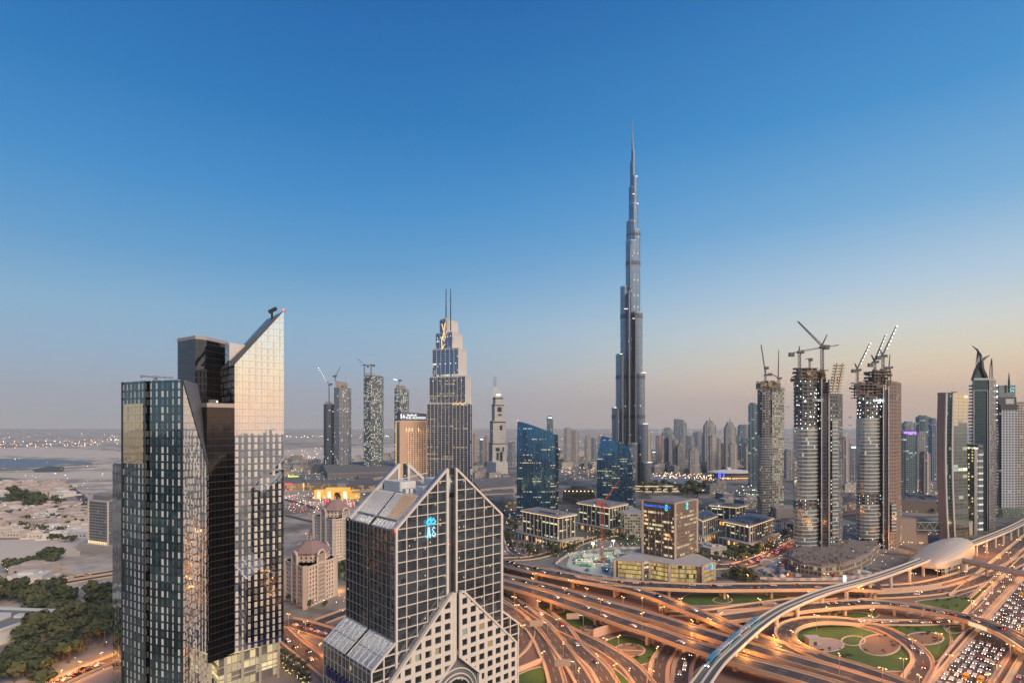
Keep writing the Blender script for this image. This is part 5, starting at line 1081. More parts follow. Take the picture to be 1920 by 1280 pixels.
def pale_tower():
    Y0 = 860.; cxx = X(1900, Y0); T = thing('pale_slab_tower', 'broad pale tower with rows of small windows and a spike mast, at the right edge', 'tower', (cxx, Y0, 0))
    def xx(a): return X(a, Y0)-cxx
    m = facade('pale_punched', (.42, .45, .49), (.07, .08, .10), .45, .45, .01, 0, metal=.3, rough=.3, seed=181, var=.08); mb = MB(); zt = Zp(760, Y0)
    mb.prism([(xx(1878), 0), (xx(1906), 0), (xx(1906)+26, 30), (xx(1878)+26, 30)], 14, zt, 0, 0, 4.4, 4.0); mb.build('front', [m], T)
    mb = MB(); mb.prism([(xx(1872)+5, 6), (xx(1878)+5, 6), (xx(1878)+35, 40), (xx(1872)+35, 40)], 0, zt-2, 0, 0, 4, 4); mb.prism([(xx(1906.2), 4), (xx(1932), 4), (xx(1932), 40), (xx(1906.2), 40)], 0, Zp(752, Y0), 0, 0, 4, 4); mb.build('wings', [facade('pale_wing', (.40, .37, .35), (.13, .14, .15), .3, .4, .06, 0, E=.8, metal=.3, seed=182)], T)
    mb = MB(); mb.box(xx(1876), xx(1908), -.5, 30, Zp(768, Y0), zt+1.5); mb.box(xx(1876), xx(1909), 3, 26, zt, Zp(744, Y0)); mb.box(xx(1878.5), xx(1909.5), 5, 24, Zp(745, Y0), Zp(721.5, Y0), 1); mb.box(xx(1888), xx(1904), 2.4, 3.2, Zp(757, Y0), Zp(747, Y0), 2); mb.build('crown', [STEEL, facade('slate_glass', (.22, .27, .31), (.20, .27, .33), .04, .05, 0, 0, metal=.7, rough=.2, seed=183), STEELL], T)
    mb = MB(); mb.tube([(xx(1894), 2, Zp(735, Y0)), (xx(1894), 2, Zp(715, Y0)), (xx(1894), 2, Zp(697, Y0))], [1.1, 1.5, .2], 6); mb.build('mast', [STEEL], T)
    mb = MB()
    for a, b in ((1899, 729), (1902, 726), (1906, 727), (1903, 731), (1900, 733), (1897, 733), (1905, 733)): mb.blob((xx(a), 4.2, Zp(b, Y0)), 1.0)
    mb.build('crown_emblem', [lamp('emblem_teal', (.3, 1, .9), 1.2)], T)
    mb = MB(); mb.box(xx(1876), xx(1925), -4, 20, 0, 14); mb.build('base', [facade('base_green', (.2, .22, .2), (.08, .13, .1), .2, .3, .3, 0, lc=(.7, 1, .6), E=.5, seed=184)], T)
pale_tower()
# ---- towers of the bay, behind
bg = [facade('bay_beige', (.48, .43, .38), (.15, .15, .16), .42, .35, .05, 0, E=.9, metal=.4, rough=.3, seed=201), facade('bay_blue', (.30, .34, .38), (.14, .19, .25), .25, .3, .03, 0, E=.9, metal=.8, rough=.2, lc2=(.7, 1, 1), seed=202),
      facade('bay_grey', (.40, .39, .38), (.12, .13, .15), .4, .3, .04, 0, E=.9, metal=.5, rough=.3, seed=203), facade('bay_pink', (.42, .33, .30), (.16, .14, .14), .35, .35, .03, 0, E=.9, metal=.3, rough=.4, seed=204), facade('bay_teal', (.17, .22, .25), (.13, .21, .26), .12, .2, .04, .03, lc=(.7, .9, 1), E=.5, metal=.85, rough=.15, seed=205)]
HUE = ['beige', 'blue-grey', 'grey', 'pinkish', 'teal glass']
def bay(a, b, top, Y, st, crown=0, where='', light=None):
    cxx = X((a+b)/2, Y); w = X(b, Y)-X(a, Y); T = thing('highrise', '%s high-rise %s' % (HUE[st], where), 'high-rise', (cxx, Y, 0), 0, 'distant high-rises of the bay'); z = Zp(top, Y)
    mb = MB(); d = max(18, w*.7); k = random.uniform(.25, .7); p = [(-w/2, d*.15), (-w/2+w*k, 0), (w/2, d*.2), (w/2, d), (-w/2, d)]; zb = z if not crown else z-(z*.12 if crown != 3 else 0)
    mb.prism(p, 0, zb, 0, 1, max(3.5, w/7), 3.9); mb.build('body', [bg[st], ROOFG], T)
    mb = MB()
    if crown == 1: mb.prism(inset(p, w*.16), zb, z-(z-zb)*.35); mb.prism(inset(p, w*.3), z-(z-zb)*.35, z)
    elif crown == 2: mb.prism(p, zb, [z, z-3, zb+2, zb+2, z])
    elif crown == 3: mb.prism(inset(p, w*.1), z, z+5); mb.tube([(0, d/2, z), (0, d/2, z+14)], [1, .3])
    elif crown == 4:
        mb.prism(inset(p, w*.14), zb, zb+(z-zb)*.4); mb.prism(inset(p, w*.26), zb+(z-zb)*.4, zb+(z-zb)*.8); mb.tube([(0, d/2, zb), (0, d/2, z), (0, d/2, z+9)], [w*.12, w*.07, .4], 6)
    else: mb.prism(inset(p, w*.2), z, z+4)
    mb.build('crown', [bg[st]], T)
    mb = MB(); n = max(2, int(w/9))
    for i in range(n+1): mb.bar((-w/2+w*i/n, -.3+d*.18, 0), (-w/2+w*i/n, -.3+d*.18, zb), 1.2)
    mb.build('piers', [solid('bay_pier_%d' % st, [(.36, .32, .29), (.25, .28, .32), (.3, .3, .3), (.4, .32, .3), (.2, .3, .33)][st], .6)], T)
    if light: mb = MB(); mb.box(-w*.35, w*.35, -1.5, -.8, z-4-light[1], z-light[1]); mb.build('roof_sign', [light[0]], T)
bayl = [(1213, 1221, 812, 1600, 0, 0, 'right beside the base of the supertall tower'), (1222, 1230, 845, 2300, 1, 0, 'with glowing sign, low behind the gap right of the supertall tower', (L_SIGN, 3)), (1232, 1240, 818, 1750, 3, 0, 'slender, first of the row right of the supertall tower'), (1239.5, 1247, 819, 1900, 2, 0, 'slender, second of the row right of the supertall tower'), (1244.5, 1263, 801, 2100, 1, 1, 'with a stepped dark top, behind the row'),
 (1247, 1256, 822, 1800, 3, 0, 'narrow, in front of the stepped dark-topped one'), (1255, 1266, 817, 1780, 2, 0, 'with a red-lit flat roof left of the white-topped tower'), (1267.5, 1288, 785, 2200, 1, 2, 'with a pale slanted white top'), (1264, 1273, 826, 1700, 2, 0, 'narrow, in front of the white-topped tower'), (1272, 1286, 830, 1680, 2, 4, 'with a yellowish lit pointed crown'),
 (1288, 1303, 818, 2200, 1, 0, 'plain, right of the white-topped tower'), (1303, 1319, 811, 2250, 1, 0, 'broad and hazy, behind the pair of square shafts'), (1295, 1312, 838, 1600, 2, 1, 'broad and lower, in front with a pale flank'), (1319, 1325, 820, 1900, 1, 0, 'thin, left of the spired tower'), (1323, 1343, 786, 1850, 2, 4, 'with an ornate spired crown, tallest in the middle of the row'),
 (1333, 1345, 818, 1600, 0, 0, 'pale shaft standing in front of the spired tower'), (1345, 1352, 824, 1700, 2, 0, 'thin, right of the pale shaft'), (1352, 1361, 833, 1750, 3, 0, 'with red-lit roof between the two spired towers'), (1362, 1381, 789, 1700, 2, 4, 'with a square spired crown, right-hand of the two spired ones'), (1371, 1383, 832, 1560, 0, 0, 'lower, in front of the square-crowned tower'),
 (1383, 1388, 818, 2000, 1, 0, 'very thin and hazy'), (1389, 1411, 798, 2150, 1, 3, 'with a flat dark top left of the teal tower'), (1391, 1410, 822, 1900, 4, 1, 'dark with a curved shoulder'), (1400, 1418, 829, 1600, 0, 1, 'with a reddish lit stepped roof beside the slim unfinished tower'), (1409, 1421, 758, 1300, 4, 0, 'tall and narrow, just left of the slim unfinished tower'),
 (1574, 1583, 850, 1500, 1, 0, 'dark, between the twin-lobed tower and the beige shaft'), (1583, 1594, 822, 1300, 0, 0, 'slender, between the two unfinished towers'), (1594, 1606, 836, 1400, 1, 0, 'with a bright sign, left of the brown-flanked tower', (L_SIGN, 1)), (1476, 1487, 845, 1500, 2, 0, 'between the slim and the twin-lobed unfinished towers'),
 (1689, 1722, 810, 1150, 4, 0, 'broad, with a violet light line along its top', (L_PURP, -1)), (1699, 1717, 792, 1700, 1, 0, 'hazy, behind the broad one with the violet line'), (1726, 1745, 781, 1500, 4, 0, 'with rounded top and red lamps'), (1724, 1737, 812, 1250, 2, 0, 'pale twin shaft below the rounded one'), (1745, 1752, 800, 1600, 1, 0, 'narrow, right of the rounded one'), (1750, 1759, 786, 1450, 1, 0, 'touching the bent tower on its left'), (1735, 1746, 850, 1150, 0, 0, 'low pale slab in front of the rounded one'),
 (1025.5, 1037, 781, 2500, 4, 0, 'standing alone with a white lit roof behind the larger blue tower', (L_SIGN, 2)), (1058, 1072, 803, 1900, 2, 0, 'left half of a hazy pair right of the larger blue tower'), (1072, 1085, 808, 1930, 2, 0, 'right half of a hazy pair right of the larger blue tower'), (1097, 1109, 816, 1950, 2, 1, 'dark, midway between the two blue towers'), (1109, 1118, 822, 2100, 1, 0, 'hazy, just left of the smaller blue tower'), (1122, 1130, 819, 2200, 3, 0, 'behind the smaller blue tower'),
 (885.5, 894, 814, 1900, 0, 0, 'left one of three between the stepped and sail-top towers'), (899, 907, 822, 1800, 1, 0, 'middle one of three between the stepped and sail-top towers', (L_SIGN, 0)), (908, 916, 819, 1950, 3, 0, 'right one of three between the stepped and sail-top towers'), (952, 966, 830, 1900, 1, 0, 'low and dark, left of the larger blue tower'), (1414, 1420, 812, 2100, 2, 0, 'tiny and hazy behind the teal tower')]
for q in bayl: bay(*q[:7], light=q[7] if len(q) > 7 else None)
# ================================================================== interchange
SOIL = solid('bare_soil', (.19, .125, .10), .95, 0, .25, .2); LAWN = solid('lawn_grass', (.05, .115, .022), .95, 0, .55, .12); BED = solid('brown_bed', (.20, .14, .095), .95, 0, .35, .6); KERB = solid('path_stone', (.46, .40, .34), .8, 0, .08)
sheet('interchange_ground', [(925, 1050), (1140, 1085), (1320, 1096), (1560, 1096), (1720, 1060), (1790, 1030), (1990, 985), (2100, 1300), (925, 1330), (860, 1300)], .05, SOIL)
for q in ([(1010, 1136), (1060, 1140), (1118, 1166), (1112, 1182), (1070, 1188), (1030, 1168)], [(1120, 1212), (1172, 1190), (1235, 1212), (1240, 1228), (1190, 1248), (1140, 1232)], [(1496, 1184), (1530, 1173), (1600, 1173), (1690, 1205), (1716, 1235), (1700, 1256), (1625, 1254), (1560, 1238), (1505, 1212)],
          [(1655, 1170), (1762, 1170), (1783, 1195), (1772, 1226), (1748, 1240), (1722, 1215), (1690, 1190)], [(1717, 1127), (1790, 1117), (1848, 1099), (1862, 1104), (1833, 1138), (1812, 1150), (1760, 1139)], [(1290, 1113), (1400, 1112), (1480, 1118), (1400, 1130), (1290, 1134)], [(955, 1272), (1017, 1250), (1030, 1290), (940, 1295)],
          [(1030, 1112), (1120, 1125), (1180, 1135), (1120, 1122), (1060, 1108)], [(1300, 1262), (1330, 1245), (1320, 1300), (1290, 1300)], [(1570, 1141), (1640, 1145), (1640, 1158), (1560, 1156)], [(1770, 1172), (1815, 1172), (1790, 1205), (1783, 1190)], [(1150, 1252), (1185, 1285), (1150, 1285)], [(1300, 1166), (1325, 1172), (1310, 1184), (1285, 1176)]):
    L_ = [Vector((a, b, 0)) for a, b in q]; L_ = curve(L_[-1:]+L_+L_[:2], 6.)   # rounded outline in photo coordinates
    k0 = min(range(len(L_)), key=lambda i: (L_[i]-Vector((*q[0], 0))).length); k1 = max(i for i in range(len(L_)) if (L_[i]-Vector((*q[0], 0))).length < 3 and i > k0+3) if any((L_[i]-Vector((*q[0], 0))).length < 3 and i > k0+3 for i in range(len(L_))) else len(L_)-1
    q = [(p.x, p.y) for p in L_[k0:k1]]
    sheet('lawn', q, .1, LAWN)
    mb = MB(); P_ = [G(a, b, .18) for a, b in q]
    for i in range(len(P_)): mb.bar(P_[i], P_[(i+1) % len(P_)], .9, .16)
    tag(mb.build('path', KERB), kind='structure')
def bed(cx_, cy_, rx, ry, mat=BED, z=.14, split=False):
    pts = arc(cx_, cy_, rx, ry, 28); sheet('planting_bed', pts, z, mat)
    mb = MB(); P = [G(a, b, z+.05) for a, b in pts]; P.append(P[0])
    for i in range(28): mb.bar(P[i], P[i+1], 1.1, .15)
    if split: mb.bar(G(cx_-rx, cy_-ry*.1, z+.1), G(cx_+rx, cy_+ry*.1, z+.1), 1, .15)
    tag(mb.build('path', KERB), kind='structure')
for a in ((1650, 1208, 38, 20), (1733, 1196, 36, 12), (1545, 1208, 37, 13, PAVE), (1600, 1200, 22, 9, LAWN, .2), (1180, 1218, 29, 12, BED, .14, True), (1103, 1180, 22, 7, BED, .14, True), (1043, 1143, 16, 5), (1715, 1152, 15, 5), (1355, 1124, 18, 6, LAWN), (1600, 1152, 34, 6, LAWN), (1790, 1180, 16, 6, LAWN), (1615, 1262, 16, 4)): bed(*a)
# surface roads
road([(1862-60, 1340), (1801, 1280), (1845, 1179+42), (1884, 1180-2)], 6, .2, False) if False else None
d_ = Vector((.7555, .655, 0)); nrm = Vector((.655, -.7555, 0))
def motorway(o, w, t0, t1, z=.25, name='road', kerb=True):
    p0 = Vector((o[0], o[1], z)); line = [p0+d_*t for t in range(int(t0), int(t1)+1, 12)]; mb = MB(); strip(mb, line, -w/2, w/2, 0, 0); r = tag(mb.build(name, asph(w/2)), kind='structure')
    if kerb:
        k = MB()
        for s in (-1, 1):
            a, b = sorted((s*w/2, s*(w/2+2))); strip(k, line, a, b, .02, .02); a, b = sorted((s*(w/2+2), s*(w/2+2.6))); strip(k, line, a, b, 1.1, 1.1); strip(k, line, a, a, 1.1, -.2); strip(k, line, b, b, -.2, 1.1)
        k.build('barrier', PARA, r)
    return line
MW0 = (244.5, 305.)       # centre of the packed carriageway at the bottom edge of the picture
motorway(MW0, 19, -192, 1300); motorway((MW0[0]+27*nrm.x, MW0[1]+27*nrm.y), 19, -192, 1300); motorway((MW0[0]-19*nrm.x, MW0[1]-19*nrm.y), 8, 110, 1200, .22); motorway((MW0[0]-36*nrm.x, MW0[1]-36*nrm.y), 9, 190, 1100, .22)
road([(940, 1108), (979, 1131), (1018, 1157), (1057, 1178), (1116, 1206), (1155, 1229), (1184, 1251), (1215, 1290)], 9, .34)
road([(1022, 1150), (1050, 1172), (1070, 1200), (1094, 1225), (1122, 1250), (1146, 1290)], 9, .42)
road([(925, 1104), (971, 1133), (1004, 1160), (1034, 1192), (1057, 1222), (1080, 1252), (1102, 1290)], 8.5, .50, zend=.6)
road([(930, 1128), (962, 1148), (983, 1170), (985, 1190), (974, 1212), (950, 1232), (925, 1245)], 9, .28)
road([(975, 1160), (997, 1178), (1013, 1200), (1026, 1227), (1037, 1252), (1047, 1290)], 7, .36)
road([(1262, 1205), (1248, 1225), (1237, 1245), (1233, 1290)], 8, .3); road([(1310, 1208), (1293, 1226), (1281, 1245), (1276, 1290)], 8, .3)
road([(1250, 1150), (1330, 1147), (1420, 1134), (1500, 1124), (1560, 1118)], 7, .34); road([(1590, 1164), (1640, 1166), (1700, 1167), (1760, 1165), (1800, 1156)], 7, .3)
road([(1330, 1170), (1400, 1158), (1460, 1148), (1530, 1142), (1590, 1139)], 7, .36)
road([(1600, 1118), (1690, 1115), (1760, 1108), (1815, 1095), (1865, 1075), (1925, 1046)], 9, .3)
road([(1660, 1100), (1720, 1096), (1770, 1086), (1810, 1074), (1840, 1062)], 7, .3)
# ring road of the loop
LOOP = [(1612, 1166), (1573, 1162), (1524, 1162), (1487, 1170), (1471, 1184), (1480, 1203), (1514, 1221), (1556, 1237)]
# raised roads
road([(1600, 1166), (1650, 1176), (1695, 1199), (1722, 1222), (1730, 1243), (1720, 1262), (1704, 1290)], 8, .5)
flyover([(905, 1040), (940, 1052), (1000, 1067), (1065, 1080), (1120, 1089), (1180, 1094.5), (1300, 1100), (1400, 1100), (1560, 1099), (1650, 1102)], 15, 8, 'long flyover along the far side of the interchange, passing in front of the bank building')
flyover([(1075, 1084), (1130, 1094), (1180, 1104), (1230, 1118), (1270, 1134), (1329, 1157), (1378, 1177), (1417, 1194), (1465, 1211), (1505, 1224), (1553, 1236), (1620, 1256), (1670, 1274), (1720, 1294), (1860, 1344), (2040, 1400)], 9.5, 8.08, 'curving flyover branching off and sweeping down to the bottom right')
flyover([(905, 1073), (940, 1080), (1018, 1098), (1077, 1115), (1135, 1132), (1194, 1148), (1252, 1165), (1300, 1180), (1358, 1198), (1401, 1211), (1456, 1227), (1514, 1243), (1573, 1260), (1650, 1284), (1800, 1332), (2000, 1392)], 10.5, 8.5, 'far carriageway of the straight main flyover crossing to the lower right')
flyover([(900, 1082), (940, 1092), (1018, 1114), (1096, 1140), (1174, 1167), (1233, 1186), (1280, 1203), (1339, 1221), (1397, 1240), (1456, 1256), (1514, 1272), (1570, 1289), (1750, 1348), (1950, 1412)], 11, 8.5, 'near carriageway of the straight main flyover crossing to the lower right')
flyover([(1300, 1166), (1378, 1156), (1456, 1146), (1505, 1139), (1563, 1133.5), (1620, 1130), (1659, 1131), (1717, 1139), (1787, 1152), (1834, 1165), (1870, 1178), (1905, 1196), (1945, 1222)], 11, 7.2, 'curved overpass carrying cars over the packed motorway on the right', zs=[3, 4.5, 6, 7, 7.2, 7.2, 7.2, 7.4, 7.6, 7.8, 7.8, 7.8, 7.8])
flyover(LOOP, 9, 4.5, 'ramp looping round the lawn on the right', zs=[1.2, 2.6, 4, 5, 6, 7, 8, 8.2], gap=60)
DKW = solid('retaining_wall_concrete', (.50, .37, .29), .8, 0, .1)
def wall(pts, h, name='retaining_wall', label='', w=.8, z=0):
    P = [G(a, b, z) for a, b in pts]; m = P[len(P)//2]; mb = MB(); local(mb, m.x, m.y)
    for i in range(len(P)-1): mb.bar(P[i]+Vector((0, 0, h/2)), P[i+1]+Vector((0, 0, h/2)), w, h)
    o = mb.build(name, DKW); o.location = (m.x, m.y, 0); tag(o, label, 'wall'); return o
wall([(1112, 1196), (1140, 1187), (1172, 1180)], 6, label='orange-lit retaining wall beside the underpass below the main flyover')
wall([(965, 1114), (985, 1124), (1008, 1140)], 6.5, label='bright orange abutment wall under the left end of the main flyover')
wall([(1738, 1290), (1764, 1240), (1793, 1204), (1836, 1160)], 2.2, label='low orange-lit wall along the near side of the packed motorway')
wall([(1345, 1150), (1420, 1146), (1500, 1138)], 3, label='pale retaining wall beside the ramp left of the viaduct')
wall([(1620, 1112), (1690, 1110), (1765, 1102)], 4, label='tan retaining wall below the ramp by the station')
wall([(945, 1268), (975, 1258), (1014, 1242)], 3, label='pale wall edging the lawn right beside the gabled tower')
# lit cream side of the overpass: its light put into a glowing strip
T = thing('overpass_lit_side', 'glowing strip for the lit cream side wall of the overpass above the packed motorway', 'glow strip', tuple(G(1870, 1200, 0)))
mb = MB(); local(mb, T.location.x, T.location.y); P = [G(a, b, 7.5) for a, b in ((1816, 1167), (1840, 1175), (1872, 1188), (1900, 1204), (1925, 1222), (1945, 1238))]
for i in range(len(P)-1): mb.bar(P[i]-Vector((0, 0, .2)), P[i+1]-Vector((0, 0, .2)), .3, 2.6)
mb.build('panel', [lamp('cream_side_glow', (1, .78, .42), .75)], T)
# garden hut and pipes inside the loop
T = thing('garden_hut', 'small concrete utility hut on the paved oval inside the loop', 'hut', tuple(G(1524, 1206, 0))); mb = MB(); mb.box(-4, 4, -3, 3, 0, 4.2); mb.build('wall', [CONC], T); mb = MB(); mb.box(-4.4, 4.4, -3.4, 3.4, 4.2, 4.6); mb.build('roof', [ROOFL], T); mb = MB(); mb.box(-1, 1, -3.1, -3, 0, 2.4); mb.build('door', [STEEL], T)
# ---- metro viaduct, station, footbridge, train
VZ = 14.5
vpts = [(1285, 1330), (1300, 1300), (1315, 1280), (1344, 1241), (1378, 1209), (1417, 1175), (1456, 1148), (1495, 1129), (1553, 1107), (1620, 1089), (1670, 1073), (1731, 1050), (1772, 1034), (1825, 1018), (1862, 1004), (1895, 990), (1925, 975), (1960, 955)]
VL = curve([G(a, b, VZ) for a, b in vpts], 8.); vm = VL[len(VL)//2]
V = thing('metro_viaduct', 'pale elevated metro viaduct curving over the interchange to the shell-shaped station', 'viaduct', (vm.x, vm.y, 0)); off = Matrix.Translation((-vm.x, -vm.y, 0))
vcon = solid('viaduct_concrete', (.60, .53, .45), .7, 0, .08); vbed = solid('track_bed', (.19, .17, .15), .8, 0, .1)
k = MB(); k.M = off; strip(k, VL, -3.7, 3.7, 0, 0, 1); strip(k, VL, 2.6, -2.6, -2.4, -2.4); strip(k, VL, -4.3, -2.6, -.6, -2.4); strip(k, VL, 2.6, 4.3, -2.4, -.6)
k.build('deck', [vcon, vbed], V)
for s in (-1, 1):
    k = MB(); k.M = off; a, b = sorted((s*3.7, s*4.3)); strip(k, VL, a, b, 1.2, 1.2); strip(k, VL, a, a, 1.2, 0); strip(k, VL, b, b, -.6, 1.2); k.build('parapet', vcon, V)
k = MB(); k.M = off; strip(k, VL, -.5, .5, .5, .5); strip(k, VL, -.5, -.5, .5, 0); strip(k, VL, .5, .5, 0, .5); k.build('walkway', vcon, V)
k = MB(); k.M = off
for s in (-2.75, -1.3, 1.3, 2.75): strip(k, VL, s-.12, s+.12, .25, .25)
k.build('rails', solid('rail_steel', (.09, .075, .065), .7), V)
dd = 0; vn = offs(VL)
for i in range(2, len(VL)):
    dd += (VL[i]-VL[i-1]).length
    if dd > 33:
        dd = 0; p = VL[i]; k = MB(); k.M = off; k.tube([(p.x, p.y, 0), (p.x, p.y, VZ-4.4), (p.x, p.y, VZ-2.4)], [1.3, 1.3, 2.4], 10); k.build('pier', vcon, V)
# train on the left track
TR = thing('metro_train', 'silver and light-blue metro train heading down the viaduct', 'train', (0, 0, 0)); tl = [p+n*(-2.02) for p, n in zip(VL, vn)]
def at(line, s):
    d = 0
    for i in range(1, len(line)):
        L = (line[i]-line[i-1]).length
        if d+L >= s: return line[i-1].lerp(line[i], (s-d)/L), (line[i]-line[i-1]).normalized()
        d += L
    return line[-1], (line[-1]-line[-2]).normalized()
s0 = 0; d = 0
for i in range(1, len(VL)):
    d += (VL[i]-VL[i-1]).length; px_ = CX+F*VL[i].x/VL[i].y
    if px_ > 1328: s0 = d; break
o0, _ = at(tl, s0); TR.location = (o0.x, o0.y, VZ)
tb = solid('train_silver', (.42, .48, .52), .3, .5, .08); tbl = solid('train_blue', (.06, .27, .38), .35, .1, .05); tg = solid('train_window', (.02, .05, .07), .1, .4, 0)
for c_ in range(5):
    a, da = at(tl, s0+c_*17.6); b, db = at(tl, s0+c_*17.6+16.8); dv = (b-a).normalized(); n = Vector((dv.y, -dv.x, 0)); up = Vector((0, 0, 1)); a = a-Vector((o0.x, o0.y, VZ)); b = b-Vector((o0.x, o0.y, VZ))
    mb = MB(); prof = [(-1.3, .5), (1.3, .5), (1.35, 2.2), (1.15, 3.6), (.5, 3.95), (-.5, 3.95), (-1.15, 3.6), (-1.35, 2.2)]
    nose = .35 if c_ == 0 else 1
    for k_ in range(8):
        p0, p1 = prof[k_], prof[(k_+1) % 8]; mi = 1 if c_ % 2 == 0 and k_ in (1, 6) else 0
        f = lambda q, base, s_: base+n*q[0]*s_+up*(q[1] if s_ == 1 else .5+(q[1]-.5)*.75)
        mb.face([f(p0, a, nose), f(p1, a, nose), f(p1, b, 1), f(p0, b, 1)][::-1], mi)
    mb.face([f(q, a, nose) for q in prof]); mb.face([f(q, b, 1) for q in prof[::-1]]); car = mb.build('carriage', [tb, tbl], TR)
    mb = MB()
    for s in (-1, 1): mb.bar(a+n*1.34*s+up*2.3+dv*1.2, b+n*1.36*s+up*2.3-dv*1.2, .08, 1.0)
    mb.build('window_band', [tg], car)
    mb = MB(); mb.bar(a+up*4+dv*3, b+up*4-dv*3, 1.5, .25); 
    if c_ % 2 == 0: mb.bar(a+up*3.75+n*1.05+dv, b+up*3.75+n*1.05-dv, .5, .3); mb.bar(a+up*3.75-n*1.05+dv, b+up*3.75-n*1.05-dv, .5, .3)
    mb.build('roof_unit', [tbl if c_ % 2 == 0 else tb], car)
mb = MB(); a, da = at(tl, s0); n = Vector((da.y, -da.x, 0))
for s in (-.5, .5): mb.blob(Vector((0, 0, 1.5))+n*s*1.6-da*.5, .4)
mb.build('headlight', [L_WHITE], TR)
# shell station
def station():
    s = 0; idx = [i for i, p in enumerate(VL) if 1728 < CX+F*p.x/p.y < 1829]; c = VL[idx[len(idx)//2]]; a, b = VL[idx[0]], VL[idx[-1]]; ax = (b-a); L = ax.length*1.06; ax.normalize(); n = Vector((ax.y, -ax.x, 0))
    S_ = thing('metro_station', 'gold-beige shell-shaped metro station hall straddling the viaduct', 'station', (c.x, c.y, 0)); sh = solid('shell_cladding', (.55, .46, .36), .38, .35, .06, .5)
    sh.node_tree.nodes['Principled BSDF'].inputs['Roughness'].default_value = .4
    NU, NV = 26, 14; P = []
    for i in range(NU+1):
        u = i/NU; x = (u-.5)*L; w = 15*(math.sin(math.pi*min(1, .06+u*1.0)**.75 if u < .98 else 0)**.55 if 0 < u < .98 else 0)+1.5; hh = 16.5*(max(0, math.sin(math.pi*(.04+.93*u)**1.15))**.6)+.8
        row = []
        for j in range(NV+1):
            t = math.pi*j/NV; row.append(ax*x+n*(-w*math.cos(t))+Vector((0, 0, 8.5+hh*math.sin(t)**.8)))
        P.append(row)
    mb = MB()
    for i in range(NU):
        for j in range(NV): mb.face([P[i][j], P[i+1][j], P[i+1][j+1], P[i][j+1]][::-1])
    o = mb.build('shell_roof', [sh], S_, True)
    for p in o.data.polygons: p.use_smooth = True
    mb = MB()
    for sd in (0, NV):
        for i in range(2, NU-2): a_, b_ = P[i][sd], P[i+1][sd]; q = [a_, b_, Vector((b_.x*.85, b_.y*.85, 0)), Vector((a_.x*.85, a_.y*.85, 0))]; mb.face(q if sd else q[::-1], 0, [(i, 2), (i+1, 2), (i+1, 0), (i, 0)])
    mb.build('concourse_glass', [facade('station_glass', (.40, .36, .32), (.12, .14, .13), .12, .2, .35, 0, lc=(.7, 1, .7), lc2=(1, .9, .6), E=.5, metal=.5, seed=231)], S_)
    mb = MB()
    for i in range(NU): mb.bar(P[i][0], P[i+1][0], .8, .8); mb.bar(P[i][NV], P[i+1][NV], .8, .8)
    mb.build('shell_rim', [CONC], S_)
    mb = MB(); e = n*14-ax*14; mb.M = Matrix.Translation(e) @ Matrix.Rotation(math.atan2(ax.y, ax.x), 4, 'Z'); mb.prism([(-8, -4), (8, -4), (8, 4), (-8, 4)], 0, [9, 6, 9, 11]); mb.build('entrance_box', [CONC], S_)
    mb = MB(); mb.M = Matrix.Translation(e) @ Matrix.Rotation(math.atan2(ax.y, ax.x), 4, 'Z'); mb.box(2, 7, -4.3, -4.1, 1, 5); mb.build('lit_panel', [WHITE], S_)
    st = c+n*10-ax*6; fb = [Vector((st.x, st.y, 10))]+[G(x, y, 10) for x, y in ((1800, 1049), (1850, 1060), (1900, 1071), (1960, 1084), (2040, 1103))]
    B = thing('footbridge', 'grey tubular enclosed footbridge running from the station to the right edge over the motorway', 'footbridge', (fb[1].x, fb[1].y, 0)); o_ = Vector((fb[1].x, fb[1].y, 0)); fb = [p-o_ for p in fb]
    mb = MB(); mb.tube([p+Vector((0, 0, 0)) for p in fb[1:]], 2.6, 10); mb.build('tube', [solid('bridge_cladding', (.34, .33, .32), .4, .4, .08)], B)
    mb = MB()
    for i in range(1, len(fb)-1): mb.bar(fb[i]+Vector((0, -2.3, -.3)), fb[i+1]+Vector((0, -2.3, -.3)), .7, 1.2)
    mb.build('window_band', [facade('bridge_glass', (.08, .08, .08), (.1, .1, .1), .2, .1, .1, 0, E=.3, seed=233)], B)
    for i in (2, 3, 4): mb = MB(); p = fb[i]; mb.tube([(p.x, p.y, 0), (p.x, p.y, p.z-2)], 1.1, 8); mb.build('pier', [CONC], B)
station()
# ---- site at the feet of the unfinished towers
T = thing('site_podium', 'curved unfinished concrete podium with rubble around the unfinished twin-lobed tower', 'construction site', tuple(G(1545, 1065, 0))); ox, oy = T.location.x, T.location.y
pts = [G(a, b, 10).to_2d() for a, b in ((1478, 1046), (1500, 1056), (1540, 1062), (1580, 1060), (1612, 1050), (1632, 1038), (1650, 1020), (1600, 1012), (1520, 1020), (1480, 1030))]; pts = [(p.x-ox, p.y-oy) for p in pts]
mb = MB(); mb.prism(pts, 0, 9, 0, 1, 4, 4.5); mb.build('podium_wall', [facade('site_wall', (.30, .26, .22), (.09, .08, .07), .25, .35, .12, 0, lc=(1, .8, .4), lc2=(.7, 1, .6), E=.7, metal=.1, rough=.6, wob=0, seed=241), CONC], T)
mb = MB(); mb.prism(inset(pts, 4), 9, 11.5, 0, 0)
for k in range(150):
    a = random.uniform(0, 6.28); r = random.uniform(.2, .95); p = pts[int(a/6.29*len(pts))]; x, y = p[0]*r+random.uniform(-4, 4), p[1]*r+random.uniform(-4, 4); z = 11.5; s = random.uniform(1, 5); mb.bar((x, y, z), (x+random.uniform(-s, s), y+random.uniform(-s, s), z+random.uniform(0, 3.5)), random.uniform(.3, 1.4))
mb.build('rubble', [solid('site_rubble', (.20, .17, .145), .9, 0, .4, .3)], T)
site = solid('site_floor', (.42, .46, .40), .85, 0, .2, .15)
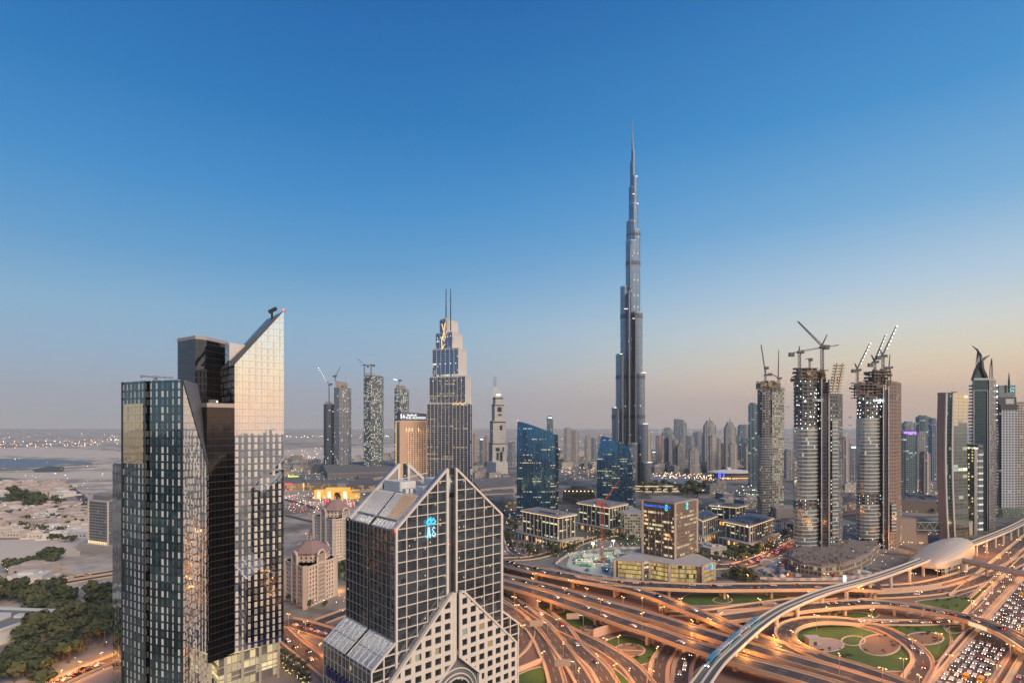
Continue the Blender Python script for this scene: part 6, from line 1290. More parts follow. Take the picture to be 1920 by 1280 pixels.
sheet('excavation_floor', [(1068, 1040), (1110, 1030), (1150, 1036), (1205, 1030), (1190, 1052), (1152, 1052), (1152, 1082), (1098, 1076), (1062, 1062)], .18, site)
def item(name, label, cat, px, py, build, mat, group=None, rz=0):
    p = G(px, py, 0); mb = MB(); build(mb); o = mb.build(name, mat); o.location = p; o.rotation_euler = (0, 0, rz); tag(o, label, cat, group); return o
for k, (a, b, l, wd, h) in enumerate(((1092, 1058, 14, 3, 3), (1108, 1043, 18, 3, 3), (1130, 1062, 12, 3, 3), (1172, 1047, 16, 3, 6), (1140, 1040, 11, 3, 3))):
    item('site_cabin', ['white site cabin at the left end of the excavation', 'long white site cabin along the top of the excavation', 'green site cabin in the middle of the excavation', 'stacked white site cabins beside the bank podium', 'short site cabin behind the red crane'][k], 'site cabin', a, b, lambda mb: (mb.box(-l/2, l/2, -wd/2, wd/2, 0, h), mb.box(-l/2-.2, l/2+.2, -wd/2-.2, wd/2+.2, h, h+.2)), WHITE, None, random.uniform(-.4, .4))
rq = random.Random(77); SMATS = [WHITE, CONC, solid('site_green', (.10, .30, .18), .6), solid('site_rust', (.30, .14, .08), .8), solid('site_tarp', (.12, .22, .34), .6)]
EXC = [(1080, 1042), (1148, 1036), (1200, 1034), (1150, 1050), (1150, 1076), (1100, 1072), (1072, 1056)]
for k in range(46):
    while True:
        a, b = rq.uniform(1070, 1200), rq.uniform(1034, 1078)
        if any(u <= b <= v for u, v in scan(EXC, 0, a)): break
    w, h, dd = rq.uniform(1, 6), rq.uniform(.8, 3), rq.uniform(1, 3); j = rq.randrange(5)
    item('material_stack', ['white', 'grey', 'green', 'rust-coloured', 'blue'][j]+' stack of building material on the floodlit excavation floor', 'material stack', a, b, lambda mb: (mb.box(-w, w, -dd, dd, 0, h), mb.box(-w*.5, w*.7, -dd*.6, dd*.5, h, h*1.5)), SMATS[j], 'material stacks in the excavation', rq.uniform(0, 3))
for k in range(60):
    a, b = rq.uniform(1425, 1640), rq.uniform(1046, 1082); w, h, dd = rq.uniform(1, 7), rq.uniform(.8, 4), rq.uniform(1, 4); j = rq.choice((0, 1, 1, 3, 4))
    item('material_stack', ['white', 'grey', 'green', 'rust-coloured', 'blue'][j]+' stack of building material before the unfinished towers', 'material stack', a, b, lambda mb: (mb.box(-w, w, -dd, dd, 0, h), mb.box(-w*.5, w*.7, -dd*.6, dd*.5, h, h*1.5)), SMATS[j], 'material stacks before the unfinished towers', rq.uniform(0, 3))
def hoarding(pts, label):
    P = curve([G(a, b, 0) for a, b in pts], 5); m = P[len(P)//2]; mb = MB(); local(mb, m.x, m.y)
    for i in range(len(P)-1): mb.bar(P[i]+Vector((0, 0, 1.3)), P[i+1]+Vector((0, 0, 1.3)), .3, 2.6, i % 2)
    o = mb.build('hoarding', [solid('hoarding_pale', (.55, .48, .44), .7), solid('hoarding_grey', (.33, .32, .34), .7)]); o.location = (m.x, m.y, 0); tag(o, label, 'fence')
hoarding([(1040, 1062), (1070, 1072), (1110, 1081), (1150, 1086), (1200, 1090)], 'striped hoarding between the excavation and the far flyover'); hoarding([(1042, 1058), (1062, 1044), (1090, 1036), (1140, 1030), (1200, 1028)], 'hoarding along the far side of the excavation'); hoarding([(1425, 1086), (1500, 1088), (1580, 1086), (1640, 1078), (1690, 1062)], 'long hoarding in front of the unfinished towers')
for k, (a, b) in enumerate(((1480, 1075), (1498, 1062), (1440, 1068), (1462, 1050))):
    sheet('site_yard', arc(a, b, 26, 7, 12), .16+.01*k, solid('yard_dust', (.33, .30, .27), .9, 0, .3, .2))
for a, b, l in (((1330, 1045), (1480, 1003), 'x'),): pass
AV = [(1290, 1068), (1340, 1062), (1385, 1060), (1430, 1046), (1480, 1024), (1530, 998), (1570, 980)]
road(AV, 15, .3); road([(1345, 1052), (1400, 1075), (1440, 1092)], 9, .25)
road([(945, 1048), (1000, 1045), (1060, 1028), (1120, 1008), (1180, 1000), (1205, 998)], 9, .26); road([(950, 1000), (960, 1030), (985, 1046)], 8, .27)
# ---- mall quarter on the left, behind the arched towers
MALL = solid('mall_roof', (.27, .25, .23), .8, 0, .15, .03); MW = solid('mall_wall', (.34, .27, .21), .8, 0, .1); OLIVE = lamp('mall_gold_glow', (1, .55, .12), .9)
def shed(name, label, cat, corners, z, wm_, rm, extra=None, group=None):
    P = [G(a, b, z).to_2d() for a, b in corners]; c = sum(P, Vector((0, 0)))/len(P); p = [(q.x-c.x, q.y-c.y) for q in P]
    ar = sum(p[i][0]*p[(i+1) % len(p)][1]-p[(i+1) % len(p)][0]*p[i][1] for i in range(len(p)))
    if ar < 0: p = p[::-1]
    T = thing(name, label, cat, (c.x, c.y, 0), 0, group); mb = MB(); mb.prism(p, 0, z, 0, 1, 6, 5); mb.build('wall', [wm_, rm], T)
    mb = MB(); mb.prism(inset(p, 1), z, z+.9); mb.build('roof', [rm], T)
    mb = MB(); mb.prism(inset(p, 3), z+.85, z+1.0, 0)
    for k in range(max(4, len(p)*3)):
        a = p[k % len(p)]; r = random.uniform(.1, .75); x, y = a[0]*r, a[1]*r; s = random.uniform(1.5, 4.5); mb.box(x-s, x+s, y-s*.7, y+s*.7, z+.9, z+random.uniform(1.8, 3.6))
    mb.build('roof_plant', [CONC_D], T)
    return T, p
mw = facade('mall_front', (.36, .27, .19), (.25, .16, .08), .3, .4, .25, 0, lc=(1, .6, .2), lc2=(1, .75, .35), E=.8, metal=0, rough=.6, wob=0, seed=251)
shed('mall_hall', 'long grey mall car-park block with flat roof below the far trio of towers', 'mall', [(604, 868), (742, 864), (745, 884), (614, 888)], 28, solid('car_park_wall', (.17, .155, .15), .85), MALL)
shed('mall_hall', 'low white-roofed mall hall with faceted roof, left of the gabled tower', 'mall', [(668, 880), (735, 876), (750, 890), (700, 896), (672, 894)], 22, MW, solid('mall_white_roof', (.44, .43, .42), .6, 0, .06))
shed('mall_hall', 'wide flat mall roof with two rows of small greenish lamps', 'mall', [(560, 890), (690, 888), (740, 898), (700, 910), (575, 905)], 16, mw, MALL)
shed('mall_hall', 'mall hall with glowing signs beside the mirror tower', 'mall', [(532, 896), (572, 893), (592, 905), (536, 908)], 14, mw, MALL)
shed('mall_hall', 'pale ribbed mall roofs between gabled tower and blue tower', 'mall', [(885, 898), (962, 894), (966, 912), (900, 918)], 16, MW, ROOFL)
shed('mall_hall', 'tan mall wing with lit portico right of the gabled tower', 'mall', [(900, 930), (962, 926), (968, 940), (912, 946)], 14, mw, MALL)
shed('mall_hall', 'flat pale roof left of the larger blue tower', 'mall', [(892, 913), (962, 913), (966, 925), (900, 927)], 12, MW, ROOFL)
T = thing('mall_gate', 'golden floodlit mall gate with tall arch', 'gate', tuple(G(632, 935, 0))); Yg = T.location.y
gm = solid('glowing_gold_stone', (.62, .38, .10), .7, 0, .1, emit=(1, .5, .08), es=.5)  # floodlighting put into the stone as a glow of its own
mb = MB()
for x0, x1, h in ((-22, -7, 21), (7, 22, 21), (26, 40, 17), (-44, -26, 17), (62, 74, 20)): mb.box(x0, x1, 0, 14, 0, h)
mb.box(-7, 7, 0, 14, 14, 21); mb.build('wall', [gm], T)
mb = MB(); mb.tube([(7*math.cos(R(a)), -.3, 7+7*math.sin(R(a))) for a in range(0, 181, 20)], 1., 5); mb.build('arch', [gm], T)
mb = MB(); mb.box(-6.8, 6.8, 6, 6.5, 0, 14); mb.build('doorway', [STEEL], T)
for x, c in ((-35, L_SIGN), (-15, L_SIGN), (15, L_SIGN), (68, L_STRIP)):
    mb = MB(); mb.box(x-2.6, x+2.6, -.6, -.2, 2, 14); mb.build('lit_window', [lamp('shop_window_glow', (.85, 1, .8), 1.5) if c is L_SIGN else c], T)
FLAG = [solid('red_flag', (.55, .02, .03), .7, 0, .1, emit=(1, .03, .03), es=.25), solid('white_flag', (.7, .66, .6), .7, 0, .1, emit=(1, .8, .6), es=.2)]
fl = None
for k in range(46):
    px_ = 602+k*1.35+random.uniform(-.8, .8); py_ = random.uniform(943, 953)+max(0, (k-14))*.28; p = G(px_, py_, 0); j = k % 2
    if k < 2:
        T = thing('banner_flag', '%s vertical banner on a pole in the flag row before the golden gate' % ('red', 'white')[j], 'flag', tuple(p), 0, 'flag rows before the golden gate'); mb = MB(); mb.tube([(0, 0, 0), (0, 0, 12)], .15, 5); mb.build('pole', [STEELL], T); mb = MB(); mb.box(.1, 2.0, -.05, .05, 3, 11.6); mb.build('cloth', [FLAG[j]], T)
        fl = (fl or [])+[T]
    else: dup(fl[j], tuple(p), random.uniform(-.4, .4))
for k, (a, b, c, s) in enumerate(((540, 907, 'LONG yellow-green', 1), (553, 896, 'yellow-green', 0))): pass
sg = lambda nm, lab, px_, py_, w, h, z, m: item(nm, lab, 'sign', px_, py_, lambda mb: (mb.box(-w/2, w/2, 0, .4, z, z+h), mb.box(-w/2+.5, -w/2+1, .1, .5, 0, z), mb.box(w/2-1, w/2-.5, .1, .5, 0, z)), m)
sg('lit_sign', 'long yellow-green lit sign strip on the mall roof beside the mirror tower', 550, 905, 26, 4, 14, lamp('lime_glow', (.7, 1, .15), 1.)); sg('lit_sign', 'red lit sign strip just right of the mirror tower', 541, 921, 17, 4, 14, lamp('red_sign', (1, .08, .05), .9)); sg('lit_sign', 'upright amber lit panel at the end of the mall wall', 569, 921, 3, 9, 9, L_GOLD)
sg('billboard', 'white glowing billboard at the right edge of the mirror tower', 526, 915, 10, 10, 4, lamp('billboard_white', (.75, 1, 1), 1.6)); sg('billboard', 'upright white lit billboard beside the viaduct ramp', 1584, 1094, 2.6, 5.5, 2, lamp('billboard_dim', (.75, 1, 1), 1.6))
# ---- oval hall by the lake
T = thing('oval_hall', 'low oval hall with pale saucer roof, blue lights and an orange light band', 'hall', (X(1380, 1480), 1480, 0)); Yo = 1480
mb = MB(); mb.prism(arc(0, 30, 52, 28, 28), 0, 17); mb.build('wall', [solid('oval_wall', (.10, .11, .15), .6)], T)
mb = MB(); a = arc(0, 30, 64, 34, 28); b = arc(0, 32, 26, 13, 28)
for i in range(28): j = (i+1) % 28; mb.face([(*a[i], 17), (*a[j], 17), (*b[j], 22), (*b[i], 22)]); mb.face([(*a[j], 17), (*a[i], 17), (*a[i], 14.5), (*a[j], 14.5)][::1])
mb.face([(*p, 22) for p in b]); mb.box(-12, -2, 28, 38, 22, 28); mb.build('saucer_roof', [WHITE], T)
mb = MB(); mb.box(-6, 70, -16, -15.5, 2, 4); mb.build('orange_band', [lamp('orange_band', (1, .35, .04), 1.8)], T)
mb = MB(); 
for x in (-46, -42, -33): mb.box(x, x+3, 2, 3, 3, 16)
mb.build('blue_lights', [lamp('blue_glow', (.03, .1, 1), 1.6)], T)
mb = MB()
for k in range(60): mb.blob((random.uniform(-50, -8), random.uniform(-30, -18), random.uniform(2, 5)), random.uniform(.5, 1.1))
mb.build('terrace_lamps', [lamp('orange_dots', (1, .5, .12), 3)], T)
T = thing('stepped_hall', 'round-topped grey hall with stepped lit terraces between the two blue towers', 'hall', (X(1085, 1020), 1020, 0))
mb = MB()
for k in range(6): mb.prism([(-34+k, -16+k*2), (34-k*2, -24+k*2), (40-k*2, 10), (-30+k, 18)], k*4, k*4+3.2)
mb.build('terraces', [facade('terrace_rows', (.22, .21, .19), (.1, .1, .1), .1, .3, .1, 0, E=.5, seed=261)], T)
mb = MB(); mb.prism(arc(4, 0, 26, 14, 20), 24, 27); mb.prism(arc(4, 0, 18, 9, 20), 27, 31); mb.build('drum', [ROOFG], T)
mb = MB()
for k in range(8): mb.blob((-26+k*7, -15, 23), .9)
mb.build('terrace_lamps', [L_WARM], T)
# ---- buildings beside the bent tower and the station
shed('mall_hall', 'long grey stepped building behind the bent tower on the right', 'building', [(1692, 926), (1756, 930), (1756, 942), (1690, 938)], 18, MW, ROOFG)
T = thing('glass_bridge_block', 'brown block with glazed truss bridge beside the foot of the bent tower', 'building', tuple(G(1712, 1020, 0)))
mb = MB(); mb.box(-26, 4, 0, 26, 0, 30); mb.box(4, 22, 6, 26, 0, 14); mb.build('wall', [solid('brown_block', (.26, .21, .18), .75, 0, .1)], T)
mb = MB(); mb.box(4, 34, 0, 4, 17, 26); mb.build('bridge_glass', [facade('bridge_teal', (.2, .22, .22), (.10, .20, .21), .1, .1, 0, 0, seed=271)], T)
mb = MB()
for k in range(3): mb.bar((4+k*10, -.3, 17.5), (9+k*10, -.3, 25.5), .7); mb.bar((9+k*10, -.3, 25.5), (14+k*10, -.3, 17.5), .7)
mb.bar((4, -.3, 17), (34, -.3, 17), .8); mb.bar((4, -.3, 26), (34, -.3, 26), .8); mb.build('truss', [STEELL], T)
mb = MB(); mb.box(-24, -14, -.3, .2, 6, 26); mb.build('lit_windows', [facade('block_amber', (.16, .12, .1), (.1, .1, .1), .2, .3, .8, 0, lc=(1, .75, .3), lc2=(1, .85, .4), E=.8, metal=0, seed=272)], T)
T = thing('louvred_building', 'low building with slanted louvred front at the foot of the slim annex tower', 'building', tuple(G(1818, 1005, 0)))
mb = MB(); mb.prism([(-12, -8), (22, 18), (14, 34), (-22, 8)], 0, [14, 20, 20, 14]); mb.build('wall', [MW], T)
mb = MB()
for k in range(7): mb.bar((-12, -8.4, 1.5+k*1.9), (22, 17.6, 1.5+k*2.7), .6)
mb.build('louvres', [BEIGE], T)
shed('mall_hall', 'brick-coloured low block with warm lights behind the brown-flanked unfinished tower', 'building', [(1690, 893), (1724, 890), (1724, 900), (1692, 904)], 20, facade('peach_block', (.42, .27, .20), (.2, .13, .1), .3, .3, .3, 0, lc=(1, .5, .25), E=.5, metal=0, rough=.6, seed=273), MW)
shed('mall_hall', 'pinkish low building between the two unfinished towers', 'building', [(1578, 930), (1600, 926), (1606, 940), (1580, 944)], 18, facade('peach_block', (.42, .27, .20), (.2, .13, .1)), MW)
# ================================================================== trees
LEAFY = solid('leaf_yellow', (.13, .125, .05), .9, 0, .4, .8); LEAF = [solid('leaf_dark', (.045, .065, .028), .9, 0, .5, .8), solid('leaf_olive', (.095, .105, .045), .9, 0, .4, .8)]; BARK = solid('bark', (.10, .07, .05), .9)
def crown_mesh(name, r, h, n, flat=.75, mat=LEAF, seed=1):
    rnd = random.Random(seed); mb = MB(); cl = []
    for k in range(9): a = rnd.uniform(0, 6.28); q = rnd.uniform(.1, .62); cl.append((Vector((math.cos(a)*q*r, math.sin(a)*q*r, h+rnd.uniform(-.35, .45)*r*flat)), rnd.uniform(.34, .58)*r))
    for k in range(n):
        c, cr = rnd.choice(cl); d = Vector((rnd.gauss(0, 1), rnd.gauss(0, 1), rnd.gauss(0, 1))).normalized(); p = c+Vector((d.x, d.y, d.z*flat))*cr*rnd.uniform(.65, 1.05); s = rnd.uniform(.10, .22)*r
        t = d.orthogonal().normalized(); t = (t+d*rnd.uniform(-.5, .5)).normalized(); b = d.cross(t).normalized(); m = 0 if rnd.random() < .6 else 1
        mb.face([p-t*s-b*s*.6, p+t*s-b*s*.4, p+t*s*.6+b*s, p-t*s*.7+b*s*.7], m)
    return mb
def tree_proto(r, h, n, seed, label, group, name='tree', cat='tree'):
    T = thing(name, label, cat, (0, 0, 0), 0, group); mb = MB(); rr = random.Random(seed); mb.tube([(0, 0, 0), (.1*r, 0, h*.5), (0, .1*r, h)], [r*.09, r*.07, r*.04], 5)
    for k in range(4): a = k*1.6+seed; mb.tube([(0, 0, h*.55), (math.cos(a)*r*.5, math.sin(a)*r*.5, h*1.0)], [r*.05, r*.02], 4)
    mb.build('trunk', [BARK], T); crown_mesh('crown', r, h, n, seed=seed).build('crown', LEAF if seed == 1 else [LEAF[1], LEAF[0]] if seed == 2 else [LEAF[1], LEAFY], T); return T
PARKG = 'trees of the dark park on the left'
protos = [tree_proto(6.5, 7.5, 520, s, l, PARKG) for s, l in ((1, 'broad dark tree in the park left of the panelled tower'), (2, 'rounded dark green tree in the park left of the panelled tower'), (3, 'loose olive-green tree in the park left of the panelled tower'))]
first = {0: True, 1: True, 2: True}; rnd = random.Random(11)
def inpoly(p, poly):
    return any(a <= p[1] <= b for a, b in scan(poly, 0, p[0]))
def plant(poly, n, sc, labelfn=None, group=PARKG, pr=protos, sp=5.5):
    xs_ = [G(a, b, 0).to_2d()[:] for a, b in poly]; x0, x1 = min(p[0] for p in xs_), max(p[0] for p in xs_); y0, y1 = min(p[1] for p in xs_), max(p[1] for p in xs_); done = []; tries = 0
    while len(done) < n and tries < n*60:
        tries += 1; q = (rnd.uniform(x0, x1), rnd.uniform(y0, y1))
        if not inpoly(q, xs_) or any((q[0]-e[0])**2+(q[1]-e[1])**2 < (sp*sc)**2 for e in done): continue
        done.append(q); k = rnd.randrange(len(pr)); s = sc*rnd.uniform(.75, 1.25)
        if first.get(id(pr[k]), True) and group == pr[k].get('group'): first[id(pr[k])] = False; pr[k].location = (*q, 0); pr[k].scale = (s, s, s*rnd.uniform(.85, 1.1)); continue
        dup(pr[k], (*q, 0), rnd.uniform(0, 6.2), labelfn[k] if labelfn else None, group, (s, s, s*rnd.uniform(.85, 1.15)))
plant([(-20, 1110), (60, 1105), (120, 1120), (160, 1118), (225, 1112), (225, 1210), (150, 1232), (90, 1290), (-20, 1290), (40, 1210), (60, 1160), (-20, 1140)], 88, 1.1)
plant([(10, 1062), (75, 1056), (80, 1072), (12, 1078)], 9, 1.0, ['broad dark tree beside the road bend above the park', 'rounded dark tree beside the road bend above the park', 'olive tree beside the road bend above the park'], 'trees beside the road bend')
plant([(75, 1048), (120, 1046), (118, 1062), (80, 1066)], 7, 1.0, ['dark tree in the cluster by the dunes', 'round dark tree in the cluster by the dunes', 'olive tree in the cluster by the dunes'], 'tree cluster by the dunes')
# small far trees: one mesh each
def small_proto(r, h, n, seed, nm='tree'):
    mb = crown_mesh('tree', r, h, n, seed=seed); mb.tube([(0, 0, 0), (0, 0, h)], r*.08, 4, 2); o = mb.build(nm, LEAF+[BARK]); return o
sm = [small_proto(5, 5, 120, 21+s) for s in range(3)]; smused = set()
def scatter_small(poly, n, label, group, sc=1., z=0, sp=4.5):
    xs_ = [G(a, b, 0).to_2d()[:] for a, b in poly]; x0, x1 = min(p[0] for p in xs_), max(p[0] for p in xs_); y0, y1 = min(p[1] for p in xs_), max(p[1] for p in xs_); c = 0; t = 0; done = []
    while c < n and t < n*40:
        t += 1; q = (rnd.uniform(x0, x1), rnd.uniform(y0, y1))
        if not inpoly(q, xs_) or any((q[0]-e[0])**2+(q[1]-e[1])**2 < (sp*sc)**2 for e in done): continue
        done.append(q); c += 1; k = rnd.randrange(3); o = sm[k]
        if k in smused: o = o.copy(); COL.objects.link(o)
        smused.add(k); s = sc*rnd.uniform(.7, 1.3); o.location = (*q, z); o.rotation_euler = (0, 0, rnd.uniform(0, 6)); o.scale = (s, s, s*rnd.uniform(.8, 1.1)); tag(o, label, 'tree', group)
scatter_small([(15, 932), (80, 934), (95, 944), (30, 950), (10, 944)], 18, 'dark tree in the band of trees before the dunes on the far left', 'band of trees before the dunes', 2.2)
scatter_small([(40, 950), (85, 944), (130, 944), (120, 952), (60, 960)], 12, 'tree in the belt beside the pale villas', 'belt beside the villas', 2.0)
scatter_small([(0, 965), (160, 955), (165, 985), (40, 1000), (0, 990)], 52, 'scattered round tree among the pale villas on the left', 'trees among the villas', 1.2, sp=12)
scatter_small([(75, 1000), (130, 1000), (150, 1015), (110, 1020), (80, 1010)], 10, 'round tree below the pale villas, left of the slab office', 'trees left of the slab office', 1.3)
scatter_small([(145, 955), (175, 950), (165, 960), (150, 965)], 6, 'tree lining the lit straight road on the left', 'trees along the straight road', 1.5)
scatter_small([(1205, 912), (1330, 915), (1330, 935), (1240, 928), (1205, 932)], 32, 'dark tree in the park behind the brown bank building', 'park behind the bank building', 2.2, sp=4)
scatter_small([(945, 1020), (1060, 1032), (1090, 1022), (1060, 1045), (960, 1042)], 18, 'tree on the verge before the long office block', 'trees before the long office block', 1., sp=4)
scatter_small([(1100, 985), (1160, 1005), (1205, 995), (1205, 1015), (1130, 1020)], 14, 'tree before the office block with numeral 2', 'trees before the numeral 2 block', 1.)
scatter_small([(1305, 1040), (1380, 1038), (1440, 1035), (1470, 1010), (1500, 1000), (1480, 990), (1440, 1040), (1380, 1056), (1310, 1058)], 24, 'tree in the forecourt before the numeral 6 office block', 'forecourt trees', 1.2)
scatter_small([(1335, 1075), (1380, 1075), (1430, 1090), (1350, 1094)], 8, 'tree on the triangular verge right of the bank podium', 'trees right of the bank podium', 1.)
scatter_small([(945, 975), (968, 980), (966, 1015), (945, 1010)], 12, 'tree along the street left of the larger blue tower', 'trees left of the blue tower', 1.)
scatter_small([(600, 1068), (655, 1060), (655, 1090), (620, 1092)], 9, 'dark tree between the two arched apartment towers', 'trees between the arched towers', 1.1)
scatter_small([(1690, 945), (1760, 948), (1756, 965), (1690, 958)], 8, 'tree on the lit square left of the bent tower', 'trees left of the bent tower', 1.)
for poly, n in (([(533, 1075), (560, 1130), (600, 1140), (615, 1130), (610, 1140), (545, 1145)], 8),): scatter_small(poly, n, 'tree at the foot of the nearer arched apartment tower', 'trees at the foot of the arched tower', .7)
# shrubs on the islands of the interchange
sh0 = None
for k in range(90):
    a, b, rx, ry = rnd.choice(((1650, 1208, 36, 18), (1733, 1196, 34, 11), (1180, 1218, 27, 11), (1103, 1180, 20, 6), (1790, 1130, 40, 10), (1560, 1225, 40, 10), (1690, 1180, 40, 5), (1210, 1238, 30, 8)))
    t_ = rnd.uniform(0, 6.28); r_ = rnd.uniform(.3, 1)**.5
    if sh0 is None: sh0 = crown_mesh('shrub', 1.6, 1.0, 70, seed=50).build('shrub', LEAF); o = sh0
    else: o = sh0.copy(); COL.objects.link(o)
    o.location = G(a+rx*r_*math.cos(t_), b+ry*r_*math.sin(t_), 0); o.rotation_euler = (0, 0, t_); s_ = rnd.uniform(.5, 1.1); o.scale = (s_, s_, s_*.8); tag(o, 'low round shrub on an island of the interchange', 'shrub', 'shrubs of the interchange islands')
# palms
def palm(px, py, label, s=1., group='palms', lit=False):
    T = thing('palm_tree', label, 'palm', tuple(G(px, py, 0)), 0, group); mb = MB(); mb.tube([(0, 0, 0), (.1, 0, 3.5), (0, 0, 7)], [.32, .25, .2], 6); mb.build('trunk', [BARK], T); mb = MB()
    for k in range(16):
        a = k*.41+px; e = .9 if k % 2 else .35; P = [Vector((math.cos(a)*r_, math.sin(a)*r_, 7+e*r_*1.1-r_*r_*.20)) for r_ in (0, 1, 2, 3.1)]
        side = Vector((-math.sin(a), math.cos(a), 0))
        for i in range(3): w0, w1 = (.35, .5, .4, .05)[i], (.35, .5, .4, .05)[i+1]; mb.face([P[i]-side*w0, P[i]+side*w0, P[i+1]+side*w1, P[i+1]-side*w1], 0)
    mb.build('crown', [LEAF[1]], T)
    if lit: mb = MB(); mb.blob((.6, -.6, 1.2), .3); mb.blob((.4, -.7, 5.2), .22); mb.build('uplight', [lamp('palm_uplight', (1, .85, .3), 5)], T)
    T.scale = (s, s, s); return T
pp = palm(97, 1246, 'palm with drooping grey-green fronds in the park, left of the lit street', 1.6)
for k, (a, b) in enumerate(((162, 1218), (196, 1212), (60, 1270))): dup(pp, tuple(G(a, b, 0)), k, ['palm just left of the panelled tower foot', 'palm touching the panelled tower foot', 'palm in the lower left corner of the park'][k], None, (1.5,)*3)
for k, (a, b) in enumerate(((30, 1225), (48, 1240), (128, 1228), (140, 1205), (182, 1195), (75, 1215), (112, 1195), (205, 1185), (20, 1250), (35, 1180))): dup(pp, tuple(G(a, b, 0)), k, 'palm rising among the dark park trees on the left', 'palms among the park trees', (1.35,)*3)
rr = random.Random(15)
for k in range(30):
    a, b = rr.choice(((rr.uniform(1310, 1400), rr.uniform(1036, 1052)), (rr.uniform(1440, 1485), rr.uniform(985, 1010)), (rr.uniform(960, 1090), rr.uniform(1030, 1040)))); dup(pp, tuple(G(a, b, 0)), k, 'small palm among the forecourts of the square office blocks', 'palms in the office forecourts', (1.1,)*3)
pl = palm(530, 1236, 'small uplit palm in the triangular plaza bed beside the slanted-top tower', .75, 'uplit palms in the plaza bed', True); rr = random.Random(5)
for k in range(34):
    f = rr.random(); a = 528+(580-528)*f; b = rr.uniform(1232+32*f, 1252+44*f); dup(pl, tuple(G(a, b, 0)), rr.uniform(0, 6), None, None, (rr.uniform(.6, .85),)*3)
# ================================================================== left side: villas, roads
road([(-30, 1110), (60, 1098), (130, 1084), (215, 1070), (240, 1066)], 9, .3); road([(-30, 1118), (60, 1105), (130, 1091), (215, 1077), (240, 1073)], 9, .31); road([(60, 1068), (110, 1078), (135, 1084)], 7, .27)
road([(120, 905), (132, 915), (150, 930), (166, 945)], 16, .3, False); road([(-20, 911), (100, 905), (220, 900)], 8, .28, False); road([(533, 1165), (560, 1170), (600, 1182), (660, 1200)], 14, .26); road([(525, 1180), (545, 1200), (580, 1228), (622, 1262), (660, 1290)], 10, .32); road([(528, 1194), (548, 1218), (580, 1246), (620, 1280)], 0.1, .2, False)
road([(600, 1165), (640, 1150), (680, 1135)], 9, .24); sheet('plaza', [(522, 1205), (545, 1222), (580, 1250), (618, 1285), (600, 1300), (500, 1300), (480, 1260)], .12, PAVE)
road([(60, 1302), (140, 1264), (228, 1228)], 9, .3); sheet('forecourt', [(90, 1310), (228, 1240), (240, 1300)], .1, ROOFG)
road([(533, 935), (600, 955), (640, 975), (660, 990)], 12, .3, False); road([(533, 965), (575, 975), (620, 985)], 10, .3, False)
VW = [solid('villa_wall_%d' % k, c, .8, 0, .08) for k, c in enumerate(((.62, .54, .46), (.55, .45, .38), (.66, .62, .56), (.48, .40, .34)))]
vp = []
for k in range(4):
    mb = MB(); w, d = 9+k*2, 8+k; mb.box(-w, w, -d, d, 0, 6+k % 2*3); h = 6+k % 2*3; mb.box(-w*.6, w*.3, -d*.4, d*.6, h, h+3); mb.box(-w-.3, w+.3, -d-.3, d+.3, h-.1, h+.7); 
    mb.box(w*.4, w*.62, d*.2, d*.45, h, h+2.2); mb.box(-w*.95, -w*.75, -d*.9, -d*.6, h, h+1.4)
    for x0, x1, y0, y1 in ((-w-5, w+5, -d-5, -d-4.7), (-w-5, w+5, d+4.7, d+5), (-w-5, -w-4.7, -d-4.7, d+4.7), (w+4.7, w+5, -d-4.7, d+4.7)): mb.box(x0, x1, y0, y1, 0, 2.2)
    mb.box(-w-5, -w, -.4, 0, 0, 2.0); mb.box(w*.1, w*.1+.4, -d-4.8, -d, 0, 2.); mb.box(w, w+4.9, 0, .3, 0, 2.); mb.box(0, .3, d, d+4.9, 0, 2.)
    o = mb.build('villa', [VW[k]]); c = MB()
    for i in range(4):
        for fl_ in range(1+k % 2): x = -w+w*.35+i*w*.42; c.box(x, x+w*.16, -d-.06, -d+.02, 1.2+fl_*3.2, 3+fl_*3.2)
    c.build('window', [STEEL], o); vp.append(o)
vused = set()
def villas(poly, n, label, group, sc=1.):
    xs_ = [G(a, b, 0).to_2d()[:] for a, b in poly]; x0, x1 = min(p[0] for p in xs_), max(p[0] for p in xs_); y0, y1 = min(p[1] for p in xs_), max(p[1] for p in xs_); c = t = 0; done = []
    while c < n and t < n*50:
        t += 1; q = (rnd.uniform(x0, x1), rnd.uniform(y0, y1))
        if not inpoly(q, xs_) or any(abs(q[0]-e[0]) < 24*sc and abs(q[1]-e[1]) < 22*sc for e in done): continue
        done.append(q); c += 1; k = rnd.randrange(4); o = vp[k]
        if k in vused: 
            ch = [x for x in vchild[k]]; o = o.copy(); COL.objects.link(o)
            for x in ch: y = x.copy(); COL.objects.link(y); y.parent = o
        vused.add(k); o.location = (*q, 0); o.rotation_euler = (0, 0, rnd.choice((0, 1.57, .3, -.2))); o.scale = (sc, sc, sc); tag(o, label, 'villa', group)
vchild = [[c for c in COL.objects if c.parent == o] for o in vp]
sheet('quarter_ground', [(-40, 903), (110, 903), (175, 944), (168, 1008), (60, 1014), (-60, 1008)], .12, solid('dusty_street', (.25, .215, .185), .9, 0, .4, .03))
villas([(0, 950), (165, 950), (165, 1005), (60, 1010), (0, 1000)], 90, 'small pale flat-roofed villa in the quarter left of the slab office', 'villas left of the slab office')
villas([(0, 908), (110, 910), (120, 930), (0, 930)], 40, 'tiny pale villa in the far quarter beyond the band of trees', 'villas beyond the band of trees', 1.3)
villas([(0, 1080), (70, 1075), (90, 1090), (10, 1098)], 4, 'villa beside the road above the park', 'villas above the park')
